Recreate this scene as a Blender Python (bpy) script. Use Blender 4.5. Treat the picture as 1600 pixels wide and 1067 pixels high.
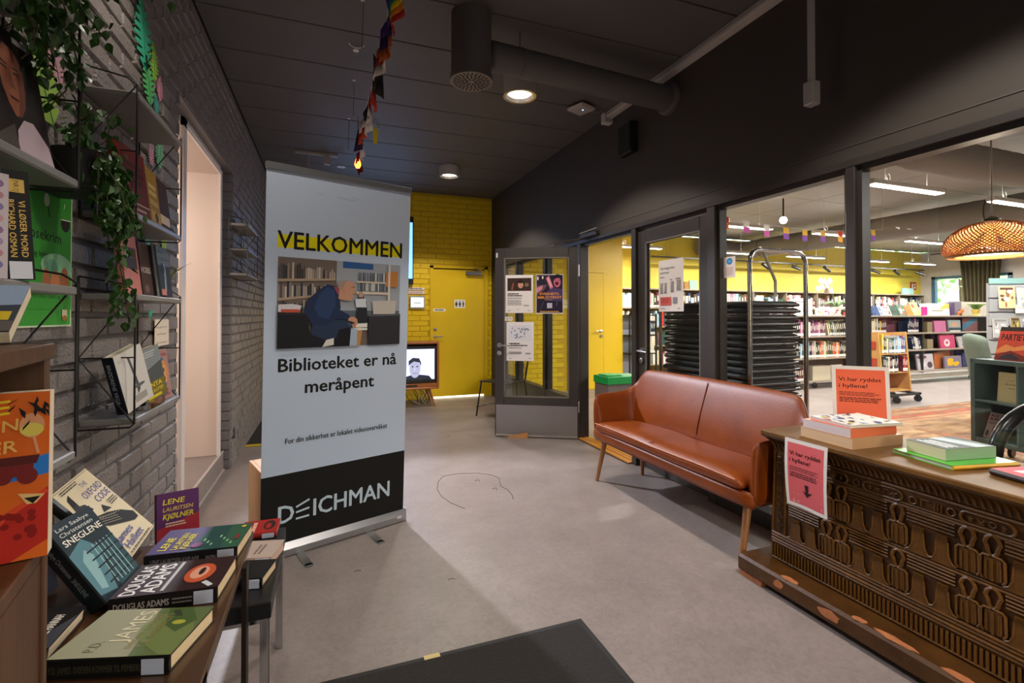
import bpy, bmesh, math, random
from mathutils import Vector, Matrix, Euler
random.seed(7)
PI = math.pi
S = bpy.context.scene
for o in list(bpy.data.objects): bpy.data.objects.remove(o)
C = S.collection

# ------------------------------------------------------------------ camera
HC = 1.30
FPX, PPX, PPY = 763.5, 800.0, 484.07
YAW, PITCH = math.radians(20.618), math.radians(.707)
cam = bpy.data.cameras.new('camera'); camo = bpy.data.objects.new('camera', cam); C.objects.link(camo)
camo.location = (0, 0, HC); camo.rotation_euler = (PI / 2 + PITCH, 0, -YAW)
cam.sensor_fit = 'HORIZONTAL'; cam.sensor_width = 36; cam.lens = FPX * 36 / 1600
cam.shift_y = -(533.5 - PPY) / 1600; cam.clip_start = .02; cam.clip_end = 200
S.camera = camo
# ------------------------------------------------------------------ exposure, sky, lights of the place and added fill
S.view_settings.view_transform = 'Standard'; S.view_settings.look = 'None'
S.view_settings.gamma = 1; S.view_settings.use_curve_mapping = False
S.view_settings.exposure = 0.26
W = bpy.data.worlds.new('sky'); S.world = W; W.use_nodes = True
_n = W.node_tree.nodes; _bg = _n['Background']
_sky = _n.new('ShaderNodeTexSky'); _sky.sky_type = 'NISHITA'; _sky.sun_disc = False
_sky.sun_elevation = math.radians(38); _sky.sun_rotation = math.radians(200); _sky.air_density = 1.4; _sky.dust_density = 3
W.node_tree.links.new(_sky.outputs[0], _bg.inputs[0]); _bg.inputs[1].default_value = 1.1
CAN_W, SPOT_W, TUBE_W, TRACK_W, REAR_W, SHELF_W, RECESS_W = 106, 720, 74, 5, 9, 36, 15

def lamp(kind, name, loc, watt, color=(1, 1, 1), rot=(0, 0, 0), parent=None, **kw):
    l = bpy.data.lights.new(name, kind); l.energy = watt; l.color = color
    for k, v in kw.items(): setattr(l, k, v)
    o = bpy.data.objects.new(name, l); C.objects.link(o); o.location = loc; o.rotation_euler = rot
    if parent: o.parent = parent
    return o
# added fill lamp standing in for daylight from an unseen entrance behind the camera
lamp('AREA', 'entrance_daylight', (1.2, -2.3, 1.5), REAR_W, (.93, .96, 1), (math.radians(84), 0, math.radians(-4)), shape='RECTANGLE', size=1.9, size_y=2.0)
# added unseen lamp brightening the white opening of the left wall, no fixture
lamp('AREA', 'side_room_lamp', (-1.75, 3.75, 2.2), RECESS_W, (1, .88, .77), (math.radians(20), math.radians(-25), 0), size=.6)

# ------------------------------------------------------------------ helpers
def ray(x, y):
    cy, sy, cp, sp = math.cos(YAW), math.sin(YAW), math.cos(PITCH), math.sin(PITCH)
    F = Vector((sy * cp, cy * cp, sp)); R = Vector((cy, -sy, 0)); U = R.cross(F)
    return R * ((x - PPX) / FPX) - U * ((y - PPY) / FPX) + F
CO = Vector((0, 0, HC))
def gz(x, y, z=0.): d = ray(x, y); return CO + d * ((z - HC) / d.z)       # where a photo pixel meets a level, a wall X or a wall Y
def gx(x, y, X): d = ray(x, y); return CO + d * (X / d.x)
def gy(x, y, Y): d = ray(x, y); return CO + d * (Y / d.y)

def lin(h):
    if isinstance(h, (tuple, list)): return tuple(h[:3]) + (1,)
    h = h.lstrip('#'); h = ''.join(c * 2 for c in h) if len(h) == 3 else h; r = [int(h[i:i + 2], 16) / 255 for i in (0, 2, 4)]
    return tuple(c / 12.92 if c <= .04045 else ((c + .055) / 1.055) ** 2.4 for c in r) + (1,)

MATS = {}
def M(name, color='#808080', rough=.5, metal=0., var=0., vscale=8., bump=0., bscale=60., emit=0., spec=.5, coat=0., stretch=None, color2=None, croughness=.1):
    if name in MATS: return MATS[name]
    m = bpy.data.materials.new(name); m.use_nodes = True; nt = m.node_tree; b = nt.nodes['Principled BSDF']; L = nt.links.new
    c = lin(color); b.inputs['Base Color'].default_value = c; b.inputs['Roughness'].default_value = rough
    b.inputs['Metallic'].default_value = metal; b.inputs['Specular IOR Level'].default_value = spec
    b.inputs['Coat Weight'].default_value = coat; b.inputs['Coat Roughness'].default_value = croughness
    if emit: b.inputs['Emission Color'].default_value = c; b.inputs['Emission Strength'].default_value = emit
    if var or bump:
        tc = nt.nodes.new('ShaderNodeTexCoord'); mp = nt.nodes.new('ShaderNodeMapping'); L(tc.outputs['Object'], mp.inputs[0])
        if stretch: mp.inputs['Scale'].default_value = stretch
    if var:
        n = nt.nodes.new('ShaderNodeTexNoise'); n.inputs['Scale'].default_value = vscale; n.inputs['Detail'].default_value = 6; n.inputs['Roughness'].default_value = .65
        L(mp.outputs[0], n.inputs['Vector'])
        r = nt.nodes.new('ShaderNodeValToRGB'); r.color_ramp.elements[0].position = .3; r.color_ramp.elements[1].position = .7
        c2 = lin(color2) if color2 else None
        r.color_ramp.elements[0].color = tuple(x * (1 - var) for x in c[:3]) + (1,)
        r.color_ramp.elements[1].color = c2 or tuple(min(1, x * (1 + var)) for x in c[:3]) + (1,)
        L(n.outputs['Fac'], r.inputs[0]); L(r.outputs[0], b.inputs['Base Color'])
        if emit: L(r.outputs[0], b.inputs['Emission Color'])
    if bump:
        n = nt.nodes.new('ShaderNodeTexNoise'); n.inputs['Scale'].default_value = bscale; n.inputs['Detail'].default_value = 5
        L(mp.outputs[0], n.inputs['Vector'])
        bp = nt.nodes.new('ShaderNodeBump'); bp.inputs['Strength'].default_value = bump; bp.inputs['Distance'].default_value = .01
        L(n.outputs['Fac'], bp.inputs['Height']); L(bp.outputs[0], b.inputs['Normal'])
    MATS[name] = m; return m

def glass_mat(name, tint=(.97, .985, .98), refl=1.0, rough=.0):
    if name in MATS: return MATS[name]
    m = bpy.data.materials.new(name); m.use_nodes = True; nt = m.node_tree; nt.nodes.clear(); L = nt.links.new
    o = nt.nodes.new('ShaderNodeOutputMaterial'); mx = nt.nodes.new('ShaderNodeMixShader'); t = nt.nodes.new('ShaderNodeBsdfTransparent')
    g = nt.nodes.new('ShaderNodeBsdfGlossy'); lw = nt.nodes.new('ShaderNodeLayerWeight'); pw = nt.nodes.new('ShaderNodeMath'); pw.operation = 'POWER'; pw.inputs[1].default_value = 4.5; ad = nt.nodes.new('ShaderNodeMath'); ad.inputs[1].default_value = .03; mu = nt.nodes.new('ShaderNodeMath'); mu.operation = 'MULTIPLY'
    t.inputs[0].default_value = tint + (1,); g.inputs['Roughness'].default_value = rough; lw.inputs[0].default_value = .5; mu.inputs[1].default_value = refl
    L(lw.outputs['Facing'], pw.inputs[0]); L(pw.outputs[0], ad.inputs[0]); L(ad.outputs[0], mu.inputs[0]); L(mu.outputs[0], mx.inputs[0]); L(t.outputs[0], mx.inputs[1]); L(g.outputs[0], mx.inputs[2]); L(mx.outputs[0], o.inputs[0])
    MATS[name] = m; return m

def print_mat(name, rough=.55, emit=0., coat=0.):
    if name in MATS: return MATS[name]
    m = bpy.data.materials.new(name); m.use_nodes = True; nt = m.node_tree; b = nt.nodes['Principled BSDF']; L = nt.links.new
    a = nt.nodes.new('ShaderNodeAttribute'); a.attribute_name = 'ink'; L(a.outputs['Color'], b.inputs['Base Color'])
    b.inputs['Roughness'].default_value = rough; b.inputs['Coat Weight'].default_value = coat; b.inputs['Specular IOR Level'].default_value = .25
    if emit:
        L(a.outputs['Color'], b.inputs['Emission Color']); b.inputs['Emission Strength'].default_value = emit
    MATS[name] = m; return m

class B:
    """collects shapes; build() links them as one mesh object"""
    def __init__(s): s.v = []; s.f = []; s.c = []; s.cur = None
    def add(s, vs, fs, mtx=None):
        k = len(s.v)
        s.v += [tuple(mtx @ Vector(p)) if mtx else tuple(p) for p in vs]; s.f += [tuple(i + k for i in f) for f in fs]; s.c += [s.cur] * len(fs); return s
    def box(s, x0, x1, y0, y1, z0, z1, mtx=None, bev=0.):
        if bev <= 0:
            vs = [(x, y, z) for z in (z0, z1) for y in (y0, y1) for x in (x0, x1)]
            return s.add(vs, [(0, 2, 3, 1), (4, 5, 7, 6), (0, 1, 5, 4), (2, 6, 7, 3), (0, 4, 6, 2), (1, 3, 7, 5)], mtx)
        b = min(bev, (x1 - x0) * .49, (y1 - y0) * .49, (z1 - z0) * .49); vs = []; fs = []
        X = (x0, x1); Y = (y0, y1); Z = (z0, z1); idx = {}
        for i in (0, 1):
            for j in (0, 1):
                for k in (0, 1):
                    sx, sy, sz = 1 - 2 * i, 1 - 2 * j, 1 - 2 * k
                    for ax in range(3):
                        p = [X[i] + sx * b, Y[j] + sy * b, Z[k] + sz * b]; p[ax] = (X[i], Y[j], Z[k])[ax]
                        idx[i, j, k, ax] = len(vs); vs.append(tuple(p))
        g = lambda i, j, k, a: idx[i, j, k, a]
        for a in range(3):
            for q in (0, 1):
                def at(p, r):
                    t = [0, 0, 0]; t[a] = q; t[(a + 1) % 3] = p; t[(a + 2) % 3] = r; return g(*t, a)
                f = [at(0, 0), at(1, 0), at(1, 1), at(0, 1)]; fs.append(f if q else f[::-1])
        for a in range(3):
            for p in (0, 1):
                for r in (0, 1):
                    def at(e, ax):
                        t = [0, 0, 0]; t[a] = e; t[(a + 1) % 3] = p; t[(a + 2) % 3] = r; return g(*t, ax)
                    f = [at(0, (a + 1) % 3), at(1, (a + 1) % 3), at(1, (a + 2) % 3), at(0, (a + 2) % 3)]
                    fs.append(f if (p + r) % 2 else f[::-1])
        for i in (0, 1):
            for j in (0, 1):
                for k in (0, 1):
                    f = [g(i, j, k, 0), g(i, j, k, 1), g(i, j, k, 2)]; fs.append(f if (i + j + k) % 2 else f[::-1])
        return s.add(vs, fs, mtx)
    def tube(s, pts, r, n=8, closed=False, caps=True):
        pts = [Vector(p) for p in pts]; m = len(pts); rs = r if isinstance(r, (list, tuple)) else [r] * m
        vs = []; fs = []; up = None
        for i, p in enumerate(pts):
            a = pts[(i - 1) % m] if (closed or i) else p; b = pts[(i + 1) % m] if (closed or i < m - 1) else p
            t = (b - a).normalized()
            if up is None: up = Vector((0, 0, 1)) if abs(t.z) < .9 else Vector((1, 0, 0))
            x = t.cross(up); x = x.normalized() if x.length > 1e-6 else t.orthogonal().normalized(); y = x.cross(t).normalized(); up = y
            vs += [tuple(p + (x * math.cos(2 * PI * k / n) + y * math.sin(2 * PI * k / n)) * rs[i]) for k in range(n)]
        for i in range(m if closed else m - 1):
            j = (i + 1) % m
            fs += [(i * n + k, i * n + (k + 1) % n, j * n + (k + 1) % n, j * n + k) for k in range(n)]
        if caps and not closed: fs += [tuple(range(n))[::-1], tuple((m - 1) * n + k for k in range(n))]
        return s.add(vs, fs)
    def cyl(s, a, b, r, n=16, r2=None): return s.tube([a, b], [r, r if r2 is None else r2], n)
    def lathe(s, prof, n=24, loc=(0, 0, 0), mtx=None, caps=True):
        vs = []; fs = []; m = len(prof)
        for r, z in prof: vs += [(loc[0] + r * math.cos(2 * PI * k / n), loc[1] + r * math.sin(2 * PI * k / n), loc[2] + z) for k in range(n)]
        for i in range(m - 1): fs += [(i * n + k, i * n + (k + 1) % n, (i + 1) * n + (k + 1) % n, (i + 1) * n + k) for k in range(n)]
        if caps:
            if prof[0][0] > 1e-5: fs.append(tuple(range(n))[::-1])
            if prof[-1][0] > 1e-5: fs.append(tuple((m - 1) * n + k for k in range(n)))
        return s.add(vs, fs, mtx)
    def prism(s, poly, d, mtx=None):
        """polygon in local xy, thickness d along +z"""
        n = len(poly); vs = [(x, y, 0) for x, y in poly] + [(x, y, d) for x, y in poly]
        return s.add(vs, [tuple(range(n))[::-1], tuple(range(n, 2 * n))] + [(i, (i + 1) % n, n + (i + 1) % n, n + i) for i in range(n)], mtx)
    def grid(s, fn, nu, nv, wrapu=False):
        vs = [tuple(fn(i / (nu if wrapu else nu - 1), j / (nv - 1))) for j in range(nv) for i in range(nu)]
        fs = [(j * nu + i, j * nu + (i + 1) % nu, (j + 1) * nu + (i + 1) % nu, (j + 1) * nu + i) for j in range(nv - 1) for i in range(nu if wrapu else nu - 1)]
        return s.add(vs, fs)
    def mesh(s, name, mat=None):
        me = bpy.data.meshes.new(name); me.from_pydata(s.v, [], s.f)
        if mat: me.materials.append(mat)
        if any(s.c):
            a = me.color_attributes.new('ink', 'FLOAT_COLOR', 'CORNER'); k = 0
            buf = []
            for f, c in zip(s.f, s.c): buf += list(c or (1, 1, 1, 1)) * len(f)
            a.data.foreach_set('color', buf)
        me.update(); return me
    def build(s, name, mat, parent=None, smooth=False, mods=None, loc=None, rot=None):
        me = s.mesh(name, mat)
        if smooth:
            for p in me.polygons: p.use_smooth = True
            if smooth != 'all':
                try: me.set_sharp_from_angle(angle=math.radians(40))
                except Exception: pass
        return link(name, me, parent, mods, loc, rot)

def link(name, me, parent=None, mods=None, loc=None, rot=None):
    o = bpy.data.objects.new(name, me); C.objects.link(o)
    if parent: o.parent = parent
    if loc: o.location = loc
    if rot: o.rotation_euler = rot
    for m in mods or []:
        if m[0] == 'sub': q = o.modifiers.new('smooth', 'SUBSURF'); q.levels = q.render_levels = m[1]
        if m[0] == 'bev': q = o.modifiers.new('edges', 'BEVEL'); q.width = m[1]; q.segments = m[2]; q.limit_method = 'ANGLE'
        if m[0] == 'sol': q = o.modifiers.new('thick', 'SOLIDIFY'); q.thickness = m[1]; q.offset = 0
    return o

def tag(o, label, cat, group=None, kind=None):
    o['label'] = label
    if cat: o['category'] = cat
    if group: o['group'] = group
    if kind: o['kind'] = kind
    return o
def thing(name, label, cat, loc=(0, 0, 0), rotz=0., group=None, rot=None, kind=None):
    o = bpy.data.objects.new(name, None); C.objects.link(o); o.empty_display_size = .1
    o.location = loc; o.rotation_euler = rot or (0, 0, rotz); return tag(o, label, cat, group, kind)
def struct(name, b, mat, label, cat): return tag(b.build(name, mat), label, cat, kind='structure')
def xf(loc, rot=(0, 0, 0), sc=(1, 1, 1)): return Matrix.LocRotScale(Vector(loc), Euler(rot), Vector(sc))

_tc = {}
def glyphs(s):
    """letters as flat faces, from the built-in font, scaled so that capitals are 1 high"""
    k = s
    if k not in _tc:
        cu = bpy.data.curves.new('t', 'FONT'); cu.body = s; cu.resolution_u = 2; cu.fill_mode = 'FRONT'
        ob = bpy.data.objects.new('t', cu); me = bpy.data.meshes.new_from_object(ob)
        vs = [(v.co.x / .729, v.co.y / .729) for v in me.vertices]; fs = [tuple(p.vertices) for p in me.polygons]
        w = max([v[0] for v in vs] or [1]); x0 = min([v[0] for v in vs] or [0])
        bpy.data.objects.remove(ob); bpy.data.curves.remove(cu); bpy.data.meshes.remove(me)
        _tc[k] = ([(x - x0, y) for x, y in vs], fs, max(w - x0, .01))
    return _tc[k]

class Art:
    """flat print on a rectangle: origin o (lower left), u and v the two edges, all in the parent's frame; coordinates 0..1"""
    def __init__(s, o, u, v, lift=.0004, step=.0001):
        s.o, s.u, s.v = Vector(o), Vector(u), Vector(v); s.n = s.u.cross(s.v).normalized(); s.w, s.h = s.u.length, s.v.length
        s.b = B(); s.k = lift; s.step = step
    def pt(s, a, b): return tuple(s.o + s.u * a + s.v * b + s.n * s.k)
    def poly(s, col, pts):
        s.b.cur = lin(col); s.b.add([s.pt(*p) for p in pts], [tuple(range(len(pts)))]); s.k += s.step; return s
    def rect(s, col, a0, b0, a1, b1): return s.poly(col, [(a0, b0), (a1, b0), (a1, b1), (a0, b1)])
    def ell(s, col, a, b, ra, rb, n=18, t0=0, t1=2 * PI): return s.poly(col, [(a + ra * math.cos(t0 + (t1 - t0) * i / n), b + rb * math.sin(t0 + (t1 - t0) * i / n)) for i in range(n)])
    def line(s, col, pts, w):
        for (a0, b0), (a1, b1) in zip(pts, pts[1:]):
            d = Vector(((a1 - a0) * s.w, (b1 - b0) * s.h)); 
            if d.length < 1e-9: continue
            d.normalize(); q = (-d.y * w / 2 / s.w, d.x * w / 2 / s.h)
            s.poly(col, [(a0 - q[0], b0 - q[1]), (a1 - q[0], b1 - q[1]), (a1 + q[0], b1 + q[1]), (a0 + q[0], b0 + q[1])]); s.k -= s.step
        s.k += s.step; return s
    def text(s, t, col, a, b, w=None, h=.05, al='l', bold=0., rot=0., slant=0.):
        """base line at (a, b), capitals h high, squeezed to width w"""
        vs, fs, tw = glyphs(t); hh = h * s.h; sx = (w * s.w / tw) if w else hh
        x0 = {'l': 0, 'c': -tw * sx / 2, 'r': -tw * sx}[al]; c, sn = math.cos(rot), math.sin(rot); out = []
        for x, y in vs:
            px = x * sx + x0 + slant * y * hh; py = y * hh
            out.append(s.pt(a + (px * c - py * sn) / s.w, b + (px * sn + py * c) / s.h))
        s.b.cur = lin(col); du, dv = s.u / s.w, s.v / s.h
        for i, (ox, oy) in enumerate(((0, 0),) if not bold else ((-1, 0), (1, 0), (0, -.8), (0, .8))): s.b.add([Vector(p) + (du * ox + dv * oy) * bold * hh + s.n * i * .00006 for p in out], fs)
        if bold: s.k += .00024
        s.k += s.step; return s
    def lines(s, col, a0, a1, b0, b1, n, th=.5, ragged=.15):
        """lines of small print too fine to read"""
        for i in range(n):
            y = b1 - (b1 - b0) * (i + .5) / n; hh = (b1 - b0) / n * th / 2; x = a0; e = a1 - random.random() * ragged * (a1 - a0)
            while x < e - .01:
                l = min((random.random() * .09 + .03) * (a1 - a0) * 1.3, e - x); s.rect(col, x, y - hh, x + l, y + hh); s.k -= s.step; x += l + .018 * (a1 - a0)
        s.k += s.step; return s
    def build(s, parent, name='print', mat=None): return s.b.build(name, mat or print_mat('print_ink'), parent)

WHITE = '#e9e6e2'
# ------------------------------------------------------------------ the setting
XL, XR, YB, ZC, ZH = -.77, 2.508, 7.60, 3.215, 2.10
YR = -2.6                      # wall behind the camera
LX, LY = 17.0, 9.6             # library: window wall, far wall
m_floor = M('vinyl_floor', '#8b807b', .38, var=.10, vscale=3.2, bump=.03, bscale=140, color2='#978b86')
_nt = m_floor.node_tree
_b = _nt.nodes['Principled BSDF']; _nz = _nt.nodes.new('ShaderNodeTexNoise'); _nz.inputs['Scale'].default_value = 38; _nz.inputs['Detail'].default_value = 8; _nz.inputs['Distortion'].default_value = 1.2
_mp = [n for n in _nt.nodes if n.type == 'MAPPING'][0]; _nt.links.new(_mp.outputs[0], _nz.inputs['Vector'])
_mx = _nt.nodes.new('ShaderNodeMix'); _mx.data_type = 'RGBA'; _mx.blend_type = 'MULTIPLY'; _mx.inputs[0].default_value = .45
_rp = _nt.nodes.new('ShaderNodeValToRGB'); _rp.color_ramp.elements[0].position = .33; _rp.color_ramp.elements[0].color = (.62, .6, .59, 1); _rp.color_ramp.elements[1].position = .62
_nt.links.new(_nz.outputs['Fac'], _rp.inputs[0]); _src = _b.inputs['Base Color'].links[0].from_socket
_nt.links.new(_src, _mx.inputs[6]); _nt.links.new(_rp.outputs[0], _mx.inputs[7]); _nt.links.new(_mx.outputs[2], _b.inputs['Base Color'])
_rr = _nt.nodes.new('ShaderNodeMapRange'); _rr.inputs[3].default_value = .3; _rr.inputs[4].default_value = .52; _nt.links.new(_nz.outputs['Fac'], _rr.inputs[0]); _nt.links.new(_rr.outputs[0], _b.inputs['Roughness'])

m_ceil = M('ceiling_board_dark', '#5b5755', .6, var=.05, vscale=5)
m_ceil2 = M('ceiling_board_grey', '#8f8c88', .55, var=.05, vscale=5)
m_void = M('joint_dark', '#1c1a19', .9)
m_brick = M('painted_brick_grey', '#7d7672', .42, var=.10, vscale=20, bump=.9, bscale=95, spec=.45)
m_mortar = M('painted_mortar_grey', '#5f5956', .6, bump=.6, bscale=80)
m_yel = M('painted_brick_yellow', '#e3c000', .5, var=.05, vscale=14, bump=.25, bscale=60)
m_yelj = M('painted_joint_yellow', '#c9a600', .7)
m_yelp = M('yellow_paint', '#dcb800', .42, var=.03, vscale=3)
m_dark = M('charcoal_wall', '#3d3630', .62, var=.06, vscale=2.5, bump=.06, bscale=40)
m_frame = M('dark_frame_paint', '#37322f', .38, var=.08, vscale=9)
m_white = M('white_paint', '#d8d0ca', .45)
m_chrome = M('chrome', '#c9c9cb', .12, 1)
m_steel = M('brushed_steel', '#a5a3a2', .32, 1, bump=.08, bscale=220, stretch=(1, 1, 18))
m_alu = M('aluminium', '#b4b5b8', .3, .9)
m_black = M('black_plastic', '#111112', .4)
m_blackg = M('black_gloss', '#0c0c0d', .12, coat=.5)
m_wood = M('oak_wood', '#9a6433', .42, var=.22, vscale=5, bump=.1, bscale=60, stretch=(1, 1, .12))
m_glass = glass_mat('clear_glass')
m_dglass = glass_mat('door_glass', (.93, .95, .93), 1.2)

floor = struct('floor', B().box(-2.6, LX, YR, LY, -.05, 0), m_floor, 'speckled grey vinyl floor running from hall into library', 'floor')
# hall ceiling, boards laid across
ceiling = struct('ceiling', B().box(XL - .3, XR + .06, YR, YB + .2, ZC + .02, ZC + .08), m_void, 'dark grey ceiling of wide boards above the hall', 'ceiling')
_w = .5235
_pm = B().box(XL, XR, 0, _w - .012, 0, .03, bev=.004).mesh('ceiling_board', m_ceil)
_y = 3.452 - _w * 12
while _y < YB - .05:
    if _y + _w > YB:
        B().box(XL, XR, 0, YB - _y - .005, 0, .03).build('ceiling_board', m_ceil, ceiling, loc=(0, _y, ZC))
    else: link('ceiling_board', _pm, ceiling, loc=(0, _y, ZC))
    _y += _w
# library ceiling in large plates
lceil = struct('ceiling_library', B().box(XR, LX, YR, LY, ZC + .02, ZC + .08), m_void, 'pale grey plated ceiling above the library', 'ceiling')
_pm = B().box(0, 2.388, 0, 1.188, 0, .03, bev=.004).mesh('ceiling_plate', m_ceil2)
for i in range(6):
    for j in range(11):
        x = XR + .25 + i * 2.4; y = YR + j * 1.2
        if y + 1.2 > LY: continue
        link('ceiling_plate', _pm, lceil, loc=(x, y, ZC))

# ---- left wall of painted bricks with a white-lined opening
OY0, OY1, OZ = 3.146, 4.755, 2.53
b = B(); T = XL - .012
b.box(XL - .25, T, YR, OY0, 0, ZC); b.box(XL - .25, T, OY1, YB, 0, ZC); b.box(XL - .25, T, OY0, OY1, OZ, ZC)
wl = struct('wall_left', b, m_mortar, 'grey painted brick wall with open shelves and a white opening', 'wall')
BL, BH, G = .248, .0815, .011
bricks = []
for r in range(40):
    z = r * BH + .004; h = BH - G
    if z + h > ZC: break
    segs = [(YR, OY0), (OY1, YB)] if z < OZ - .01 else [(YR, YB)]
    for a, e in segs:
        y = YR - (BL / 2 if r % 2 else 0)
        while y < e:
            y0, y1 = max(y, a), min(y + BL - G, e)
            if y1 - y0 > .03: bricks.append((y0, y1, z, h))
            y += BL
def vis(t):
    y0, y1, z, h = t; yc = (y0 + y1) / 2
    if yc < .95: return 0
    d = -.352 * .77 + .936 * yc; px = 800 + FPX * math.tan(math.atan(-.77 / yc) - YAW); py = 493 - (z + h / 2 - HC) * FPX / d
    return 1 / d if (-15 < px < 420 and -15 < py < 900) else 0
bricks.sort(key=vis, reverse=True)
random.seed(3)
def brick_geo(q, y0, y1, z, h):
    e = .006; x = XL - .014; d = .016 + random.uniform(-.004, .003); j = lambda: random.uniform(-.0025, .0025)
    vs = [(x, y0, z), (x, y1, z), (x, y1, z + h), (x, y0, z + h), (x + d, y0 + e + j(), z + e + j()), (x + d + j(), y1 - e + j(), z + e + j()), (x + d, y1 - e + j(), z + h - e + j()), (x + d + j(), y0 + e + j(), z + h - e + j())]
    q.add(vs, [(4, 5, 6, 7), (0, 1, 5, 4), (1, 2, 6, 5), (2, 3, 7, 6), (3, 0, 4, 7)])
_pool = {}
for t in bricks[:300]:
    y0, y1, z, h = t; k = round(y1 - y0, 3)
    lst = _pool.setdefault(k, [])
    if len(lst) < 6:
        q = B(); brick_geo(q, -(y1 - y0) / 2, (y1 - y0) / 2, 0, h); lst.append(q.mesh('brick', m_brick))
    link('brick', random.choice(lst), wl, loc=(0, (y0 + y1) / 2, z))
q = B()
for t in bricks[300:]: brick_geo(q, *t)
for r in range(31):
    z = r * BH + .004
    q.box(XL - .10, XL - .006, OY1 - .006, OY1 + .01, z, z + BH - G, bev=.003)
o = q.build('brickwork', m_brick, wl); o['kind'] = 'stuff'
# paper-dark back of the left wall below the ceiling and the side room behind the opening
m_cream = M('cream_plaster', '#dcc9bb', .6)
b = B(); fx = -.85
b.box(-2.4, fx, 4.63, 4.70, .155, 2.53); b.box(-2.4, fx, 3.25, 3.32, .155, 2.53); b.box(-2.4, -2.33, 3.25, 4.7, .155, 2.53); b.box(-2.4, fx, 3.25, 4.70, 2.47, 2.53)
struct('wall_side_room', b, m_cream, 'cream plastered sides of the opening in the brick wall', 'wall')
b = B(); b.box(fx, fx + .018, 4.60, 4.66, .155, 2.53); b.box(fx, fx + .018, 3.5, 3.57, .155, 2.53); b.box(fx, fx + .018, 3.5, 4.66, 2.47, 2.53); b.box(fx + .018, fx + .026, 4.612, 4.622, .155, 2.485); b.box(fx + .018, fx + .026, 3.55, 4.622, 2.485, 2.495)
struct('trim_1', b, M('white_trim', '#e4ddd8', .35), 'white casing around the opening in the brick wall', 'trim')
struct('trim_jamb', B().box(XL - .1, XL - .011, OY0, OY0 + .02, 0, OZ), m_void, 'dark end of the near brick wall at the white opening', 'trim')  # added black filler; the dark gap beside the bricks is put into its colour
struct('trim_2', B().box(XL - .1, XL - .004, OY0, OY1, OZ - .006, OZ + .012), M('steel_lintel', '#6f6b69', .5), 'grey steel lintel over the white opening', 'trim')
b = B(); b.box(-2.4, -.825, OY0, 4.757, .0, .153)
step = struct('floor_step', b, m_floor, 'single grey step up into the white opening', 'floor')
q = B(); q.box(-.837, -.822, OY0, 4.757, .150, .158); q.box(-.826, -.815, OY0, 4.757, .0, .006); q.build('edge_strip', M('pale_edge', '#b3aca6', .4), step)
# dark matting on the floor further down
mt2 = thing('floor_runner', 'dark floor runner with a yellow front edge along the far brick wall', 'runner', (0, 0, 0))
B().box(XL + .004, -.22, 5.52, 7.3, 0, .008, bev=.002).build('pile', M('runner_dark', '#1d1a17', .9, bump=.5, bscale=120), mt2); B().box(XL + .004, -.22, 5.47, 5.53, 0, .010, bev=.002).build('edge_strip', M('yellow_mark', '#c9ad12', .5), mt2)
_s = gx(366, 675, XL); so = thing('wall_socket', 'small grey wall socket low on the brick wall past the opening', 'socket', (XL + .002, _s.y, _s.z)); B().box(0, .022, -.045, .045, -.045, .045, bev=.005).build('plate', M('socket_grey', '#7a716d', .5), so); B().lathe([(.02, 0), (.02, .004), (0, .004)], 14, mtx=xf((.022, 0, 0), (0, PI / 2, 0))).build('outlet', M('socket_dark', '#4d4643', .5), so)

# ---- yellow end wall (hall and library core), toilets door
DX0, DX1, DZ = 1.49, 2.44, 2.09
b = B(); b.box(-1.1, DX0, YB + .012, YB + .2, 0, ZC + .03); b.box(DX1, 5.0, YB + .012, YB + .2, 0, ZC + .03); b.box(DX0, DX1, YB + .012, YB + .2, DZ, ZC + .03); b.box(4.9, 5.0, YB + .012, LY, 0, ZC); b.box(DX0, DX1, YB + .1, YB + .2, 0, DZ)
wf = struct('wall_front', b, m_yelj, 'yellow painted brick wall at the end of the hall', 'wall')
cells = []
for r in range(40):
    z = r * BH + .004; h = BH - .007
    if z + h > ZC: break
    x = XL - (BL / 2 if r % 2 else 0)
    while x < 5.0:
        x0, x1 = max(x, XL), min(x + BL - .007, 5.0)
        if z < DZ and x0 < DX1 and x1 > DX0:
            if x0 < DX0 - .03: x1 = DX0
            elif x1 > DX1 + .03: x0 = DX1
            else: x += BL; continue
        for u0, u1 in ((x0, min(x1, XR)), (max(x0, XR + .1), x1)):
            if u1 - u0 > .02: cells.append((u0, u1, z, h))
        x += BL
def yb_geo(q, x0, x1, z, h, y=YB + .012):
    d = -.010 + random.uniform(-.002, .002); e = .004
    q.add([(x0, y, z), (x1, y, z), (x1, y, z + h), (x0, y, z + h), (x0 + e, y + d, z + e), (x1 - e, y + d, z + e), (x1 - e, y + d, z + h - e), (x0 + e, y + d, z + h - e)], [(4, 5, 6, 7), (0, 1, 5, 4), (1, 2, 6, 5), (2, 3, 7, 6), (3, 0, 4, 7)])
_pool = {}; q = B(); n = 0
for x0, x1, z, h in cells:
    if x0 > 1.05 and x1 < 2.52:
        k = round(x1 - x0, 3)
        if k not in _pool:
            t = B(); yb_geo(t, 0, x1 - x0, 0, h, 0); _pool[k] = t.mesh('brick', m_yel)
        link('brick', _pool[k], wf, loc=(x0, YB + .012, z))
    elif x1 < 3.9: yb_geo(q, x0, x1, z, h)
q.build('brickwork', m_yel, wf)['kind'] = 'stuff'
q = B(); q.box(3.9, 5.003, YB - .006, YB + .012, 0, ZC); q.box(5.0, 5.004, YB, LY, 0, ZC); q.build('smooth_pier', m_yelp, wf)
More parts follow.
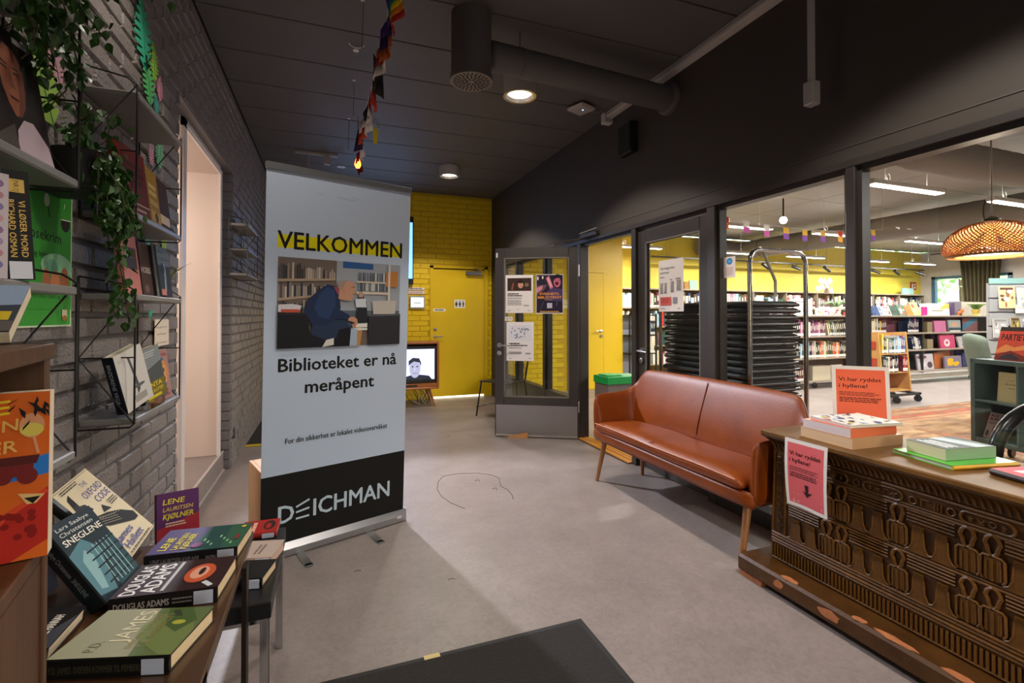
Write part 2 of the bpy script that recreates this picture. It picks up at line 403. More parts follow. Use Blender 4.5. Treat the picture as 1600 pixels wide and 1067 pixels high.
# door to the toilets
b = B(); b.box(DX0, DX0 + .05, YB - .006, YB + .1, 0, DZ); b.box(DX1 - .06, DX1, YB - .006, YB + .1, 0, DZ); b.box(DX0, DX1, YB - .006, YB + .1, DZ - .035, DZ)
d3 = struct('door_3', b, m_yelp, 'yellow painted toilet door with a toilet sign and door closer', 'door')
B().box(DX0 + .05, DX1 - .06, YB + .018, YB + .06, .03, DZ - .055, bev=.003).build('leaf', m_yelp, d3)
B().box(DX0 + .05, DX1 - .06, YB + .05, YB + .06, .0, .045).build('light_gap', M('lit_gap', '#fff4d8', .5, emit=2.2), d3)  # glowing strip stands in for light coming under the door
q = B(); hx = 1.575
q.lathe([(.024, 0), (.024, .012), (.008, .014), (.008, .05), (0, .05)], 16, mtx=xf((hx, YB + .018, .975), (PI / 2, 0, 0))); q.tube([(hx, YB - .03, .975), (hx + .12, YB - .03, .975)], .009)
q.build('door_handle', m_steel, d3, True)
B().lathe([(.024, 0), (.024, .016), (.016, .02), (0, .02)], 16, mtx=xf((hx, YB + .018, 1.09), (PI / 2, 0, 0))).build('lock', m_steel, d3, True)
for z in (.3, 1.05, 1.85): B().cyl((DX1 - .062, YB - .004, z), (DX1 - .062, YB - .004, z + .1), .009, 8).build('hinge', m_yelp, d3)
cl = B().box(2.06, 2.32, YB - .05, YB + .018, 1.955, 2.015, bev=.006).build('door_closer', m_alu, d3)
B().tube([(2.25, YB - .055, 2.02), (2.30, YB - .1, 2.035), (2.20, YB - .012, 2.06)], .007, 6).build('closer_arm', m_alu, cl)
a = Art((1.885, YB + .0175, 1.425), (.175, 0, 0), (0, 0, .135)); a.rect('#efece2', 0, 0, 1, 1)
for i, cx in enumerate((.17, .5, .83)):
    e = (.11, .09, .06)[i]; a.ell('#15130f', cx, .80, .05, .075, 10)
    a.poly('#15130f', [(cx - .07, .68), (cx + .07, .68), (cx + e, .34), (cx + .045, .34), (cx + .045, .12), (cx - .045, .12), (cx - .045, .34), (cx - e, .34)])
for cx in (.335, .665): a.rect('#4a463f', cx - .012, .15, cx + .012, .82)
a.build(d3, 'toilet_sign'); a = Art((1.535, YB + .0175, 1.372), (.205, 0, 0), (0, 0, .042)); a.rect('#eee9da', 0, 0, 1, 1); a.lines('#3a362e', .16, .85, .28, .72, 1, .9, 0); a.build(d3, 'door_notice')
# library door in the smooth yellow pier
dtl = gy(942, 427, YB)
b = B(); b.box(3.95, dtl.x + .05, YB - .012, YB - .006, 0, dtl.z + .05)
d4 = struct('door_4', b, m_yelp, 'flush yellow door seen through the open doorway', 'door')
B().box(3.96, dtl.x, YB - .022, YB - .012, .01, dtl.z, bev=.004).build('leaf', m_yelp, d4)
q = B(); q.box(dtl.x - .005, dtl.x + .006, YB - .015, YB - .011, 0, dtl.z + .006); q.box(3.95, dtl.x + .006, YB - .015, YB - .011, dtl.z - .004, dtl.z + .006); q.build('door_gap', M('gap_ochre', '#6b5600', .8), d4)
hp = gy(935, 517, YB); q = B(); q.lathe([(.026, 0), (.026, .012), (.009, .014), (.009, .05), (0, .05)], 16, mtx=xf((hp.x + .04, YB - .022, hp.z), (PI / 2, 0, 0))); q.tube([(hp.x + .04, YB - .07, hp.z), (hp.x - .09, YB - .07, hp.z)], .01); q.lathe([(.026, 0), (.026, .02), (0, .02)], 14, mtx=xf((hp.x + .045, YB - .022, hp.z - .09), (PI / 2, 0, 0)))
q.build('door_handle', m_steel, d4, True)

# ---- right wall: dark beam above, glazed partition below
XF = XR + .10
b = B(); b.box(XR, XR + .22, YR, YB + .012, ZH, ZC); b.box(XR, XR + .22, 7.42, YB + .012, 0, ZH)
wr = struct('wall_right', b, m_dark, 'dark charcoal wall above the glazed partition', 'wall')
B().box(XR - .004, XR, YR, YB, ZH + .07, ZH + .076).build('shadow_line', M('charcoal_line', '#4b453f', .5), wr)  # thin strip slightly paler than the wall, above the head rail
tr = struct('trim_3', B().box(XR - .008, XF, YR, 7.42, ZH - .035, ZH).box(XR + .025, XF, YR, 7.42, ZH - .06, ZH - .035), m_frame, 'dark head rail of the glazed partition', 'trim')
POSTS = [(6.47, 6.53), (5.5, 5.57), (4.6, 4.665), (3.60, 3.665), (2.665, 2.745), (1.705, 1.755), (.45, .5), (-.8, -.75), (-2.05, -2.0)]
SILL = .10
for i, (y0, y1) in enumerate(POSTS):
    struct('trim_%d' % (i + 4), B().box(XR - .006, XF, y0, y1, 0, ZH - .035, bev=.004), m_frame, 'dark upright post of the glazed partition', 'trim')['group'] = 'posts of the glazed partition'
sp = [(7.42, 6.53), (6.47, 5.57), (5.5, 4.665), (2.665, 1.755), (1.705, .5), (.45, -.75), (-.8, -2.0)]
for i, (y1, y0) in enumerate(sp):
    zs = .4 if y1 > 4.6 else SILL
    w = struct('window_%d' % (i + 1), B().box(XR, XF, y0, y1, 0, zs).box(XR + .02, XF - .02, y0, y0 + .02, zs, ZH - .06).box(XR + .02, XF - .02, y1 - .02, y1, zs, ZH - .06), m_frame, 'fixed glass pane in the dark partition between hall and library', 'window')
    w['group'] = 'fixed panes of the partition'
    B().box(XR + .055, XR + .061, y0 + .015, y1 - .015, zs, ZH - .055).build('pane', m_glass, w)
# closed leaf
def leaf(name, label, w, hinge_z=()):
    """local: x from hinge 0 to w, y thickness, z up"""
    t = .045; f = B()
    f.box(0, .10, -t / 2, t / 2, .012, 2.03, bev=.004); f.box(w - .10, w, -t / 2, t / 2, .012, 2.03, bev=.004); f.box(.10, w - .10, -t / 2, t / 2, 1.925, 2.03, bev=.004); f.box(.10, w - .10, -t / 2, t / 2, .33, .43, bev=.004); f.box(.10, w - .10, -t / 2 + .004, t / 2 - .004, .012, .33)
    d = struct(name, f, m_frame, label, 'door')
    B().box(.09, w - .09, -.003, .003, .42, 1.93).build('pane', m_dglass, d)
    q = B()
    for s in (-1, 1):
        y = s * t / 2
        for x0, x1, z0, z1 in ((.10, w - .10, .428, .438), (.10, w - .10, 1.917, 1.927), (.098, .108, .43, 1.925), (w - .108, w - .098, .43, 1.925)): q.box(x0, x1, min(y, y - s * .012), max(y, y - s * .012), z0, z1)
    q.build('glazing_bead', M('bead_grey', '#6d6660', .45), d)
    return d
def lever(parent, x, y, z, s, dirx):
    q = B(); q.lathe([(.025, 0), (.025, .01), (.009, .012), (.009, .045), (0, .045)], 16, mtx=xf((x, y, z), (-s * PI / 2, 0, 0))); yy = y + s * .045
    q.tube([(x, yy, z), (x + dirx * .03, yy + s * .004, z), (x + dirx * .125, yy, z - .004)], [.010, .010, .008]); q.lathe([(.025, 0), (.025, .012), (.018, .016), (0, .016)], 16, mtx=xf((x, y, z - .085), (-s * PI / 2, 0, 0)))
    return q.build('door_handle', m_steel, parent, True)
hl, hr = Vector((2.479, 4.594, 0)), Vector((1.701, 5.034, 0))
ang = math.atan2(hr.y - hl.y, hr.x - hl.x)
d1 = leaf('door_1', 'dark glazed door leaf standing open into the hall, posters on its glass', (hr - hl).length); d1.location = hl; d1.rotation_euler = (0, 0, ang)
DW = (hr - hl).length
B().box(.012, DW - .012, .0225, .0245, .03, .345).build('kick_plate', m_steel, d1); q = B().box(.01, DW - .01, .0225, .027, .014, .03).build('bottom_strip', M('alu_strip', '#c6c2bc', .3, .8), d1)
lever(d1, DW - .05, .0225, .985, 1, -1)
for z in (.28, 1.72): B().cyl((-.004, .014, z), (-.004, .014, z + .12), .011, 10).build('hinge', m_alu, d1)
B().box(DW - .03, DW - .012, .0225, .0245, 1.93, 1.98).build('frame_tag', m_white, d1)
# closed leaf
d2 = leaf('door_2', 'closed dark glazed door leaf with an opening hours notice', .855); d2.location = (XR + .045, 2.745, 0); d2.rotation_euler = (0, 0, PI / 2)
lever(d2, .855 - .05, .0225, 1.0, 1, -1)
# overhead closer above the open doorway
t = thing('door_closer', 'grey overhead door closer on the dark beam over the open doorway', 'door closer', (XR, 4.4, 2.12))
B().box(-.055, 0, -.2, .12, -.02, .03, bev=.006).build('closer_body', m_frame, t); B().tube([(-.06, .1, .035), (-.075, -.25, .035)], .006, 6).build('closer_rail', M('pale_alu', '#cfcac4', .3, .6), t)
B().tube([(-.05, .1, -.02), (-.2, .24, -.03), (-.27, .275, -.075)], .009, 6).build('closer_arm', m_frame, t)
# threshold boards
ft = struct('trim_threshold', B().box(XR - .04, XF + .02, 3.665, 4.6, 0, .004), m_void, 'worn wooden threshold in the open doorway', 'trim')
m_thr = M('threshold_wood', '#c4842f', .4, var=.2, vscale=6, stretch=(1, .15, 1))
for x0, x1 in ((-.035, .02), (.032, .07), (.08, .115)): B().box(XR + x0, XR + x1, 3.665, 4.6, .0, .016, bev=.005).build('board', m_thr, ft)
# ---- other shell walls
struct('wall_back', B().box(-1.1, .9, YR - .1, YR, 0, ZC).box(1.6, LX, YR - .1, YR, 0, ZC).box(.9, 1.6, YR - .1, YR, 2.1, ZC), m_dark, 'wall behind with the glazed entrance', 'wall')
m_ylib = M('library_yellow_wall', '#e0c94a', .55, var=.06, vscale=6, bump=.12, bscale=30)
struct('wall_library_far', B().box(4.9, LX + .1, LY, LY + .1, 0, ZC), m_ylib, 'yellow wall above the long bookcase of the library', 'wall')
# window wall of the library
m_wgrey = M('pale_grey_wall', '#c5bfba', .6)
WZ0, WZ1 = 1.05, 2.46
wins = [(8.55, 9.4), (7.9, 8.55)]
yA1, yA0, yB1 = 9.3, 7.45, 6.85
b = B(); b.box(LX, LX + .25, YR, LY, 0, WZ0); b.box(LX, LX + .25, YR, LY, WZ1, ZC); b.box(LX, LX + .25, yA1, LY, WZ0, WZ1); b.box(LX, LX + .25, yB1, yA0, WZ0, WZ1); b.box(LX, LX + .25, YR, 4.6, WZ0, WZ1)
struct('wall_library_right', b, m_wgrey, 'pale wall with large windows at the end of the library', 'wall')
m_bframe = M('blue_window_frame', '#41677f', .4)
for i, (y0, y1) in enumerate(((yA0, yA1), (4.6, yB1))):
    f = B()
    for a_, e_ in ((y0, y0 + .09), (y1 - .09, y1)): f.box(LX - .03, LX + .1, a_, e_, WZ0, WZ1)
    f.box(LX - .03, LX + .1, y0, y1, WZ0, WZ0 + .07); f.box(LX - .03, LX + .1, y0, y1, WZ1 - .07, WZ1)
    w = struct('window_%d' % (8 + i), f, m_bframe, ('blue framed window behind the curtain with trees outside', 'blue framed window beyond the magazine stand')[i], 'window')
    B().box(LX + .03, LX + .036, y0 + .08, y1 - .08, WZ0 + .06, WZ1 - .06).build('pane', m_glass, w)
    B().box(LX - .12, LX, y0 - .05, y1 + .05, WZ0 - .04, WZ0).build('window_sill', m_white, w)
struct('ground_outside', B().box(LX + .25, LX + 60, -30, 60, -.3, -.2), M('lawn', '#6f8a4a', .9, var=.3, vscale=2), 'green lawn outside the library window', 'ground')
# ------------------------------------------------------------------ sofa
m_leather = M('cognac_leather', '#7a3402', .4, var=.16, vscale=3.5, bump=.05, bscale=90, coat=.06, croughness=.3, color2='#8a3f05', spec=.33)
m_leath2 = M('worn_leather_edge', '#b87646', .45, var=.25, vscale=30)
m_leg = M('oak_leg', '#8c5c34', .42, var=.15, vscale=6, stretch=(1, 1, .15))
sofa = thing('leather_sofa', 'cognac brown leather three-seat sofa on round oak legs against the glass', 'sofa', (2.215, 2.650, 0), PI / 2)
def shell():
    # stations along the plan curve: x, y, top height, bottom height, thickness, lean of the top
    st = [(.775, .235, .60, .37, .05, .0), (.79, .22, .675, .345, .065, .012), (.80, .10, .678, .335, .07, .015), (.802, -.02, .682, .335, .07, .015), (.79, -.115, .70, .335, .07, .02), (.76, -.165, .755, .335, .075, .03), (.705, -.185, .857, .335, .08, .045), (.66, -.188, .868, .335, .082, .05), (.45, -.195, .872, .335, .085, .055), (.15, -.20, .874, .335, .085, .06), (0, -.20, .874, .335, .085, .06)]
    full = st + [(-x, y, a, b_, c, d) for x, y, a, b_, c, d in st[-2::-1]]
    q = B(); rows = []
    for i, (x, y, zt, zb, th, ln) in enumerate(full):
        p0 = full[max(i - 1, 0)]; p1 = full[min(i + 1, len(full) - 1)]
        t = Vector((p1[0] - p0[0], p1[1] - p0[1])).normalized(); nn = Vector((t.y, -t.x)) * -1      # outward
        if nn.dot(Vector((x, y - .1))) < 0: nn = -nn
        P = Vector((x, y)); r = []
        for off, z in ((-th * 1.25, zb), (-th * 1.15, zb + (zt - zb) * .35), (-th * .72 + ln * .6, zb + (zt - zb) * .75), (-th * .55 + ln, zt - .02), (-th * .30 + ln, zt), (ln - .012, zt - .004), (ln, zt - .03), (ln * .6, zb + (zt - zb) * .5), (0, zb + .03), (-.02, zb)):
            w = P + nn * off; r.append((w.x, w.y, z))
        rows.append(r)
    n = len(rows[0]); vs = [p for r in rows for p in r]; fs = []
    for i in range(len(rows) - 1):
        for k in range(n): fs.append((i * n + k, i * n + (k + 1) % n, (i + 1) * n + (k + 1) % n, (i + 1) * n + k))
    fs += [tuple(range(n))[::-1], tuple((len(rows) - 1) * n + k for k in range(n))]
    return q.add(vs, fs)
sh = shell().build('back_and_arms', m_leather, sofa, 'all', [('sub', 2)])
q = B(); q.tube([(0, -.104, .50), (0, -.120, .58), (0, -.146, .66), (0, -.172, .74), (0, -.192, .80), (0, -.207, .845)], .0032, 6); q.build('seam', M('leather_seam', '#6f3313', .5), sh, True)
def cushion(u, v):
    a = 2 * PI * u; return 0
q = B(); L2, y0, y1 = .728, -.115, .262
vs = []; fs = []; nx, ny = 18, 8
def cz(x, y): 
    k = (1 - (x / L2) ** 6) * (1 - ((2 * (y - y0) / (y1 - y0) - 1) ** 6)); return .462 + .036 * k - .006 * math.exp(-(x / .06) ** 2) + .004 * math.sin(x * 9)
top = [[(-L2 + 2 * L2 * i / (nx - 1), y0 + (y1 - y0) * j / (ny - 1)) for j in range(ny)] for i in range(nx)]
for lay in (0, 1):
    for i in range(nx):
        for j in range(ny):
            x, y = top[i][j]; z = cz(x, y) if lay else .402 + .004 * math.sin(x * 7); vs.append((x, y, z))
g = lambda l, i, j: l * nx * ny + i * ny + j
for i in range(nx - 1):
    for j in range(ny - 1):
        fs.append((g(1, i, j), g(1, i + 1, j), g(1, i + 1, j + 1), g(1, i, j + 1))); fs.append((g(0, i, j), g(0, i, j + 1), g(0, i + 1, j + 1), g(0, i + 1, j)))
for i in range(nx - 1): fs.append((g(0, i, ny - 1), g(1, i, ny - 1), g(1, i + 1, ny - 1), g(0, i + 1, ny - 1))); fs.append((g(0, i, 0), g(0, i + 1, 0), g(1, i + 1, 0), g(1, i, 0)))
for j in range(ny - 1): fs.append((g(0, 0, j), g(1, 0, j), g(1, 0, j + 1), g(0, 0, j + 1))); fs.append((g(0, nx - 1, j), g(0, nx - 1, j + 1), g(1, nx - 1, j + 1), g(1, nx - 1, j)))
cu = q.add(vs, fs).build('seat_cushion', m_leather, sofa, 'all', [('sub', 2)])
q = B(); q.tube([(-.70, .262, .462), (-.4, .266, .468), (0, .267, .462), (.4, .266, .468), (.70, .262, .462)], .0038, 6); q.build('piping', m_leath2, cu, True)
B().tube([(.02, .26, .475), (.015, .15, .490), (.01, .02, .491), (0, -.1, .480)], .0025, 6).build('seam', M('leather_seam'), cu, True)
q = B(); q.grid(lambda u, v: (-.775 + 1.55 * u, .225 - .02 * (2 * u - 1) ** 8 + .012 * math.sin(v * PI), .335 + .068 * v), 24, 5); q.build('front_rail', m_leather, sofa, 'all', [('sol', .03)])
B().box(-.76, .76, -.16, .20, .325, .40, bev=.01).build('seat_frame', m_leather, sofa)
for sx, sy, fx_, fy_ in ((1, 1, .735, .225), (-1, 1, -.697, .22), (1, -1, .73, -.195), (-1, -1, -.70, -.195)):
    B().tube([(sx * .69, sy * .165, .345), (sx * .70, sy * .18, .30), (fx_, fy_, .002)], [.021, .021, .0135], 14).build('leg', m_leg, sofa, True)

# ------------------------------------------------------------------ carved chest used as a counter
m_carve = M('carved_dark_wood', '#432708', .42, var=.28, vscale=9, bump=.12, bscale=70, spec=.35, color2='#53330f')
m_carvehi = M('carved_relief_wood', '#553509', .4, var=.3, vscale=16, bump=.15, bscale=90, spec=.4, color2='#6b4410')
m_top = M('waxed_oak_top', '#5f3d16', .5, var=.22, vscale=4, bump=.04, bscale=50, spec=.3, stretch=(1, .18, 1), color2='#7a5424')
m_raw = M('worn_raw_wood', '#a9683f', .6, var=.25, vscale=20)
CY0, CY1 = 1.80, .28           # left and right end
chest = thing('carved_chest', 'dark wooden counter chest carved with rows of Egyptian knots and columns', 'chest', (2.05, CY0, 0), -PI / 2)
# local: x to the right along the front, y into the chest (towards the glass, +X), z up;  rotz -90: x -> -Y, y -> +X
LEN = CY0 - CY1
q = B(); q.prism([(-.03, .11), (LEN + .03, .11), (LEN - .005, .70), (.01, .70)], .38, Matrix(((1, 0, 0, 0), (0, 0, 1, .012), (0, 1, 0, 0), (0, 0, 0, 1)))); q.build('body', m_carve, chest)
q = B(); q.box(-.125, LEN + .12, -.115, .40, .028, .108, bev=.012); pl = q.build('plinth', m_carve, chest, mods=None)
random.seed(11)
for cx, w, fz in ((.12, .05, 0), (.16, .09, 1), (.36, .10, 0), (.47, .06, 1), (.60, .16, 1), (.80, .12, 1), (.90, .07, 0), (1.02, .14, 1), (1.2, .12, 1)):
    n = 14; pts = [(cx + w / 2 * math.cos(2 * PI * i / n) * random.uniform(.8, 1.1), (.018 if fz else .022) * math.sin(2 * PI * i / n) * random.uniform(.7, 1.1)) for i in range(n)]
    if fz: mt = Matrix(((1, 0, 0, 0), (0, 1, 0, -.092), (0, 0, 1, .1075), (0, 0, 0, 1)))
    else: mt = Matrix(((1, 0, 0, 0), (0, 0, -1, -.1145), (0, 1, 0, .07), (0, 0, 0, 1)))
    B().prism(pts, .0012, mt).build('bare_patch', m_raw, pl)
for x in (-.08, LEN): B().box(x - .04, x + .09, -.10, -.03, 0, .028).build('block', m_raw, chest)
# flutes at the foot
q0 = B(); q0.tube([(0, .002, .0), (0, .002, .062)], .0055, 6); fm = q0.mesh('flute', m_carvehi); x = -.02
while x < LEN + .02: link('flute', fm, chest, loc=(x, .008, .122)); x += .0162
for z, r in ((.118, .005), (.196, .006), (.209, .0075), (.224, .006), (.238, .008), (.403, .006), (.414, .004), (.575, .006), (.586, .004), (.640, .006)):
    B().tube([(-.02 if z < .25 else .055, .010, z), (LEN, .010, z)], r, 6).build('moulding', m_carvehi, chest, True)
# columns of small signs at the left edge
B().tube([(-.018, .01, .245), (.0, .01, .64)], .006, 6).build('moulding', m_carvehi, chest); B().tube([(.052, .01, .245), (.058, .01, .64)], .006, 6).build('moulding', m_carvehi, chest)
random.seed(5)
def glyph(x, z, s):
    g_ = B(); k = random.randrange(6)
    if k == 0: g_.tube([(-s, 0, -s), (-s, 0, s), (s, 0, s)], s * .22, 6)
    elif k == 1: g_.tube([(s * math.cos(t), 0, s * math.sin(t)) for t in [2 * PI * i / 10 for i in range(10)]], s * .22, 6, closed=True)
    elif k == 2: g_.tube([(-s, 0, s * .6), (0, 0, -s * .6), (s, 0, s * .6)], s * .22, 6); g_.tube([(-s, 0, -s), (s, 0, -s)], s * .2, 6)
    elif k == 3: g_.tube([(0, 0, -s), (0, 0, s)], s * .25, 6); g_.tube([(-s * .8, 0, s * .2), (s * .8, 0, s * .2)], s * .2, 6)
    elif k == 4: g_.tube([(-s * 1.2, 0, -s * .5), (-s * .4, 0, s * .5), (s * .3, 0, s * .1), (s * 1.2, 0, s * .7)], s * .25, 6); g_.tube([(0, 0, 0), (0, 0, -s)], s * .2, 6)
    else:
        for d in (-.8, 0, .8): g_.tube([(d * s, 0, -s), (d * s, 0, s)], s * .17, 6)
    return g_.build('carved_sign', m_carvehi, chest, True, loc=(x, .008, z))
z = .27
while z < .635: glyph(.022 + (z - .25) * .01, z, .012); z += .038
# top band with cartouches
x = .09; k = 0
while x < LEN - .03:
    if k % 7 == 3 or k % 7 == 5:
        w = .15; n = 20; pts = []
        for i in range(n):
            t = 2 * PI * i / n; pts.append((x + w / 2 + (w / 2 - .024) * (1 if math.cos(t) > 0 else -1) + .022 * math.cos(t), .008, .608 + .020 * math.sin(t)))
        B().tube(pts, .0045, 6, closed=True).build('carved_cartouche', m_carvehi, chest, True)
        for i in range(4): glyph(x + .03 + i * .03, .608, .009)
        x += w + .02
    else: glyph(x + .015, .608, .013); x += .04
    k += 1
# figures: knots (loop over a body) and pairs of columns under stripes
def knot_mesh():
    g_ = B(); g_.tube([(.0215 * math.sin(t) * (1 if math.cos(t) > -.2 else .7), 0, .124 + .034 * math.cos(t)) for t in [2 * PI * i / 14 for i in range(14)]], .0068, 6, closed=True)
    g_.box(-.026, .026, -.006, .008, .006, .088, bev=.006); g_.box(-.0035, .0035, -.010, 0, .010, .084)
    for s in (-1, 1):
        g_.tube([(s * .004, -.004, .090), (s * .024, -.004, .089), (s * .032, -.003, .080), (s * .033, -.002, .02), (s * .026, -.002, .008)], .0048, 6); g_.box(min(s * .013, s * .016), max(s * .013, s * .016), -.0085, 0, .012, .074)
    return g_.mesh('carved_knot', m_carvehi)
def col_mesh():
    g_ = B(); mt = Matrix(((1, 0, 0, 0), (0, 0, 1, -.006), (0, 1, 0, 0), (0, 0, 0, 1)))
    g_.prism([(-.034, .004), (-.026, .008), (-.017, .03), (-.014, .085), (-.014, .098), (.014, .098), (.014, .085), (.017, .03), (.026, .008), (.034, .004), (.034, -.002), (-.034, -.002)], .014, mt)
    for i in range(4): g_.box(-.0165, .0165, -.009, .004, .082 + i * .005, .0845 + i * .005)
    for s in (-1, 1): g_.tube([(s * .017, -.005, .08), (s * .02, -.005, .03), (s * .029, -.005, .010), (s * .042, -.005, .004)], .0035, 5)
    return g_.mesh('carved_column', m_carvehi)
km, cm = knot_mesh(), col_mesh()
def row(z0):
    seq = ['S', 'T', 'T', 'S', 'T']; x = .078; i = 0
    while x < LEN - .06:
        if seq[i % 5] == 'S':
            for c in (.036, .112): link('carved_column', cm, chest, loc=(x + c, .010, z0))
            for j in range(4): B().tube([(x - .002, .008, z0 + .112 + j * .0125), (x + .15, .008, z0 + .112 + j * .0125)], .0042, 5).build('carved_stripe', m_carvehi, chest, True)
            x += .152
        else: link('carved_knot', km, chest, loc=(x + .034, .008, z0)); x += .068
        i += 1
row(.243); row(.417)
# cornice and top
q = B(); q.grid(lambda u, v: (-.005 - .03 * v * v + (LEN + .01 + .06 * v * v) * u, .012 - .058 * v ** 2.2, .645 + .072 * v), 40, 6); q.build('cornice', m_carve, chest, True, [('sol', .006)])
x = .01
while x < LEN:
    B().tube([(x, .006, .655), (x - .001, -.006, .68), (x - .002, -.024, .70), (x - .003, -.042, .714)], .0045, 5).build('cornice_rib', m_carvehi, chest, True); x += .0225
ct = B().box(-.035, LEN + .04, -.05, .43, .717, .742, bev=.005).build('top', m_top, chest)

# ------------------------------------------------------------------ signs and books on the chest
m_paper = M('paper', '#e7e0dc', .55)
def sign_art(a, bg, arrow):
    a.rect('#e6dfdb', 0, 0, 1, 1); a.rect(bg, .07, .05, .93, .945); ink = '#2b1413'
    a.text('Vi har ryddet', ink, .12, .765, .74, .062, bold=.02); a.text('i hyllene!', ink, .12, .665, .5, .062, bold=.02)
    a.lines(ink, .12, .84, .535, .605, 3, .35); a.lines(ink, .12, .86, .44, .52, 3, .45)
    if arrow: a.poly(ink, [(.47, .37), (.57, .37), (.555, .26), (.66, .275), (.52, .19), (.41, .275), (.49, .26)])
    a.text('Deichman', '#f0c0b8', .12, .07, .18, .02); return a
sg = thing('hanging_notice', 'pink A4 notice with black arrow taped to the front of the carved chest', 'notice', (1.985, 1.675, .742), -PI / 2)
def sheet(u, v): return (.205 * u + .012 * (1 - v) * (u - .8) * -1 * .6, -.003 - .010 * math.sin(v * PI * .9) * (1 - .3 * u) + .006 * math.sin(u * 5) * (1 - v), -.302 * (1 - v))
q = B(); q.grid(sheet, 9, 11)
# the paper and its print follow the same gentle curl
q.build('sheet', m_paper, sg, True)
a = sign_art(Art((0, 0, 0), (1, 0, 0), (0, 0, 1), lift=0, step=0), '#d9646a', True); nb = B(); lay = 0
for f, c in zip(a.b.f, a.b.c):
    lay += 1; p = [a.b.v[i] for i in f]
    if len(p) == 4 and (p[1][0] - p[0][0]) > .3:
        for i in range(8):
            for j in range(10):
                nb.cur = c; u0, u1 = [p[0][0] + (p[1][0] - p[0][0]) * t for t in (i / 8, (i + 1) / 8)]; v0, v1 = [p[0][2] + (p[2][2] - p[0][2]) * t for t in (j / 10, (j + 1) / 10)]
                nb.add([Vector(sheet(uu, vv)) + Vector((0, -.0006 - min(lay, 4) * .0002, 0)) for uu, vv in ((u0, v0), (u1, v0), (u1, v1), (u0, v1))], [(0, 1, 2, 3)])
    else:
        nb.cur = c; nb.add([Vector(sheet(x_[0], x_[2])) + Vector((0, -.0019, 0)) for x_ in p], [tuple(range(len(p)))])
nb.build('print', print_mat('print_ink'), sg)
va = Vector((2.41, 1.60, 0)).normalized()
up = thing('standing_notice', 'orange A4 notice standing upright behind the book pile on the carved chest', 'notice', (2.405, 1.612, .742), math.atan2(-.83, .555) + .17)
W2, H2 = .232, .315
B().box(-W2 / 2, W2 / 2, 0, .004, 0, H2, mtx=xf((0, 0, 0), (math.radians(-9), 0, 0))).build('sheet', m_paper, up)
mt = xf((0, 0, 0), (math.radians(-9), 0, 0)); o_ = mt @ Vector((-W2 / 2, 0, 0)); u_ = mt @ Vector((W2, 0, 0)); v_ = mt @ Vector((0, 0, H2))
sign_art(Art(o_, u_, v_), '#ea6a48', False).build(up)
B().box(-W2 / 2, W2 / 2, 0, .045, 0, .003).build('stand_foot', glass_mat('acrylic', (.95, .96, .96), 1.5), up)

def book(name, label, loc, size, rot, cover, pages='#d8c6a8', art=None, group=None, hard=True, spine=None, sticker=False, cat='book', spine_art=None):
    """lies flat in its own frame: x width (spine at x = 0), y height of the cover, z thickness"""
    w, h, t = size; o = thing(name, label, cat, loc, group=group, rot=rot); c = .0028 if hard else .001; e = .003 if hard else .0
    mc = M('cover_' + cover.strip('#'), cover, .35, coat=.3); ms = M('cover_' + (spine or cover).strip('#'), spine or cover, .35, coat=.3)
    cb = B(); cb.box(0, w, 0, h, t - c, t); cb.box(0, w, 0, h, 0, c); cv = cb.build('cover', mc, o)
    sb = B(); n = 5; pr = [(-.006 * math.sin(PI * i / n) if hard else 0, t * i / n) for i in range(n + 1)]
    sb.prism([(x_, z_) for x_, z_ in pr] + [(c, t), (c, 0)], h, Matrix(((1, 0, 0, 0), (0, 0, 1, 0), (0, 1, 0, 0), (0, 0, 0, 1)))); so = sb.build('spine', ms, o)
    B().box(c, w - e, e, h - e, c, t - c).build('pages', M('pages_' + pages.strip('#'), pages, .8, var=.12, vscale=160, stretch=(.02, .02, 1)), o)
    if art: a_ = Art((0, 0, t), (w, 0, 0), (0, h, 0)); art(a_); a_.build(o, 'cover_print')
    if spine_art:
        # text runs along the spine, read from the outside; u along +y seen from -x is reversed
        a_ = Art((-.0065 if hard else -.0005, h, 0), (0, -h, 0), (0, 0, t)); spine_art(a_); a_.build(o, 'spine_print')
    if sticker:
        B().box(-.0072, -.004, .01, .045, .001, t - .001).build('shelf_sticker', M('sticker', '#c9cfdf', .3), o)
    return o
def flat(x, y, z, a): return (x, y, z), (0, 0, a)
zt = .7425
# pile by the standing notice: camera sees fore edges; three thick books
P1 = gz(1259, 681, zt); P2 = gz(1332, 703, zt); a1 = math.atan2(P2.y - P1.y, P2.x - P1.x)
def cov(*cmds):
    def f(a):
        for c in cmds: getattr(a, c[0])(*c[1:])
    return f
def corner(o, left, front, right, z, size, turn=0., off=(0, 0)):
    """turn a lying book so that its spine runs along the short right side; photo points are its lower corners"""
    G1, G2 = gz(*left, zt), gz(*front, zt); X = (G1 - G2).normalized(); c_, s_ = math.cos(turn), math.sin(turn); X = Vector((X.x * c_ - X.y * s_, X.x * s_ + X.y * c_, 0)); Y = Vector((-X.y, X.x, 0)); O = G2 - Y * size[1] + Vector((off[0], off[1], 0))
    o.matrix_world = Matrix(((X.x, Y.x, 0, O.x), (X.y, Y.y, 0, O.y), (0, 0, 1, z), (0, 0, 0, 1))); return o
PL, PF, PR = (1259, 683), (1332, 703), (1401, 687)
sz = (.25, .29, .044); corner(book('thick_book', 'thick cream-paged book at the bottom of the pile on the chest', (0, 0, 0), sz, (0, 0, 0), '#b9926b', '#d8b893', hard=False), PL, PF, PR, zt, sz)
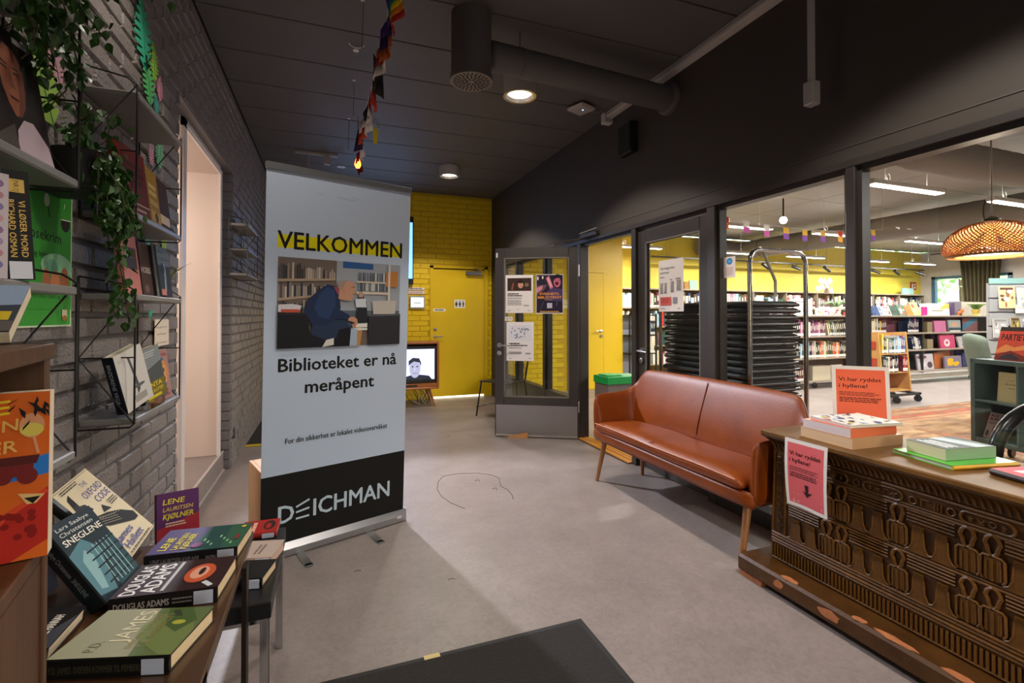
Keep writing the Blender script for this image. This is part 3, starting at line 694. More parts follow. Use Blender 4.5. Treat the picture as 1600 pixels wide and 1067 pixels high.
sz = (.225, .275, .038); corner(book('thick_book', 'white-paged paperback lying in the middle of the pile on the chest', (0, 0, 0), sz, (0, 0, 0), '#d96a43', '#d9cdd0', hard=False), PL, PF, PR, zt + .0445, sz, .03, (.008, .012))
random.seed(21)
def splash(a):
    a.rect('#ece8df', 0, 0, 1, 1)
    for i in range(46):
        c = random.choice(['#27304f', '#27304f', '#1c2440', '#d8c25a', '#c9d4e8', '#b4412f', '#f4f1e6', '#5a6ea2']); x_, y_ = random.random(), random.random(); r_ = random.uniform(.02, .10)
        a.poly(c, [(min(1, max(0, x_ + r_ * random.uniform(.3, 1.2) * math.cos(t))), min(1, max(0, y_ + r_ * .7 * random.uniform(.3, 1.2) * math.sin(t)))) for t in [2 * PI * k / 7 for k in range(7)]])
sz = (.21, .27, .012); corner(book('art_book', 'large thin softcover with blue and white splashed cover topping the pile on the chest', (0, 0, 0), sz, (0, 0, 0), '#d9d2c4', '#c9c2be', splash, hard=False), PL, PF, PR, zt + .083, sz, -.08, (.02, .02))
GL, GF, GR = (1395, 707), (1489, 735), (1551, 717); G1, G2 = gz(*GL, zt), gz(*GF, zt)
sz = ((G1 - G2).length, .29, .016); corner(book('green_book', 'thin green hardback with yellow spine lying under a novel on the chest', (0, 0, 0), sz, (0, 0, 0), '#53b733', '#cfc6c4', spine='#d7a213', sticker=False), GL, GF, GR, zt, sz)
def sea(a):
    a.rect('#1d2f33', 0, 0, 1, 1); a.poly('#8fa7a8', [(0, .05), (1, .25), (1, .55), (0, .4)]); a.poly('#c8d3cf', [(0, .18), (1, .4), (1, .5), (0, .3)]); a.lines('#e0e6e2', .12, .9, .62, .9, 3, .55)
sz = (.15, .235, .044); corner(book('novel', 'thick novel with teal sea cover and ribbon on top of the green book', (0, 0, 0), sz, (0, 0, 0), '#20383a', '#cfc9a4', sea, spine='#8fae8c', hard=False), GL, GF, GR, zt + .0165, sz, .03, (.045, .045))
R1 = gz(1561, 745, zt); 
def redc(a): a.rect('#d8364b', 0, 0, 1, 1); a.poly('#1c0d12', [(.1, .1), (.5, .25), (.9, .12), (.8, .4), (.3, .42)]); a.lines('#f0d5d8', .2, .7, .6, .8, 1, .8)
R2 = gz(1640, 768, zt)
book('red_book', 'red covered hardback lying at the far end of the carved chest', (R2.x, R2.y, zt), (.21, .17, .022), (0, 0, math.atan2(R2.y - R1.y, R2.x - R1.x) + PI / 2), '#251519', '#d6c2c0', redc)

# ------------------------------------------------------------------ roll-up banner
bl, br = Vector((-.333, 2.887, 0)), Vector((.450, 3.178, 0)); BW = (br - bl).length; BA = math.atan2(br.y - bl.y, br.x - bl.x)
ban = thing('rollup_banner', 'pale blue and black roll-up banner with photo reading VELKOMMEN on aluminium foot', 'banner', bl, BA)
q = B(); q.prism([(-.06, 0), (.06, 0), (.062, .035), (.03, .07), (-.03, .07), (-.062, .035)], BW + .01, Matrix(((0, 0, 1, -.005), (1, 0, 0, .03), (0, 1, 0, .006), (0, 0, 0, 1)))); bs = q.build('base', m_alu, ban)
q = B(); q.box(-.012, -.004, -.03, .09, .004, .078, bev=.002); q.box(BW + .004, BW + .012, -.03, .09, .004, .078, bev=.002); q.build('end_cap', M('alu_cap', '#c9cacc', .35, .7), bs); B().box(BW - .055, BW - .025, -.0335, -.0315, .03, .045).build('label_sticker', m_white, bs)
for x in (.20, .60): q = B(); q.box(-.022, .022, -.20, .05, 0, .005, bev=.002, mtx=xf((x, 0, 0), (0, 0, -.06))); q.lathe([(.022, 0), (.022, .005), (0, .005)], 14, mtx=xf((x - .011, -.199, 0))); q.build('foot', M('foot_alu', '#a9a7a2', .32, .85), ban)
B().box(-.004, BW + .004, -.014, .008, 2.066, 2.104, bev=.004).build('top_rail', M('rail_alu', '#8d9094', .35, .7), ban)
B().cyl((BW / 2, .035, .05), (BW / 2, .012, 2.07), .011, 10).build('support_pole', m_alu, ban)
B().box(0, BW, -.001, .001, .066, 2.07).build('fabric', M('banner_cloth', '#b4c3d6', .55), ban)
Z0, Z1 = .066, 2.068; a = Art((0, -.001, Z0), (BW, 0, 0), (0, 0, Z1 - Z0)); vz = lambda z: (z - Z0) / (Z1 - Z0)
INK = '#141312'
a.rect('#bccbdf', 0, 0, 1, 1); a.rect(INK, 0, 0, 1, vz(.447)); a.rect('#dcd20c', .072, vz(1.664), .942, vz(1.735))
a.text('VELKOMMEN', INK, .072, vz(1.661), .866, .0485, bold=.02)
a.text('Biblioteket er nå', INK, .09, vz(1.002), .822, .0365, bold=.032); a.text('meråpent', INK, .258, vz(.877), .48, .0365, bold=.032)
a.text('For din sikkerhet er lokalet videoovervåket', INK, .14, vz(.610), .711, .0155, bold=.02)
# logo lettering, the E drawn as three open strokes
LT = '#bfd0dd'; z0, z1 = vz(.182), vz(.280); h_ = z1 - z0
a.text('D', LT, .106, z0, .095, h_, bold=.022)
for k, (dx0, dy0, dx1, dy1) in enumerate(((.0, .06, .085, .08), (.0, .42, .085, .52), (.0, .72, .085, 1.0))): a.line(LT, [(.215 + dx0, z0 + dy0 * h_), (.215 + dx1, z0 + dy1 * h_)], .0105)
a.text('ICHMAN', LT, .328, z0, .552, h_, bold=.022)
for x_, z_, l_ in ((.30, 1.98, .05), (.45, 1.975, .12), (.55, 1.985, .06), (.05, 1.75, .01), (.05, 1.68, .008), (.12, 1.16, .01)): a.line('#8f9dad', [(x_, vz(z_)), (x_ + l_, vz(z_ - .006))], .002)
# the printed photograph: reader on an armchair between bookshelves
def ph(x, y): return (.076 + .850 * x, vz(1.128) + (vz(1.615) - vz(1.128)) * y)
def pp(c, *pts): a.poly(c, [ph(*p) for p in pts])
pp('#6f625b', (0, 0), (1, 0), (1, 1), (0, 1)); pp('#9aa0a8', (.44, .30), (1, .30), (1, 1), (.44, 1)); pp('#59646e', (.42, .2), (1, .2), (1, .42), (.42, .42))
pp('#2c5a93', (.49, .92), (.75, .92), (.75, .99), (.49, 1.0)); random.seed(4)
for r_, (b0, b1, t0, t1) in enumerate(((.55, .62, .76, .72), (.76, .79, .97, .91), (.34, .42, .54, .58))):
    for i in range(26):
        x_ = i * .0165; f0 = b0 + (b1 - b0) * i / 26; f1 = t0 + (t1 - t0) * i / 26; hh = f0 + (f1 - f0) * random.uniform(.6, .95); pp(random.choice(['#8d8078', '#3e3a3a', '#a89a8c', '#55504e', '#c2b5a6', '#6d5a50', '#2e3440']), (x_, f0), (x_ + .013, f0), (x_ + .013, hh), (x_, hh))
    pp('#a7937c', (0, b0 - .03), (.43, b1 - .02), (.43, b1), (0, b0))
for i in range(22): x_ = .62 + i * .012; pp(random.choice(['#8a8f97', '#4c5560', '#c4c4c0', '#6a6f78']), (x_, .66), (x_ + .01, .66), (x_ + .01, .66 + random.uniform(.08, .13)), (x_, .75)); pp(random.choice(['#8a8f97', '#4c5560', '#d8d6cf', '#6a6f78']), (x_, .78), (x_ + .01, .78), (x_ + .01, .88), (x_, .88))
pp('#c8bba9', (.60, .62), (.9, .62), (.9, .65), (.60, .65)); pp('#c8bba9', (.60, .755), (.9, .755), (.9, .775), (.60, .775)); pp('#b87838', (.86, .72), (.97, .72), (.97, .92), (.86, .9)); pp('#cfc6bb', (.88, .5), (.9, .5), (.9, 1), (.88, 1))
pp('#1f2228', (.60, .28), (.70, .28), (.69, .52), (.66, .60), (.62, .58)); pp('#c2cad2', (.60, .46), (.69, .46), (.68, .57), (.59, .56)); pp('#b29079', (.62, .58), (.655, .58), (.655, .65), (.62, .65))
pp('#b9b3ab', (.75, .38), (.95, .38), (.96, .55), (.74, .54)); pp('#2b2c30', (.71, .0), (1, .0), (1, .37), (.71, .36)); pp('#4e5056', (.71, .35), (1, .36), (1, .385), (.71, .375))
pp('#b4854e', (.60, .0), (.64, .0), (.66, .22), (.58, .22)); pp('#d9dad6', (.57, .22), (.70, .22), (.70, .27), (.57, .26)); pp('#d9dad6', (.57, .185), (.70, .185), (.70, .21), (.57, .21))
pp('#cfccd0', (.0, .40), (.15, .40), (.17, .47), (.1, .49), (0, .48)); pp('#b8503e', (.02, .395), (.16, .395), (.15, .43), (.02, .43)); pp('#17181b', (0, 0), (.22, 0), (.24, .15), (.20, .395), (0, .385)); pp('#26282d', (0, .365), (.2, .375), (.2, .395), (0, .39))
pp('#15171f', (.22, 0), (.55, 0), (.56, .18), (.48, .28), (.25, .2)); pp('#23324c', (.24, .15), (.36, .08), (.50, .12), (.56, .2), (.52, .3), (.35, .33), (.25, .25))
pp('#101116', (.42, .0), (.56, .0), (.55, .22), (.46, .2)); pp('#9fb0c4', (.55, .0), (.61, .0), (.615, .2), (.56, .21)); pp('#d2cfc9', (.33, .0), (.42, .02), (.42, .1), (.36, .08))
pp('#1b2a4a', (.18, .42), (.22, .55), (.30, .66), (.36, .72), (.43, .705), (.46, .60), (.47, .45), (.45, .33), (.35, .25), (.25, .25)); pp('#243a60', (.30, .60), (.36, .69), (.42, .66), (.43, .45), (.38, .32), (.30, .35), (.26, .45))
pp('#8f4148', (.41, .70), (.455, .685), (.455, .60), (.44, .62)); pp('#b98a70', (.45, .56), (.50, .54), (.55, .535), (.565, .56), (.575, .60), (.59, .625), (.585, .66), (.59, .70), (.585, .735), (.56, .765), (.51, .77), (.47, .75), (.455, .71), (.455, .63)); pp('#9c8578', (.44, .73), (.47, .765), (.52, .775), (.50, .735), (.49, .69), (.475, .66), (.455, .66)); pp('#8d6049', (.575, .60), (.59, .63), (.57, .62)); pp('#b37a5e', (.485, .665), (.502, .665), (.50, .62), (.487, .63)); pp('#6b4636', (.555, .69), (.585, .70), (.585, .707), (.555, .70))
pp('#1b2a4a', (.38, .34), (.52, .31), (.57, .33), (.53, .38), (.42, .46)); pp('#c08c6e', (.53, .305), (.59, .28), (.605, .24), (.615, .27), (.61, .32), (.585, .345), (.545, .345)); pp('#ad7a5e', (.56, .25), (.585, .22), (.60, .22), (.595, .28))
a.build(ban, 'banner_print')
for _c in ban.children:
    if _c.name.split('.')[0] in ('fabric', 'top_rail', 'banner_print', 'support_pole'): _c.rotation_euler = (math.radians(2.5), 0, 0)
# ------------------------------------------------------------------ hall floor and door things
m_mat = M('door_mat_pile', '#2b2725', .95, var=.35, vscale=120, bump=.8, bscale=160)
mat_o = thing('door_mat', 'large dark grey entrance mat with a thin black rubber edge', 'door mat', (.1, .6, 0))
B().box(-.22, .919, -1.6, 1.27, 0, .006, bev=.002).build('rubber_edge', M('rubber', '#151413', .6), mat_o); B().box(-.195, .894, -1.575, 1.245, .006, .0095).build('pile', m_mat, mat_o)
B().box(.245, .305, 1.245, 1.272, .0062, .0072).build('tape', M('yellow_tape', '#cdb878', .5), mat_o)
# pen-like line on the floor
q = B(); pts = [gz(x, y, .0006) for x, y in ((727, 795), (705, 786), (690, 776), (683, 764), (685, 752), (693, 744), (715, 740), (745, 739), (768, 742), (780, 747), (781, 754), (783, 760), (793, 765), (800, 773), (802, 780))]
q.tube(pts, .0022, 5)
for (x, y) in ((742, 751), (769, 764)):
    p = gz(x, y, .0006); q.tube([p, p + Vector((.035, .012, 0)), p + Vector((.03, -.03, 0))], .0022, 5)
q.build('scribble', M('dark_scuff', '#3b3431', .8), floor)
for (x, y) in ((698, 681), (700, 906), (553, 893)):
    p = gz(x, y, .0006); B().tube([p, p + Vector((.02, .006, 0)), p + Vector((.035, -.004, 0))], .0016, 4).build('scuff', M('dark_scuff'), floor)
wv = (hr - hl).normalized(); wn = Vector((-wv.y, wv.x, 0))
pw = hl + wv * (DW * .60) 
t = thing('door_wedge', 'pale wooden wedge pushed under the open glazed door', 'door wedge', (pw.x + wn.x * .03, pw.y + wn.y * .03, 0), ang)
if wn.dot(-pw) < 0: t.location = (pw.x - wn.x * .03, pw.y - wn.y * .03, 0)
q = B(); q.prism([(0, 0), (.215, 0), (.215, .006), (.02, .052), (0, .052)], .05, Matrix(((1, 0, 0, 0), (0, 0, -1, .03), (0, 1, 0, 0), (0, 0, 0, 1)))); q.build('wedge', M('pine', '#b07b4a', .6, var=.2, vscale=12, stretch=(.2, 1, 1)), t)
# posters on the open leaf (local frame of the leaf: x from hinge; the hall side is +y)
def poster(name, label, x0, z0, w, h, draw, parent_m, y=.0035, cat='poster'):
    o = thing(name, label, cat); o.matrix_world = parent_m
    B().box(x0, x0 + w, y, y + .0006, z0, z0 + h).build('sheet', m_paper, o)
    a = Art((x0 + w, y + .0006, z0), (-w, 0, 0), (0, 0, h)); draw(a); a.build(o); return o
m1 = Matrix.LocRotScale(d1.location, Euler((0, 0, ang)), None)
def face(a, cx, cy, r, skin='#d29a80', hair='#241712', asp=1.):
    a.ell(hair, cx, cy + r * .35, r * 1.05, r * 1.15 * asp); a.ell(skin, cx, cy, r * .78, r * 1.0 * asp); a.ell(hair, cx, cy + r * .85 * asp, r * .85, r * .42 * asp)
    for s in (-1, 1): a.ell('#2a1a16', cx + s * r * .3, cy + r * .12 * asp, r * .12, r * .07 * asp, 8)
    a.poly('#b57c64', [(cx - r * .05, cy), (cx + r * .12, cy - r * .25 * asp), (cx - r * .08, cy - r * .25 * asp)]); a.ell('#8c3c38', cx, cy - r * .5 * asp, r * .28, r * .08 * asp, 10)
def dr1(a):
    a.rect('#eae6e4', 0, 0, 1, 1); a.rect('#3b2a24', .07, .58, .94, .92); a.poly('#8d5147', [(.2, .62), (.26, .79), (.31, .79), (.27, .60)]); face(a, .55, .74, .12, asp=.75); a.ell('#7d6a52', .77, .74, .08, .05)
    a.lines('#28231f', .08, .62, .43, .53, 2, .6, .3); a.lines('#5b544e', .08, .6, .37, .41, 2, .5); a.lines('#5b544e', .08, .62, .20, .35, 6, .45); a.lines('#5b544e', .66, .86, .17, .22, 2, .5); a.ell('#b59c33', .45, .1, .02, .016); a.lines('#5b544e', .08, .2, .05, .08, 1); a.lines('#5b544e', .8, .92, .05, .08, 1)
def dr2(a):
    a.rect('#ded9e0', 0, 0, 1, 1); a.rect('#241d33', .02, .02, .985, .985); a.poly('#6a4a55', [(.02, .45), (.3, .6), (.42, .74), (.02, .72)]); a.poly('#cf8a96', [(.03, .52), (.22, .62), (.26, .72), (.03, .66)]); a.poly('#bb6d7e', [(.36, .9), (.48, .97), (.65, .66), (.55, .58)]); a.poly('#e3a7ad', [(.40, .9), (.47, .93), (.60, .70), (.54, .66)])
    a.ell('#e8dcc8', .25, .92, .03, .04); a.ell('#e8dcc8', .07, .9, .03, .05); a.ell('#171019', .80, .90, .19, .1); a.ell('#c66a80', .78, .80, .13, .13); a.ell('#5c1727', .77, .765, .07, .05); a.ell('#171019', .72, .85, .03, .012, 8); a.ell('#171019', .84, .85, .03, .012, 8); a.poly('#171019', [(.62, .84), (.68, .97), (.95, .95), (.95, .85), (.88, .90), (.75, .9)]); a.poly('#4a3a66', [(.3, .5), (.62, .66), (.98, .62), (.98, .3), (.4, .35)])
    a.text('EVIGHETS-', '#f0a032', .15, .475, .72, .062, bold=.03); a.text('BIBLIOTEKET', '#f0a032', .07, .385, .88, .062, bold=.03); a.lines('#cbb9a0', .32, .66, .34, .36, 1, .5)
    a.line('#8d86a8', [(.75, .32), (.78, .25), (.74, .2)], .003); a.line('#8d86a8', [(.16, .1), (.28, .3)], .002); a.rect('#c2bfd0', .41, .14, .6, .27); a.lines('#b8894c', .15, .9, .03, .07, 1, .9)
def dr3(a):
    a.rect('#ebe8ec', 0, 0, 1, 1); a.rect('#dfe1ea', .06, .52, .93, .92); random.seed(9)
    for i in range(26):
        x_, y_ = random.uniform(.15, .7), random.uniform(.58, .86); r_ = random.uniform(.02, .055); c = random.choice(['#2b5f8c', '#4f95b8', '#2a3a5e', '#8fc0cf', '#c66a5c', '#355f6c']); t = random.uniform(0, 3)
        a.poly(c, [(x_ - r_ * math.cos(t), y_ - r_ * math.sin(t)), (x_ + .02 * math.sin(t), y_ + .015), (x_ + r_ * math.cos(t), y_ + r_ * math.sin(t)), (x_ - .02 * math.sin(t), y_ - .015)])
    a.ell('#50507a', .74, .80, .085, .035); a.ell('#e8e6ee', .74, .79, .05, .02)
    a.lines('#26222a', .09, .78, .37, .47, 2, .6, .4); a.lines('#68616c', .09, .6, .32, .345, 1, .6); a.lines('#68616c', .09, .6, .17, .24, 3, .5); a.lines('#68616c', .7, .9, .17, .21, 2, .6); a.lines('#68616c', .09, .2, .05, .08, 1); a.lines('#68616c', .82, .92, .05, .08, 1)
poster('poster', 'white poster with a dark photo of a face on the open glass door', .539 * DW, 1.331, .30, .41, dr1, m1)
poster('poster', 'dark purple poster with orange title on the open glass door', .179 * DW, 1.324, .29, .42, dr2, m1)
poster('poster', 'white poster with blue leaf drawing low on the open glass door', .531 * DW, .816, .295, .418, dr3, m1)
poster('small_note', 'tiny white label stuck on the open glass door', .788 * DW, 1.248, .084, .042, lambda a: (a.rect('#ece9dc', 0, 0, 1, 1), a.text('SKYV', '#222', .1, .25, .8, .5, bold=.02)), m1, cat='label')
m2 = Matrix.LocRotScale(d2.location, Euler((0, 0, PI / 2)), None)
def dr4(a):
    a.rect('#e3ddda', 0, 0, 1, 1); a.text('Åpningstider', '#26231f', .07, .82, .60, .05, bold=.02); a.text('sommer', '#26231f', .07, .735, .37, .045, bold=.02); a.lines('#5a544f', .07, .26, .655, .675, 1, .7)
    for i in range(7): a.lines('#5a544f', .07, .2, .53 - i * .03, .552 - i * .03, 1, .7, 0); a.lines('#5a544f', .24, .36, .53 - i * .03, .552 - i * .03, 1, .7, 0); a.lines('#5a544f', .5, .64, .55 - i * .03, .572 - i * .03, 1, .7, 0); a.lines('#5a544f', .74, .92, .57 - i * .03, .592 - i * .03, 1, .7, 0)
    a.lines('#5a544f', .7, .93, .61, .63, 1, .8); a.lines('#5a544f', .48, .6, .6, .62, 1, .8)
    a.rect('#d0605a', .08, .12, .52, .28); a.lines('#8b2f2d', .11, .45, .16, .26, 3, .4); a.rect('#8c8b94', .6, .15, .76, .27); a.text('Deichman', '#222', .07, .05, .22, .024, bold=.02); a.lines('#444', .78, .9, .045, .065, 1)
poster('opening_hours_poster', 'white opening hours poster on the closed glass door', .855 - (3.6 - 3.04) + .0, 1.335, .30, .415, dr4, m2, cat='poster')
t = thing('small_notice', 'small white notice with a blue dot on the glass beside the closed door', 'notice', (XR + .05, 2.64, 1.56), -PI / 2)
B().box(0, .10, 0, .001, 0, .143).build('sheet', m_paper, t); a = Art((0, 0, 0), (.10, 0, 0), (0, 0, .143)); a.rect('#e6dcd6', 0, 0, 1, 1); a.ell('#2b84c6', .5, .78, .26, .16); a.ell('#5fb0e2', .5, .78, .14, .06); a.lines('#9a6f63', .15, .85, .1, .5, 5, .35); a.build(t)

# small black chair behind the open leaf
ch = thing('metal_chair', 'black metal mesh chair standing behind the open glazed door', 'chair', (2.14, 6.02, 0), math.radians(-150))
for x, y, dx, dy in ((-.2, -.2, -.04, -.05), (.2, -.2, .04, -.05), (-.2, .2, -.04, .05), (.2, .2, .04, .05)): B().tube([(x, y, .45), (x + dx, y + dy, .002)], .010, 8).build('leg', m_black, ch, True)
B().box(-.22, .22, -.22, .22, .445, .46, bev=.006).build('seat', m_black, ch)
q = B(); q.tube([(-.21, .2, .45), (-.22, .24, .7), (-.19, .25, .80), (0, .255, .815), (.19, .25, .80), (.22, .24, .7), (.21, .2, .45)], .011, 8); q.build('back_frame', m_black, ch, True)
for i in range(14): x = -.19 + .38 * i / 13; B().tube([(x, .215, .52), (x, .25, .80)], .003, 5).build('back_wire', m_black, ch)
B().tube([(-.24, -.25, .12), (.24, -.25, .12)], .007, 6).build('stretcher', m_black, ch)

# ------------------------------------------------------------------ ceiling things
def can(loc, label, h=.17, watt=CAN_W, seen=True, tilt=0):
    o = thing('downlight', label, 'ceiling light', loc, group='round white downlights of the hall ceiling')
    B().lathe([(.128, -h), (.128, 0), (0, 0)], 32, caps=False).build('housing', M('lamp_white', '#b9b3ad', .5), o, True)
    B().lathe([(.128, -h), (.131, -h - .006), (.108, -h - .006), (.10, -h + .01), (.06, -h + .055), (0, -h + .06)], 32, caps=False).build('reflector', M('reflector', '#e8e4de', .2, .6), o, True)
    B().lathe([(0, -h + .02), (.094, -h + .018)], 32, caps=False).build('lens', M('lamp_lens', '#fff1dd', .4, emit=2.6), o)
    l = lamp('SPOT', 'downlight_beam', (0, 0, -h - .02), watt, (1, .90, .80), parent=o, spot_size=math.radians(122), spot_blend=.22, shadow_soft_size=.09)
    return o
C1, C2 = gz(812, 150, ZC - .17), gz(700, 276, ZC - .12)
can((C1.x, C1.y, ZC), 'round white downlight beside the grey ventilation duct')
can((1.45, 6.15, ZC), 'round white downlight near the yellow end wall', .115)
can((-.26, 2.0, ZC), 'round white downlight above the wire wall shelves', watt=SHELF_W); can((1.43, 1.05, ZC), 'round white downlight above the carved chest'); can((1.43, -1.4, ZC), 'round white downlight near the entrance behind')
m_duct = M('duct_grey_paint', '#57524f', .55, var=.06, vscale=6)
vt = thing('ventilation_drum', 'grey cylindrical air diffuser with perforated face under the ceiling', 'ventilation', (.845, 2.98, ZC))
q = B(); q.lathe([(.135, -.43), (.135, -.395), (.128, -.395), (.128, 0), (0, 0)], 40, caps=False); q.build('drum', m_duct, vt, True)
fc = B().lathe([(0, -.428), (.135, -.43)], 40, caps=False).build('face_plate', M('diffuser_face', '#7a716b', .5), vt)
random.seed(2); sm = B().box(-.0035, .0035, 0, .021, -.001, .001).mesh('slot', m_void)
for r_, n in ((.022, 8), (.047, 14), (.072, 20), (.097, 26)):
    for k in range(n): t_ = 2 * PI * k / n + r_ * 9; link('slot', sm, fc, loc=(r_ * math.cos(t_), r_ * math.sin(t_), -.4305), rot=(0, 0, t_ - PI / 2))
D0, D1 = Vector((.97, 3.02, 3.0)), Vector((XR, 3.14, 3.0))
dt = thing('ventilation_duct', 'grey spiral duct running from the air diffuser into the dark wall', 'ventilation', (0, 0, 0))
q = B(); n = 34; q.tube([D0 + (D1 - D0) * (i / n) for i in range(n + 1)], [.092 + (.0016 if i % 2 else 0) for i in range(n + 1)], 28); q.build('pipe', m_duct, dt, 'all')
q = B(); dd = (D1 - D0).normalized(); q.tube([D1 - dd * .045, D1 - dd * .035, D1 - dd * .012, D1], [.096, .118, .122, .122], 28); q.build('collar', m_duct, dt, True)
hk = gz(793, 60, ZC); B().tube([(1.2, 3.04, ZC), (1.2, 3.04, 3.09)], .004, 6).build('hanger_rod', m_duct, dt)
B().tube([(1.2 + .001, 3.04 + .0945 * math.cos(t_), 3.0 + .0945 * math.sin(t_)) for t_ in [2 * PI * i / 20 for i in range(20)]], .005, 5, closed=True).build('hanger_strap', m_duct, dt)
rp = gz(908, 173, ZC - .045)
rt = thing('wireless_router', 'small white access point fixed to the dark ceiling', 'access point', (rp.x, rp.y, ZC), .35)
B().box(-.10, .10, -.10, .10, -.045, -.008, bev=.022).build('case', M('router_white', '#b5ada8', .45), rt); B().box(-.05, .05, -.05, .05, -.008, 0).build('mount', m_black, rt); B().lathe([(0, 0), (.006, 0)], 10, mtx=xf((.0, -.02, -.0455))).build('led', M('led_blue', '#9fd6ff', .4, emit=3), rt); B().tube([(.1, 0, -.02), (.16, -.03, -.03), (.2, -.07, -.015), (.24, -.08, -.03)], .004, 5).build('cable', M('cable_grey', '#8c8681', .5), rt, True)
tr = thing('cable_tray', 'white cable trunking along the top of the dark wall', 'trunking', (XR - .06, 0, ZC))
B().box(-.012, .058, .6, 3.96, -.055, -.002, bev=.004).build('trunking', M('trunk_white', '#c2bab4', .4), tr); B().box(-.016, .006, .6, 3.96, -.036, -.018).build('cover_groove', M('trunk_grey', '#a59d97', .45), tr); B().box(-.03, .06, 3.955, 4.03, -.10, -.002, bev=.006).build('end_box', M('trunk_white'), tr)
st = gx(1268, 130, 2.395)
jb = thing('drop_pole', 'white pole with a socket box hanging from the ceiling by the dark wall', 'socket pole', (2.395, st.y, ZC))
B().box(-.014, .014, -.014, .014, gx(1268, 130, 2.395).z - ZC, 0, bev=.003).build('pole', M('pole_white', '#aaa39e', .4), jb); zb = gx(1268, 128, 2.395).z - ZC; zb2 = gx(1268, 165, 2.395).z - ZC; B().box(-.03, .03, -.03, .03, zb2, zb, bev=.006).build('socket_box', M('pole_white'), jb)
s0 = gx(986, 195, XR); s1 = gx(986, 243, XR)
sp_ = thing('wall_speaker', 'flat black loudspeaker on the dark wall below the duct', 'speaker', (XR, s0.y, s1.z)); B().box(-.075, 0, -.10, .10, 0, s0.z - s1.z, bev=.01).build('box', m_black, sp_); B().box(-.078, -.074, -.085, .085, .015, s0.z - s1.z - .015).build('grille', M('grille', '#1d1b1a', .8), sp_)
# ceiling hooks with wires
for i, (x, y) in enumerate(((567, 0), (553, 125), (545, 185))):
    p = gz(x, y, ZC); o = thing('ceiling_hook', 'thin wire dropping from a small white ceiling hook', 'hook', p, group='wire hooks along the ceiling'); B().lathe([(.012, -.006), (.014, 0), (0, 0)], 10).build('base', m_white, o); B().tube([(0, 0, 0), (.002, 0, -.05), (-.004, 0, -.30)], .0022, 5).build('wire', M('wire_grey', '#77706c', .4, .6), o)
p = gz(556, 78, ZC); o = thing('ceiling_ring', 'small white ring and button on the ceiling beside the flags', 'hook', p); B().lathe([(.02, -.008), (.022, 0), (0, 0)], 12).build('button', m_white, o); B().tube([(.05 * math.cos(t_), .05 * math.sin(t_) - .1, -.01) for t_ in [PI * i / 9 for i in range(10)]], .004, 5).build('ring', m_white, o)
# ceiling track with spot behind the banner
tk = thing('track_spot', 'white ceiling track with a hanging spot lamp behind the banner', 'spot lamp', (-.02, 6.15, ZC))
B().box(-.35, .12, -.018, .018, -.03, 0, bev=.003).build('track', M('pole_white'), tk); B().box(-.035, .035, -.03, .03, -.13, -.03, bev=.005).build('feed_box', M('pole_white'), tk); B().lathe([(.05, -.13), (.05, -.115), (0, -.11)], 16, loc=(.16, .04, 0)).build('disc', M('pole_white'), tk); B().tube([(.16, .04, -.13), (.16, .04, -.35)], .004, 5).build('rod', M('pole_white'), tk); B().tube([(.03, 0, -.09), (.16, .04, -.11)], .005, 5).build('arm', M('pole_white'), tk)
B().tube([(-.2, -.05, -.03), (-.2, -.05, -.22)], .006, 6).build('stem', M('pole_white'), tk); B().lathe([(.035, -.34), (.045, -.34), (.04, -.22), (0, -.215)], 18, loc=(-.2, -.05, 0), caps=False).build('spot_head', M('pole_white'), tk, True)
lamp('SPOT', 'track_beam', (-.22, 6.1, 2.86), SPOT_W, (.86, .88, 1.0), Euler((math.radians(56), 0, math.radians(180 + 20))), spot_size=math.radians(54), spot_blend=.5, shadow_soft_size=.05)
# garland of flags
gl = thing('flag_garland', 'garland of small coloured pride and national flags under the ceiling', 'garland', (0, 0, 0))
def gp(t): y = 2.36 + 3.5 * t; return Vector((.285 + .015 * math.sin(t * 9) - .02 * t, y, 2.98 - .10 * math.sin(PI * min(1, t * 1.05)) + .04 * t))
B().tube([gp(i / 24) for i in range(25)], .0035, 5).build('cord', M('cord_white', '#b9b2ad', .7), gl)
FL = [(['#26206b', '#2a4fa8', '#1e8a4a', '#e9c312', '#e07a1f', '#b52a25'], .045), (['#3a1f6e', '#2a1a55', '#b5572a'], .12), (['#b5481e', '#8a1f1a', '#cfc7c0'], .18), (['#19181a', '#2a2320'], .24), (['#1d1c1f', '#b3311f'], .30), (['#a8391e', '#7a1f18', '#c9bfb8'], .37), (['#161517', '#cfc7c0'], .44), (['#c9c0ba', '#b23a22'], .50), (['#1b1a1c', '#241c40'], .56), (['#ddd5cf', '#d5cdc7'], .64), (['#e3dcd6', '#b5352a'], .72), (['#8f2a20', '#c9b08a', '#6a1f1a'], .84)]
random.seed(8)
for cols, t_ in FL:
    p = gp(t_); w, h = .26, .19; yaw_ = random.uniform(-.22, .3); a_ = random.uniform(-.25, .25)
    fb = B(); n = len(cols)
    for i, c in enumerate(cols):
        fb.cur = lin(c)
        for j in range(6):
            u0, u1 = j / 6, (j + 1) / 6
            f = lambda u, v: Vector((math.sin(yaw_) * (u - .5) * w + .022 * math.sin(u * 7 + t_ * 30) * v + a_ * .1 * v, math.cos(yaw_) * (u - .5) * w * .8, -h * v))
            v0, v1 = i / n, (i + 1) / n; fb.add([p + f(u0, v0), p + f(u1, v0), p + f(u1, v1), p + f(u0, v1)], [(0, 1, 2, 3)])
    fb.build('flag', print_mat('flag_cloth', .8), gl, True, [('sol', .001)])
p = Vector((.312, 3.6, 2.93)); B().tube([p, p - Vector((0, 0, .26))], .0015, 4).build('string', M('cord_white'), gl)
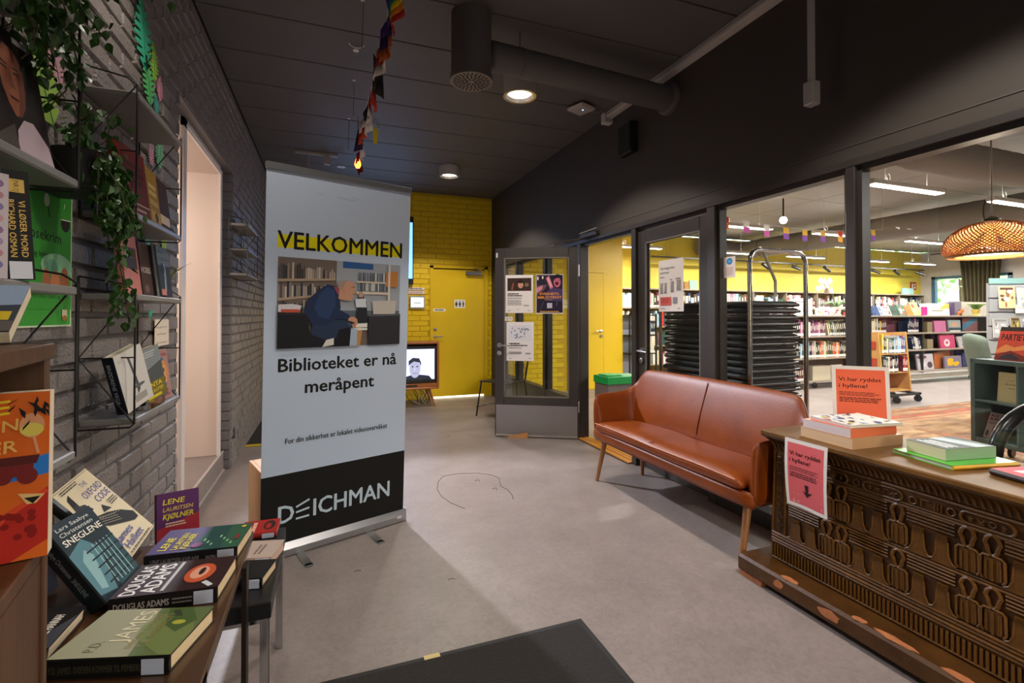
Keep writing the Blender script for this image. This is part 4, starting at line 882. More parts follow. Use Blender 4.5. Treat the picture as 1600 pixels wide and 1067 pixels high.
B().prism([(-.035, 0), (.03, -.01), (.02, -.11), (-.03, -.12)], .002, Matrix(((.6, 0, .8, p.x), (.8, 0, -.6, p.y), (0, 1, 0, p.z - .285), (0, 0, 0, 1)))).build('paper_tag', M('tag_yellow', '#d9c41a', .6), gl); B().prism([(-.05, 0), (.05, -.02), (0, .04)], .002, Matrix(((.6, 0, .8, p.x), (.8, 0, -.6, p.y), (0, 1, 0, p.z - .255), (0, 0, 0, 1)))).build('paper_bird', M('tag_grey', '#8a97a5', .6), gl)
bb = gy(559, 255, 4.9)
o = thing('flame_bulb', 'glowing orange filament bulb hanging at the end of the flag garland', 'bulb', bb); B().tube([(0, 0, .09), (0, 0, ZC - bb.z)], .0025, 5).build('wire', m_black, o); B().lathe([(.013, .05), (.013, .09), (0, .092)], 12).build('socket', m_black, o)
B().lathe([(0, -.05), (.018, -.045), (.03, -.02), (.028, .005), (.016, .04), (.012, .052)], 16).build('glass_bulb', M('bulb_glow', '#ff6a2a', .3, emit=7), o, True)
lamp('POINT', 'bulb_light', (0, 0, -.02), 2.5, (1, .42, .18), parent=o, shadow_soft_size=.03)

# ------------------------------------------------------------------ end of the hall: television, screen, signs
m_teak = M('teak', '#9c5a24', .38, var=.2, vscale=6, stretch=(.15, 1, 1), bump=.05, bscale=60)
tv = thing('retro_television', 'old teak television cabinet on splayed legs showing a black and white face', 'television', (1.06, 7.12, 0))
X1 = 1.49 - 1.06
q = B(); q.box(-X1, X1, -.20, .22, .90, .93, bev=.006); q.box(-X1, -X1 + .03, -.20, .22, .28, .9); q.box(X1 - .03, X1, -.20, .22, .28, .9); q.box(-X1, X1, -.20, .22, .26, .285, bev=.006); q.box(-X1 + .03, X1 - .03, .19, .22, .285, .9); q.build('cabinet', m_teak, tv)
B().box(-X1 + .03, X1 - .03, -.185, -.12, .345, .88, bev=.01).build('bezel', m_black, tv); B().box(-X1 + .03, X1 - .03, -.19, -.15, .285, .345).build('control_strip', m_teak, tv); B().box(-.05, .12, -.192, -.189, .30, .325).build('speaker_slot', m_black, tv)
a = Art((-.365, -.1855, .40), (.73, 0, 0), (0, 0, .43)); a.rect('#b9bde2', 0, 0, 1, 1); cx = .62
a.poly('#20222c', [(cx - .27, 0), (cx - .2, .10), (cx - .06, .16), (cx + .1, .16), (cx + .27, .12), (cx + .33, 0)]); a.ell('#8a8da6', cx, .36, .105, .30); a.poly('#23242e', [(cx - .12, .45), (cx - .12, .62), (cx - .04, .72), (cx + .08, .70), (cx + .12, .55), (cx + .11, .42), (cx + .09, .56), (cx - .02, .60), (cx - .09, .52)])
for s in (-1, 1): a.ell('#2c2e3a', cx + s * .045, .43, .022, .022, 8); a.ell('#9da1bd', cx - .005, .34, .014, .05, 8)
a.poly('#5d6078', [(cx - .05, .22), (cx + .06, .22), (cx + .05, .20), (cx - .04, .20)]); a.build(tv, 'screen', print_mat('screen_glow', .2, 1.3))
for sx, sy in ((-1, -1), (1, -1), (-1, 1), (1, 1)): B().tube([(sx * .30, sy * .12, .26), (sx * .385, sy * .17, .0)], [.02, .011], 10).build('leg', m_teak, tv, True)
random.seed(14)
for i in range(6):
    c = thing('cable', ('white' if i % 2 else 'black') + ' power cable looping on the floor under the old television', 'cable', (1.15 + .04 * i, 7.22, 0), group='cables under the television'); x = 0
    B().tube([(.02 * i - .1, .1, .245), (-.08 + .03 * i, .0, .12), (.0 + .02 * i, -.10 + .02 * i, .012), (.1, -.04, .01), (.08 - .03 * i, .06, .06), (.12, .10, .14), (.02, .14, .24)], .006, 6).build('lead', M('lead_white' if i % 2 else 'lead_black', '#c9c2bb' if i % 2 else '#17171a', .5), c, 'all', [('sub', 1)])
ws = thing('wall_monitor', 'large wall screen with bright pale blue picture mostly behind the banner', 'monitor', (.62, YB - .07, 1.78)); B().box(-.6, .6, 0, .05, 0, 1.04, bev=.004).build('housing', m_black, ws); a = Art((-.585, 0, .09), (1.17, 0, 0), (0, 0, .86)); a.rect('#6fa6f0', 0, 0, 1, 1); a.rect('#b8d4f8', .05, .6, .95, .92); a.build(ws, 'screen', print_mat('monitor_glow', .2, 2.0)); B().box(-.1, .1, .05, .068, .3, .7).build('bracket', m_black, ws)
dg = thing('room_panel', 'small white framed touch panel on the yellow brick wall', 'panel', (1.17, YB - .012, 1.41)); B().box(0, .235, -.022, 0, 0, .20, bev=.006).build('frame', M('panel_frame', '#a9a49a', .4), dg); a = Art((.02, -.022, .025), (.195, 0, 0), (0, 0, .15)); a.rect('#e6f2ee', 0, 0, 1, 1); a.rect('#bfe0d8', 0, .75, 1, 1); a.lines('#3c4348', .2, .8, .38, .5, 1, .8, 0); a.build(dg, 'screen', print_mat('panel_glow', .3, 1.0))
for i, (z, hh) in enumerate(((1.70, .04), (1.64, .045))):
    o = thing('wall_note', ('upper' if i == 0 else 'lower') + ' of two white paper strips above the touch panel on the yellow wall', 'note', (1.16, YB - .006, z)); B().box(0, .24, -.002, 0, 0, hh).build('strip', m_paper, o); a = Art((0, -.002, 0), (.24, 0, 0), (0, 0, hh)); a.rect('#e9dcd6', 0, 0, 1, 1); a.lines('#8c3d3a' if i else '#4b4540', .06, .94, .15, .85, 2 if i else 1, .5); a.build(o)
# light wooden crate behind the banner
wc = thing('wooden_crate', 'pale pine crate half hidden behind the left edge of the banner', 'crate', (-.20, 3.28, 0), .33)
m_pine = M('pine_board', '#b98a5c', .55, var=.2, vscale=7, stretch=(1, 1, .15)); 
for x0, x1, y0, y1, z0, z1, nm in ((-.21, -.19, -.15, .15, 0, .42, 'side_board'), (.19, .21, -.15, .15, 0, .42, 'side_board'), (-.19, .19, .13, .15, 0, .42, 'back_board'), (-.19, .19, -.15, .13, .01, .03, 'shelf'), (-.19, .19, -.15, .13, .40, .42, 'top_board')): B().box(x0, x1, y0, y1, z0, z1, bev=.002).build(nm, m_pine, wc)
# ------------------------------------------------------------------ wire wall shelves on the brick wall
m_wire = M('wire_black', '#26241f', .35, .4); m_shelf = M('shelf_grey', '#7c7a76', .38, var=.05, vscale=9)
XFs = -.612
def wall_shelf(label, y0, y1, zs, zt, zb, xf_=XFs, r=.0032):
    o = thing('wire_shelf', label, 'wall shelf', (XL, y0, zb), group=None); d = xf_ - XL; L_ = y1 - y0
    for y in (0, L_):
        q = B(); zm = (zt - zb) / 2; h = zt - zb
        q.tube([(.004, y, h + .035), (d - .03, y, h + .012), (d, y, h - .01), (d, y, .012), (d - .012, y, 0), (.004, y, 0)], r, 6); q.tube([(.004, y, h + .035), (.004, y, 0)], r, 6); q.tube([(d, y, h - .01), (.004, y, zm), (d, y, .01)], r * .8, 6); q.tube([(.004, y, zm), (d, y, zm)], r * .8, 6)
        q.build('side_frame', m_wire, o, True)
    for z in zs: B().box(.004, d + .004, .008, L_ - .008, z - zb - .022, z - zb, bev=.004).build('shelf', m_shelf, o)
    return o
Z1s, Z2s, Z3s, Z4s = 2.067, 1.652, 1.375, .954
wall_shelf('upper wire wall shelf with potted ivy and a portrait book', 1.03, 1.588, (Z1s, Z2s), Z1s + .03, Z2s - .03)
wall_shelf('lower wire wall shelf above the wooden bookcase, holding a black novel', 1.03, 1.588, (Z3s, Z4s), Z3s + .02, Z4s - .03)
wall_shelf('upper wire wall shelf beside the white opening, with dark red and mustard books', 2.0, 2.535, (Z1s, Z2s), Z1s + .03, Z2s - .03)
wall_shelf('lower wire wall shelf beside the white opening, with leaning books', 2.0, 2.535, (Z3s, Z4s), Z3s + .02, Z4s - .03)
wall_shelf('small empty wire wall shelf of three boards beyond the white opening', 4.57, 5.18, (2.07, 1.866, 1.655), 2.09, 1.63, -.63)

def stand(o, origin, X, Y):
    """put a lying book upright: origin lower left of the cover, X along its lower edge, Y up the cover"""
    X = Vector(X).normalized(); Y = Vector(Y); Y = (Y - X * Y.dot(X)).normalized(); Z = X.cross(Y)
    o.matrix_world = Matrix(((X.x, Y.x, Z.x, origin[0]), (X.y, Y.y, Z.y, origin[1]), (X.z, Y.z, Z.z, origin[2]), (0, 0, 0, 1))); return o
def sbook(label, origin, X, Y, size, cover, pages='#d3c4a8', art=None, spine=None, spine_art=None, hard=True, name='book', sticker=False, group=None):
    return stand(book(name, label, (0, 0, 0), size, (0, 0, 0), cover, pages, art, group, hard, spine, sticker, spine_art=spine_art), origin, X, Y)
YD, UPV = Vector((0, 1, 0)), Vector((-.12, 0, 1))
# upper right shelf
def art_a(a): a.rect('#571a17', 0, 0, 1, 1); a.lines('#2c0d0c', .08, .92, .45, .8, 3, .6); a.line('#b8a99a', [(0, .17), (1, .17)], .004); a.lines('#a89a8a', .1, .9, .05, .12, 1)
def art_b(a): a.rect('#8d6a1a', 0, 0, 1, 1); a.lines('#c9b070', .1, .8, .5, .75, 2, .6); a.rect('#b08a38', .1, .05, .95, .24); a.ell('#3c2d14', .55, .14, .16, .09); a.lines('#c9b070', .1, .9, .34, .44, 2)
def art_c(a): a.rect('#3a2622', 0, 0, 1, 1); a.rect('#c7b9a7', 0, .12, .9, .30)
sbook('dark red hardback standing on the upper shelf beside the white opening', (-.665, 1.985, Z2s), (.06, 1, 0), UPV, (.20, .235, .032), '#6e1a18', art=art_a, spine='#8c1d1c')
sbook('mustard yellow book standing on the upper shelf beside the white opening', (-.655, 2.205, Z2s), (-.05, 1, 0), UPV, (.15, .215, .03), '#9c7a28', art=art_b)
sbook('dark brown book standing at the far end of the upper shelf', (-.66, 2.365, Z2s), (-.02, 1, 0), UPV, (.145, .21, .025), '#42302a', art=art_c)
# middle shelf
def art_d(a): a.rect('#b9746a', 0, 0, 1, 1); a.rect('#3e3330', .22, .42, .9, .78); a.line('#6d5b55', [(.5, .45), (.62, .75)], .002); a.line('#6d5b55', [(.3, .6), (.85, .62)], .002)
def art_e(a): a.rect('#4a3633', 0, 0, 1, 1); a.text('HOBBS', '#cfc4ba', .05, .42, .85, .12); a.ell('#6e5a52', .4, .12, .2, .08)
def art_f(a):
    a.rect('#23262a', 0, 0, 1, 1); a.rect('#5d666c', 0, .62, 1, 1); a.text('mystiske', '#1b1d20', .1, .72, .85, .1, slant=.2); a.lines('#3a3f44', .1, .5, .86, .92, 1, .6); a.poly('#8f999e', [(.35, .1), (.5, .1), (.6, .5), (.55, .68), (.4, .62), (.45, .4)]); a.ell('#14161a', .35, .55, .16, .12); a.rect('#c2786a', .05, .02, .45, .14)
sbook('pink book with a dark grey square on the middle shelf behind the ivy', (-.665, 2.03, Z3s), (.03, 1, 0), UPV, (.135, .215, .02), '#b9746a', art=art_d, hard=False)
sbook('dark brown paperback on the middle shelf between a pink and a black book', (-.668, 2.172, Z3s), (.05, 1, 0), UPV, (.10, .20, .03), '#4a3633', art=art_e, hard=False)
sbook('black and silver novel with script title on the middle shelf', (-.640, 2.275, Z3s), (.02, 1, 0), UPV, (.135, .20, .03), '#23262a', art=art_f)
# lowest shelf: three leaning books and a pink one
def art_g(a): a.rect('#c8c4bd', 0, 0, 1, 1); a.poly('#4a4b4c', [(.42, .88), (.5, .86), (.58, .5), (.62, .28), (.5, .2), (.5, .5)]); a.ell('#5d5e5e', .62, .34, .2, .03); a.rect('#9a968f', .35, .08, .8, .2); a.rect('#b9b5ae', .1, .85, .2, .9)
def sp_g(a): a.rect('#12182a', 0, 0, 1, 1); a.text('BRØDRENE VEGA', '#b8c0ce', .12, .3, .7, .4, bold=.01)
def art_h(a): a.rect('#4b4f4e', 0, 0, 1, 1); a.poly('#7c8384', [(0, .55), (1, .7), (1, 1), (0, 1)]); a.rect('#6d6124', .05, .02, .98, .36); a.text('JENTA', '#d8c02a', .14, .25, .7, .09, bold=.02); a.text('SOM SLUTTET', '#d8c02a', .14, .15, .72, .06, bold=.02); a.lines('#d8c02a', .14, .8, .04, .11, 1, .8); a.lines('#b8bcbc', .1, .8, .82, .95, 3, .5)
def sp_h(a): a.rect('#15171a', 0, 0, 1, 1); a.text('TRUDE TEIGE   JENTA SOM', '#c6cacb', .06, .3, .86, .42, bold=.01)
def art_i(a):
    a.rect('#a77d78', 0, 0, 1, 1); a.ell('#2b5f86', .42, .52, .42, .34); a.ell('#c7874f', .62, .54, .30, .24); a.ell('#d8a86c', .62, .58, .12, .10); a.ell('#d8a86c', .62, .40, .12, .10); a.ell('#7a4a2c', .62, .58, .06, .05); a.ell('#7a4a2c', .62, .40, .06, .05); a.text('Anne Cath.', '#8c2f33', .1, .87, .8, .07, slant=.15); a.lines('#8c2f33', .2, .85, .14, .2, 1, .8); a.text('BADET', '#8c2f33', .3, .05, .6, .06, bold=.01)
ln = Vector((-.10, -.33, 1)); fwd = Vector((.10, 1, -.02))
sbook('white novel with a dark figure and navy spine leaning on the lowest shelf', (-.665, 2.03, Z4s + .012), (.30, 1, .33), Vector((-.14, -.30, 1)), (.135, .205, .032), '#c8c4bd', art=art_g, spine='#12182a', spine_art=sp_g)
sbook('grey and olive novel with yellow title leaning on the lowest shelf', (-.665, 2.19, Z4s + .012), (.30, 1, .22), Vector((-.14, -.20, 1)), (.13, .20, .036), '#4b4f4e', art=art_h, spine='#15171a', spine_art=sp_h)
sbook('pink book with a blue round figure at the end of the lowest shelf', (-.66, 2.35, Z4s), (.10, 1, 0), UPV, (.135, .205, .022), '#a77d78', art=art_i, hard=False)
t = thing('acrylic_stand', 'clear acrylic book stand on the lowest wire shelf', 'book stand', (-.70, 2.13, Z4s)); q = B(); q.box(0, .09, 0, .19, .002, .005); q.box(.088, .092, 0, .19, .002, .03); q.box(0, .004, 0, .19, .002, .12); q.build('stand', glass_mat('acrylic', (.95, .96, .96), 1.5), t)
t = thing('paper_note', 'small cream note taped to the brick between the lowest shelf and the opening', 'note', (XL + .010, gx(241, 542, XL + .01).y, gx(241, 542, XL + .01).z)); NW, NH = gx(263, 542, XL + .01).y - gx(241, 542, XL + .01).y, gx(241, 499, XL + .01).z - gx(241, 542, XL + .01).z; B().box(0, .001, 0, NW, 0, NH).build('sheet', M('cream_paper', '#d9c9b4', .6), t); a = Art((.001, 0, 0), (0, NW, 0), (0, 0, NH)); a.rect('#dccdb9', 0, 0, 1, 1); a.text('Lån gjerne fra', '#2a2622', .08, .68, .8, .07); a.text('utstillingen', '#2a2622', .14, .42, .66, .07); a.text('på automaten', '#2a2622', .1, .1, .76, .07); a.build(t)
# left shelves: portrait book, black novel, pale book
def art_p(a):
    a.rect('#211b18', 0, 0, 1, 1); a.rect('#a88a34', 0, .52, .22, 1); a.poly('#15100e', [(.22, .40), (.95, .45), (1, .95), (.6, 1), (.26, .92)]); a.poly('#c3c6cc', [(.62, .93), (.9, .95), (.9, .99), (.62, .98)])
    a.poly('#9c6049', [(.30, .62), (.34, .80), (.46, .88), (.62, .86), (.70, .72), (.69, .55), (.64, .40), (.55, .30), (.45, .28), (.37, .36), (.31, .48)]); a.poly('#6d3f30', [(.52, .87), (.62, .86), (.70, .72), (.69, .55), (.64, .40), (.55, .30), (.50, .29), (.56, .45), (.58, .65)]); a.poly('#120d0b', [(.27, .62), (.31, .86), (.48, .95), (.68, .90), (.75, .66), (.70, .76), (.60, .85), (.44, .86), (.35, .78)])
    a.poly('#2a1712', [(.34, .665), (.43, .655), (.43, .64), (.34, .645)]); a.poly('#2a1712', [(.52, .655), (.61, .665), (.61, .645), (.52, .64)]); a.poly('#20120e', [(.33, .705), (.44, .69), (.44, .68), (.33, .69)]); a.poly('#20120e', [(.51, .69), (.62, .705), (.62, .69), (.51, .68)]); a.poly('#7c4a38', [(.47, .65), (.44, .51), (.52, .51)]); a.poly('#5e2c26', [(.40, .435), (.55, .435), (.53, .415), (.42, .415)])
    a.poly('#b7a5ae', [(.42, .16), (.56, .28), (.72, .30), (.95, .16), (1, 0), (.38, 0)]); a.poly('#4a423e', [(0, 0), (.38, .2), (.40, 0)])
sbook('large book with a close-up portrait cover leaning on the upper shelf under the ivy', (-.655, 1.265, Z2s + .002), (.0, 1, .0), Vector((-.16, -.05, 1)), (.235, .275, .03), '#2a2420', art=art_p)
sbook('flat grey box file lying behind the portrait book on the upper shelf', (-.72, 1.505, Z2s + .002), (.0, 1, 0), Vector((-.1, 0, 1)), (.07, .11, .025), '#3a3836')
def sp_o(a): a.rect('#121111', 0, 0, 1, 1); a.text('VI LØSER MORD', '#d8b45a', .27, .55, .52, .26, bold=.02); a.text('RICHARD OSMAN', '#d8b45a', .27, .14, .52, .26, bold=.02); a.rect('#d8b45a', .08, .2, .2, .8); a.text('[NR.1]', '#121111', .09, .4, .1, .2); a.rect('#d0d2da', .83, .05, .99, .9)
o = book('novel', 'thick black novel with gold spine lettering on the lower shelf', (0, 0, 0), (.145, .23, .045), (0, 0, 0), '#161514', '#cfc8bb', sticker=False, spine_art=sp_o)
stand(o, (-.628, 1.325, Z3s), (-.75, .62, 0), Vector((-.02, -.07, 1)))
o = book('pale_book', 'pale pink and white patterned book beside the black novel', (0, 0, 0), (.14, .21, .035), (0, 0, 0), '#c7b2b8', '#cfc8bb', art=None, spine='#cbb9c0', spine_art=lambda a: (a.rect('#c9bcc2', 0, 0, 1, 1), [a.ell(c, .1 + .11 * i, .5, .04, .3, 8) for i, c in enumerate(['#8d6f93', '#b8848c', '#7f76a5', '#c79a9a', '#8d6f93', '#a58db0', '#b8848c', '#7f76a5'])]))
stand(o, (-.632, 1.255, Z3s), (-.75, .62, 0), Vector((0, 0, 1)))
# green poster on the wall
gp_ = thing('green_poster', 'green laminated cosy crime poster on the brick wall behind the shelf', 'poster', (XL + .01, 1.63, 1.268)); B().box(0, .0015, 0, .30, 0, .425).build('sheet', M('laminate', '#bcd8a8', .25), gp_)
a = Art((.0015, 0, 0), (0, .30, 0), (0, 0, .425)); a.rect('#c9dcb8', 0, 0, 1, 1); G_ = '#3d9a37'; a.rect(G_, .02, .012, .98, .988); a.text('Kosekrim', '#173016', .12, .585, .66, .075, bold=.015); a.text('nydelig krim med sjarm', '#173016', .12, .47, .78, .04); a.ell('#c5d8c0', .5, .86, .05, .045); a.line('#1c2b1b', [(.52, .82), (.56, .75)], .006); a.ell('#2a1f17', .86, .75, .09, .07); a.rect(G_, .76, .76, .97, .85); a.line('#e3efe0', [(.76, .76), (.96, .77)], .003); a.line('#e3efe0', [(.82, .84), (.84, .88)], .003); a.ell('#8fc79c', .7, .42, .3, .09); a.ell('#6fae8c', .6, .38, .12, .09); a.rect(G_, .02, .22, .98, .36); a.ell('#b06a4a', .5, .31, .07, .09); a.ell('#c07a52', .66, .30, .09, .09); a.ell('#b06a4a', .84, .32, .09, .1); a.rect(G_, .02, .12, .98, .23); a.text('Krim uten blod og gørr', '#173016', .2, .195, .72, .032); a.rect('#dccdb2', .8, .06, .9, .12); a.ell('#a8773c', .85, .06, .05, .02); a.build(gp_)
# ------------------------------------------------------------------ paper monstera cut-outs
def monstera(label, c, s, rot, col, yx=None):
    o = thing('paper_leaf', label, 'paper decoration', (XL + .012, c[0], c[1])); n = 9; R_ = []; Lf = []
    for i in range(n + 1):
        t_ = i / n; w = .36 * math.sin(PI * (t_ ** .75)) + .02; R_ += [(w, t_ - .02)]
        if 0 < i < n - 1: R_ += [(w * .95, t_ + .03), (w * .35, t_ + .025), (w * .38, t_ + .05)]
    pts = [(0, -.12)] + R_ + [(-x, z) for x, z in R_[::-1]]; c_, s_ = math.cos(rot), math.sin(rot)
    B().prism([((x * c_ - z * s_) * s, (x * s_ + z * c_) * s) for x, z in pts], .0016, Matrix(((0, 0, 1, 0), (1, 0, 0, 0), (0, 1, 0, 0), (0, 0, 0, 1)))).build('cutout', M('paper_' + col.strip('#'), col, .6), o)
    B().prism([((x * c_ - z * s_) * s, (x * s_ + z * c_) * s) for x, z in ((-.008, -.12), (.008, -.12), (.004, .95), (-.004, .95))], .0024, Matrix(((0, 0, 1, 0), (1, 0, 0, 0), (0, 1, 0, 0), (0, 0, 0, 1)))).build('midrib', M('paper_rib', '#2d5c45', .6), o)
gw = lambda x, y: gx(x, y, XL + .012)
for x, y, s, rot, col, nm in ((228, 108, .30, .25, '#2f9c78', 'teal green paper monstera leaf, topmost of the chain beside the white opening'), (241, 124, .17, .1, '#8fc23c', 'lime paper monstera leaf in the chain beside the white opening'), (235, 163, .21, .3, '#4fae62', 'mid green paper monstera leaf in the chain beside the white opening'), (249, 156, .12, -.1, '#d58ca0', 'small pink paper leaf in the chain beside the white opening'), (245, 180, .10, .2, '#3d9c92', 'small turquoise paper leaf above the top wire shelf'), (82, 192, .24, .55, '#93b94c', 'pale lime paper monstera leaf behind the ivy'), (92, 132, .13, .4, '#b98a94', 'dusty pink paper leaf behind the ivy'), (237, 258, .10, .2, '#c98fa4', 'small pink paper leaf above the dark red book'), (248, 262, .17, -.2, '#6fae84', 'sage paper monstera leaf above the mustard book'), (232, 392, .10, .5, '#62b89c', 'mint paper leaf under the upper wire shelf'), (255, 392, .12, -.2, '#9bbf4c', 'lime paper leaf under the upper wire shelf'), (232, 492, .055, -1.3, '#3fae82', 'bright green paper leaf below the middle shelf')):
    p = gw(x, y); monstera(nm, (p.y, p.z), s, rot, col)
# ------------------------------------------------------------------ trailing ivy
m_leaf = M('ivy_leaf', '#26481a', .45, var=.35, vscale=40, color2='#3f6b24'); m_stem = M('ivy_stem', '#4a3a20', .7)
def leaf_geo(s):
    pr = [(0, 0, 0), (-.30, .22, .06), (-.38, .5, .05), (-.2, .8, .02), (0, 1.1, -.06), (.2, .8, .02), (.38, .5, .05), (.30, .22, .06), (0, .35, -.02), (0, .7, -.02)]
    return [(x * s, y * s, z * s) for x, y, z in pr], [(0, 8, 2, 1), (8, 9, 3, 2), (9, 4, 3), (0, 7, 6, 8), (8, 6, 5, 9), (9, 5, 4)]
LV = []
for s in (.021, .026, .032): q = B(); q.add(*leaf_geo(s)); LV.append(q.mesh('leaf', m_leaf))
def ivy(o, vines, n_single, seed, step_=.0125):
    """vines: lists of points; leaves sit along them, the first n_single as leaf objects, the rest joined"""
    random.seed(seed); spots = []
    for pts in vines:
        pts = [Vector(p) for p in pts]; B().tube(pts, .0018, 4).build('vine', m_stem, o)
        for a_, b_ in zip(pts, pts[1:]):
            L_ = (b_ - a_).length; k = max(1, int(L_ / step_))
            for i in range(k):
                for _ in range(2):
                    p = a_.lerp(b_, (i + random.random()) / k) + Vector((random.gauss(0, .012), random.gauss(0, .014), random.gauss(0, .008)))
                    spots.append((p, Euler((random.uniform(-1.9, -.5), random.uniform(-.5, .5), random.uniform(0, 2 * PI)))))
    random.shuffle(spots); rest = B()
    for i, (p, e) in enumerate(spots):
        if p.x + o.location.x < XL + .03: p.x = XL + .03 - o.location.x
        if i < n_single: link('leaf', random.choice(LV), o, loc=p, rot=e)
        else: rest.add(*leaf_geo(random.choice((.021, .026, .032))), Matrix.Translation(p) @ e.to_matrix().to_4x4())
    if rest.v: rest.build('foliage', m_leaf, o)['kind'] = 'stuff'
def wander(p, steps, d, sway, drop, seed):
    random.seed(seed); p = Vector(p); out = [tuple(p)]; v = Vector(d)
    for i in range(steps):
        v = (v + Vector((random.gauss(0, sway), random.gauss(0, sway), random.gauss(0, sway) - drop))).normalized(); p = p + v * .05; out.append(tuple(p))
    return out
m_pot = M('pot_black', '#1a1918', .55)
pa = thing('trailing_ivy', 'large trailing ivy with small dark leaves on the top of the left wire shelf', 'plant', (-.69, 1.24, Z1s))
B().lathe([(.05, 0), (.062, .10), (.066, .11), (.058, .11), (.05, .09), (0, .09)], 18).build('pot', m_pot, pa, True)
vs = []
for k in range(26):
    a_ = 2 * PI * k / 26; vs.append(wander((.02 * math.cos(a_), .03 * math.sin(a_), .11), 4 + k % 3, (.35 * math.cos(a_) + .05, 1.0 * math.sin(a_), .75), .26, .10, 50 + k))
for k in range(16): vs.append(wander((.05, -.28 + .034 * k, .07), 4 + k % 3, (.3, .0, -.2), .2, .10, 90 + k))
for k in range(6): vs.append(wander((.06, .16 + .02 * k, -.01), 3 + k % 3, (.0, .5, -.6), .25, .10, 190 + k))
ivy(pa, vs, 170, 5)
pb = thing('trailing_ivy', 'ivy in a black wall pot trailing down between the two pairs of shelves', 'plant', (-.680, 1.77, 1.665))
B().lathe([(.05, 0), (.062, .10), (.068, .11), (.06, .11), (.05, .09), (0, .09)], 20).build('pot', m_pot, pb, True); B().box(-.095, .07, -.085, .085, -.012, 0, bev=.004).build('bracket_shelf', m_pot, pb)
vs = [wander((.03 * math.cos(k), .04 * math.sin(k), .12), 3, (.2 * math.cos(k * 1.7) + .1, .8 * math.sin(k * 1.7), .6), .25, .2, 20 + k) for k in range(9)]
for k in range(17): vs.append(wander((.06, -.05 + .011 * k, .10), 4 + (k * 5) % 5, (.10, .03, -.6), .10, .4, 300 + k))
vs.append(wander((.07, .05, .05), 9, (.0, .02, -1), .05, .3, 77)); vs.append(wander((.075, .065, .03), 8, (.0, .02, -1), .05, .3, 78))
ivy(pb, vs, 130, 9)
pc = thing('small_grass_pot', 'small spiky green plant at the end of the middle wire shelf', 'plant', (-.66, 2.475, Z3s)); B().lathe([(.02, 0), (.026, .05), (.02, .05), (0, .045)], 14).build('pot', M('pot_pink', '#a8574c', .5), pc, True); random.seed(31); q = B()
for k in range(46):
    a_ = random.uniform(0, 6.28); l_ = random.uniform(.05, .13); e = random.uniform(.2, 1.0); q.tube([(0, 0, .045), (.5 * l_ * math.cos(a_) * e, .5 * l_ * math.sin(a_) * e, .045 + .6 * l_), (l_ * math.cos(a_) * e, l_ * math.sin(a_) * e, .045 + .85 * l_)], [.0018, .0016, .0004], 4)
q.build('blades', M('grass_blade', '#6d7a34', .6), pc)['kind'] = 'stuff'

# ------------------------------------------------------------------ display tables with books
TZ = .60
m_dtop = M('dark_walnut', '#3b2414', .3, var=.3, vscale=6, stretch=(1, .15, 1), coat=.3, color2='#4f321d'); m_iron = M('brown_steel', '#2a201b', .4, .5)
tb = thing('display_table', 'dark walnut display table on flat steel legs covered with crime novels', 'table', (0, 0, 0))
ty1 = gz(397, 829, TZ).y; tx1 = gz(397, 829, TZ).x
B().box(-.745, tx1, 1.06, ty1, TZ - .022, TZ, bev=.004).build('table_top', m_dtop, tb)
B().box(-.73, tx1 - .012, 1.08, 1.60, TZ - .06, TZ - .022).build('apron', m_iron, tb)
for x, y in ((tx1 + .001, 1.545), (tx1 - .012, 1.09), (-.745, 1.545), (-.745, 1.09)): B().box(x, x + .012, y, y + .045, 0, TZ - .004).build('leg', m_iron, tb)
BZ = .452
tk2 = thing('side_table', 'small black table on square chrome legs half under the walnut table', 'table', (0, 0, 0)); bx1 = -.155
B().box(-.745, bx1, 1.62, 2.17, BZ - .05, BZ, bev=.003).build('table_top', m_black, tk2)
for x, y in ((bx1 - .032, 1.64), (bx1 - .032, 2.12), (-.73, 1.64), (-.73, 2.12)): B().box(x, x + .026, y, y + .026, 0, BZ - .05, bev=.002).build('leg', m_chrome, tk2)
for y in (1.64, 2.12): B().box(-.72, bx1 - .01, y + .004, y + .022, BZ - .072, BZ - .05).build('rail', m_chrome, tk2)
def lay(label, A, Bp, depth, t, cover, art, z=TZ, pages='#d6bd93', spine_art=None, sticker=True, name='book', spine=None):
    """book lying with its spine from photo point A (left) to Bp (right) towards the hall"""
    a_, b_ = gz(*A, z), gz(*Bp, z); h = (b_ - a_).length; Y = (a_ - b_).normalized(); X = Vector((Y.y, -Y.x, 0)); 
    o = book(name, label, (0, 0, 0), (depth, h, t), (0, 0, 0), cover, pages, art, spine_art=spine_art, sticker=False, spine=spine)
    if sticker: B().box(-.0075, -.004, .008, .05, .002, t - .002).build('shelf_sticker', M('sticker', '#c9cfdf', .3), o)
    return stand(o, b_, X, Y)
def art_j(a):
    a.rect('#5b6a3e', 0, 0, 1, 1); a.poly('#8d8a6c', [(0, .35), (1, .5), (1, 1), (0, 1)]); a.poly('#6c7a44', [(.0, .1), (.35, .45), (.6, .5), (1, .35), (1, .2), (.5, .0), (0, 0)]); a.poly('#435a2c', [(.45, .15), (.6, .3), (1, .42), (1, .2), (.7, .05)]); a.ell('#a8a83c', .66, .2, .05, .06); a.poly('#2d3a20', [(.8, .22), (.95, .3), (.95, .36), (.8, .3)])
    a.text('P.D.', '#5f5a3e', .1, .68, .2, .10); a.text('JAMES', '#c9bf98', .26, .50, .68, .16); a.text('DØDEN KOMMER', '#8d8250', .15, .40, .72, .06); a.text('TIL PEMBERLEY', '#8d8250', .15, .30, .72, .06)
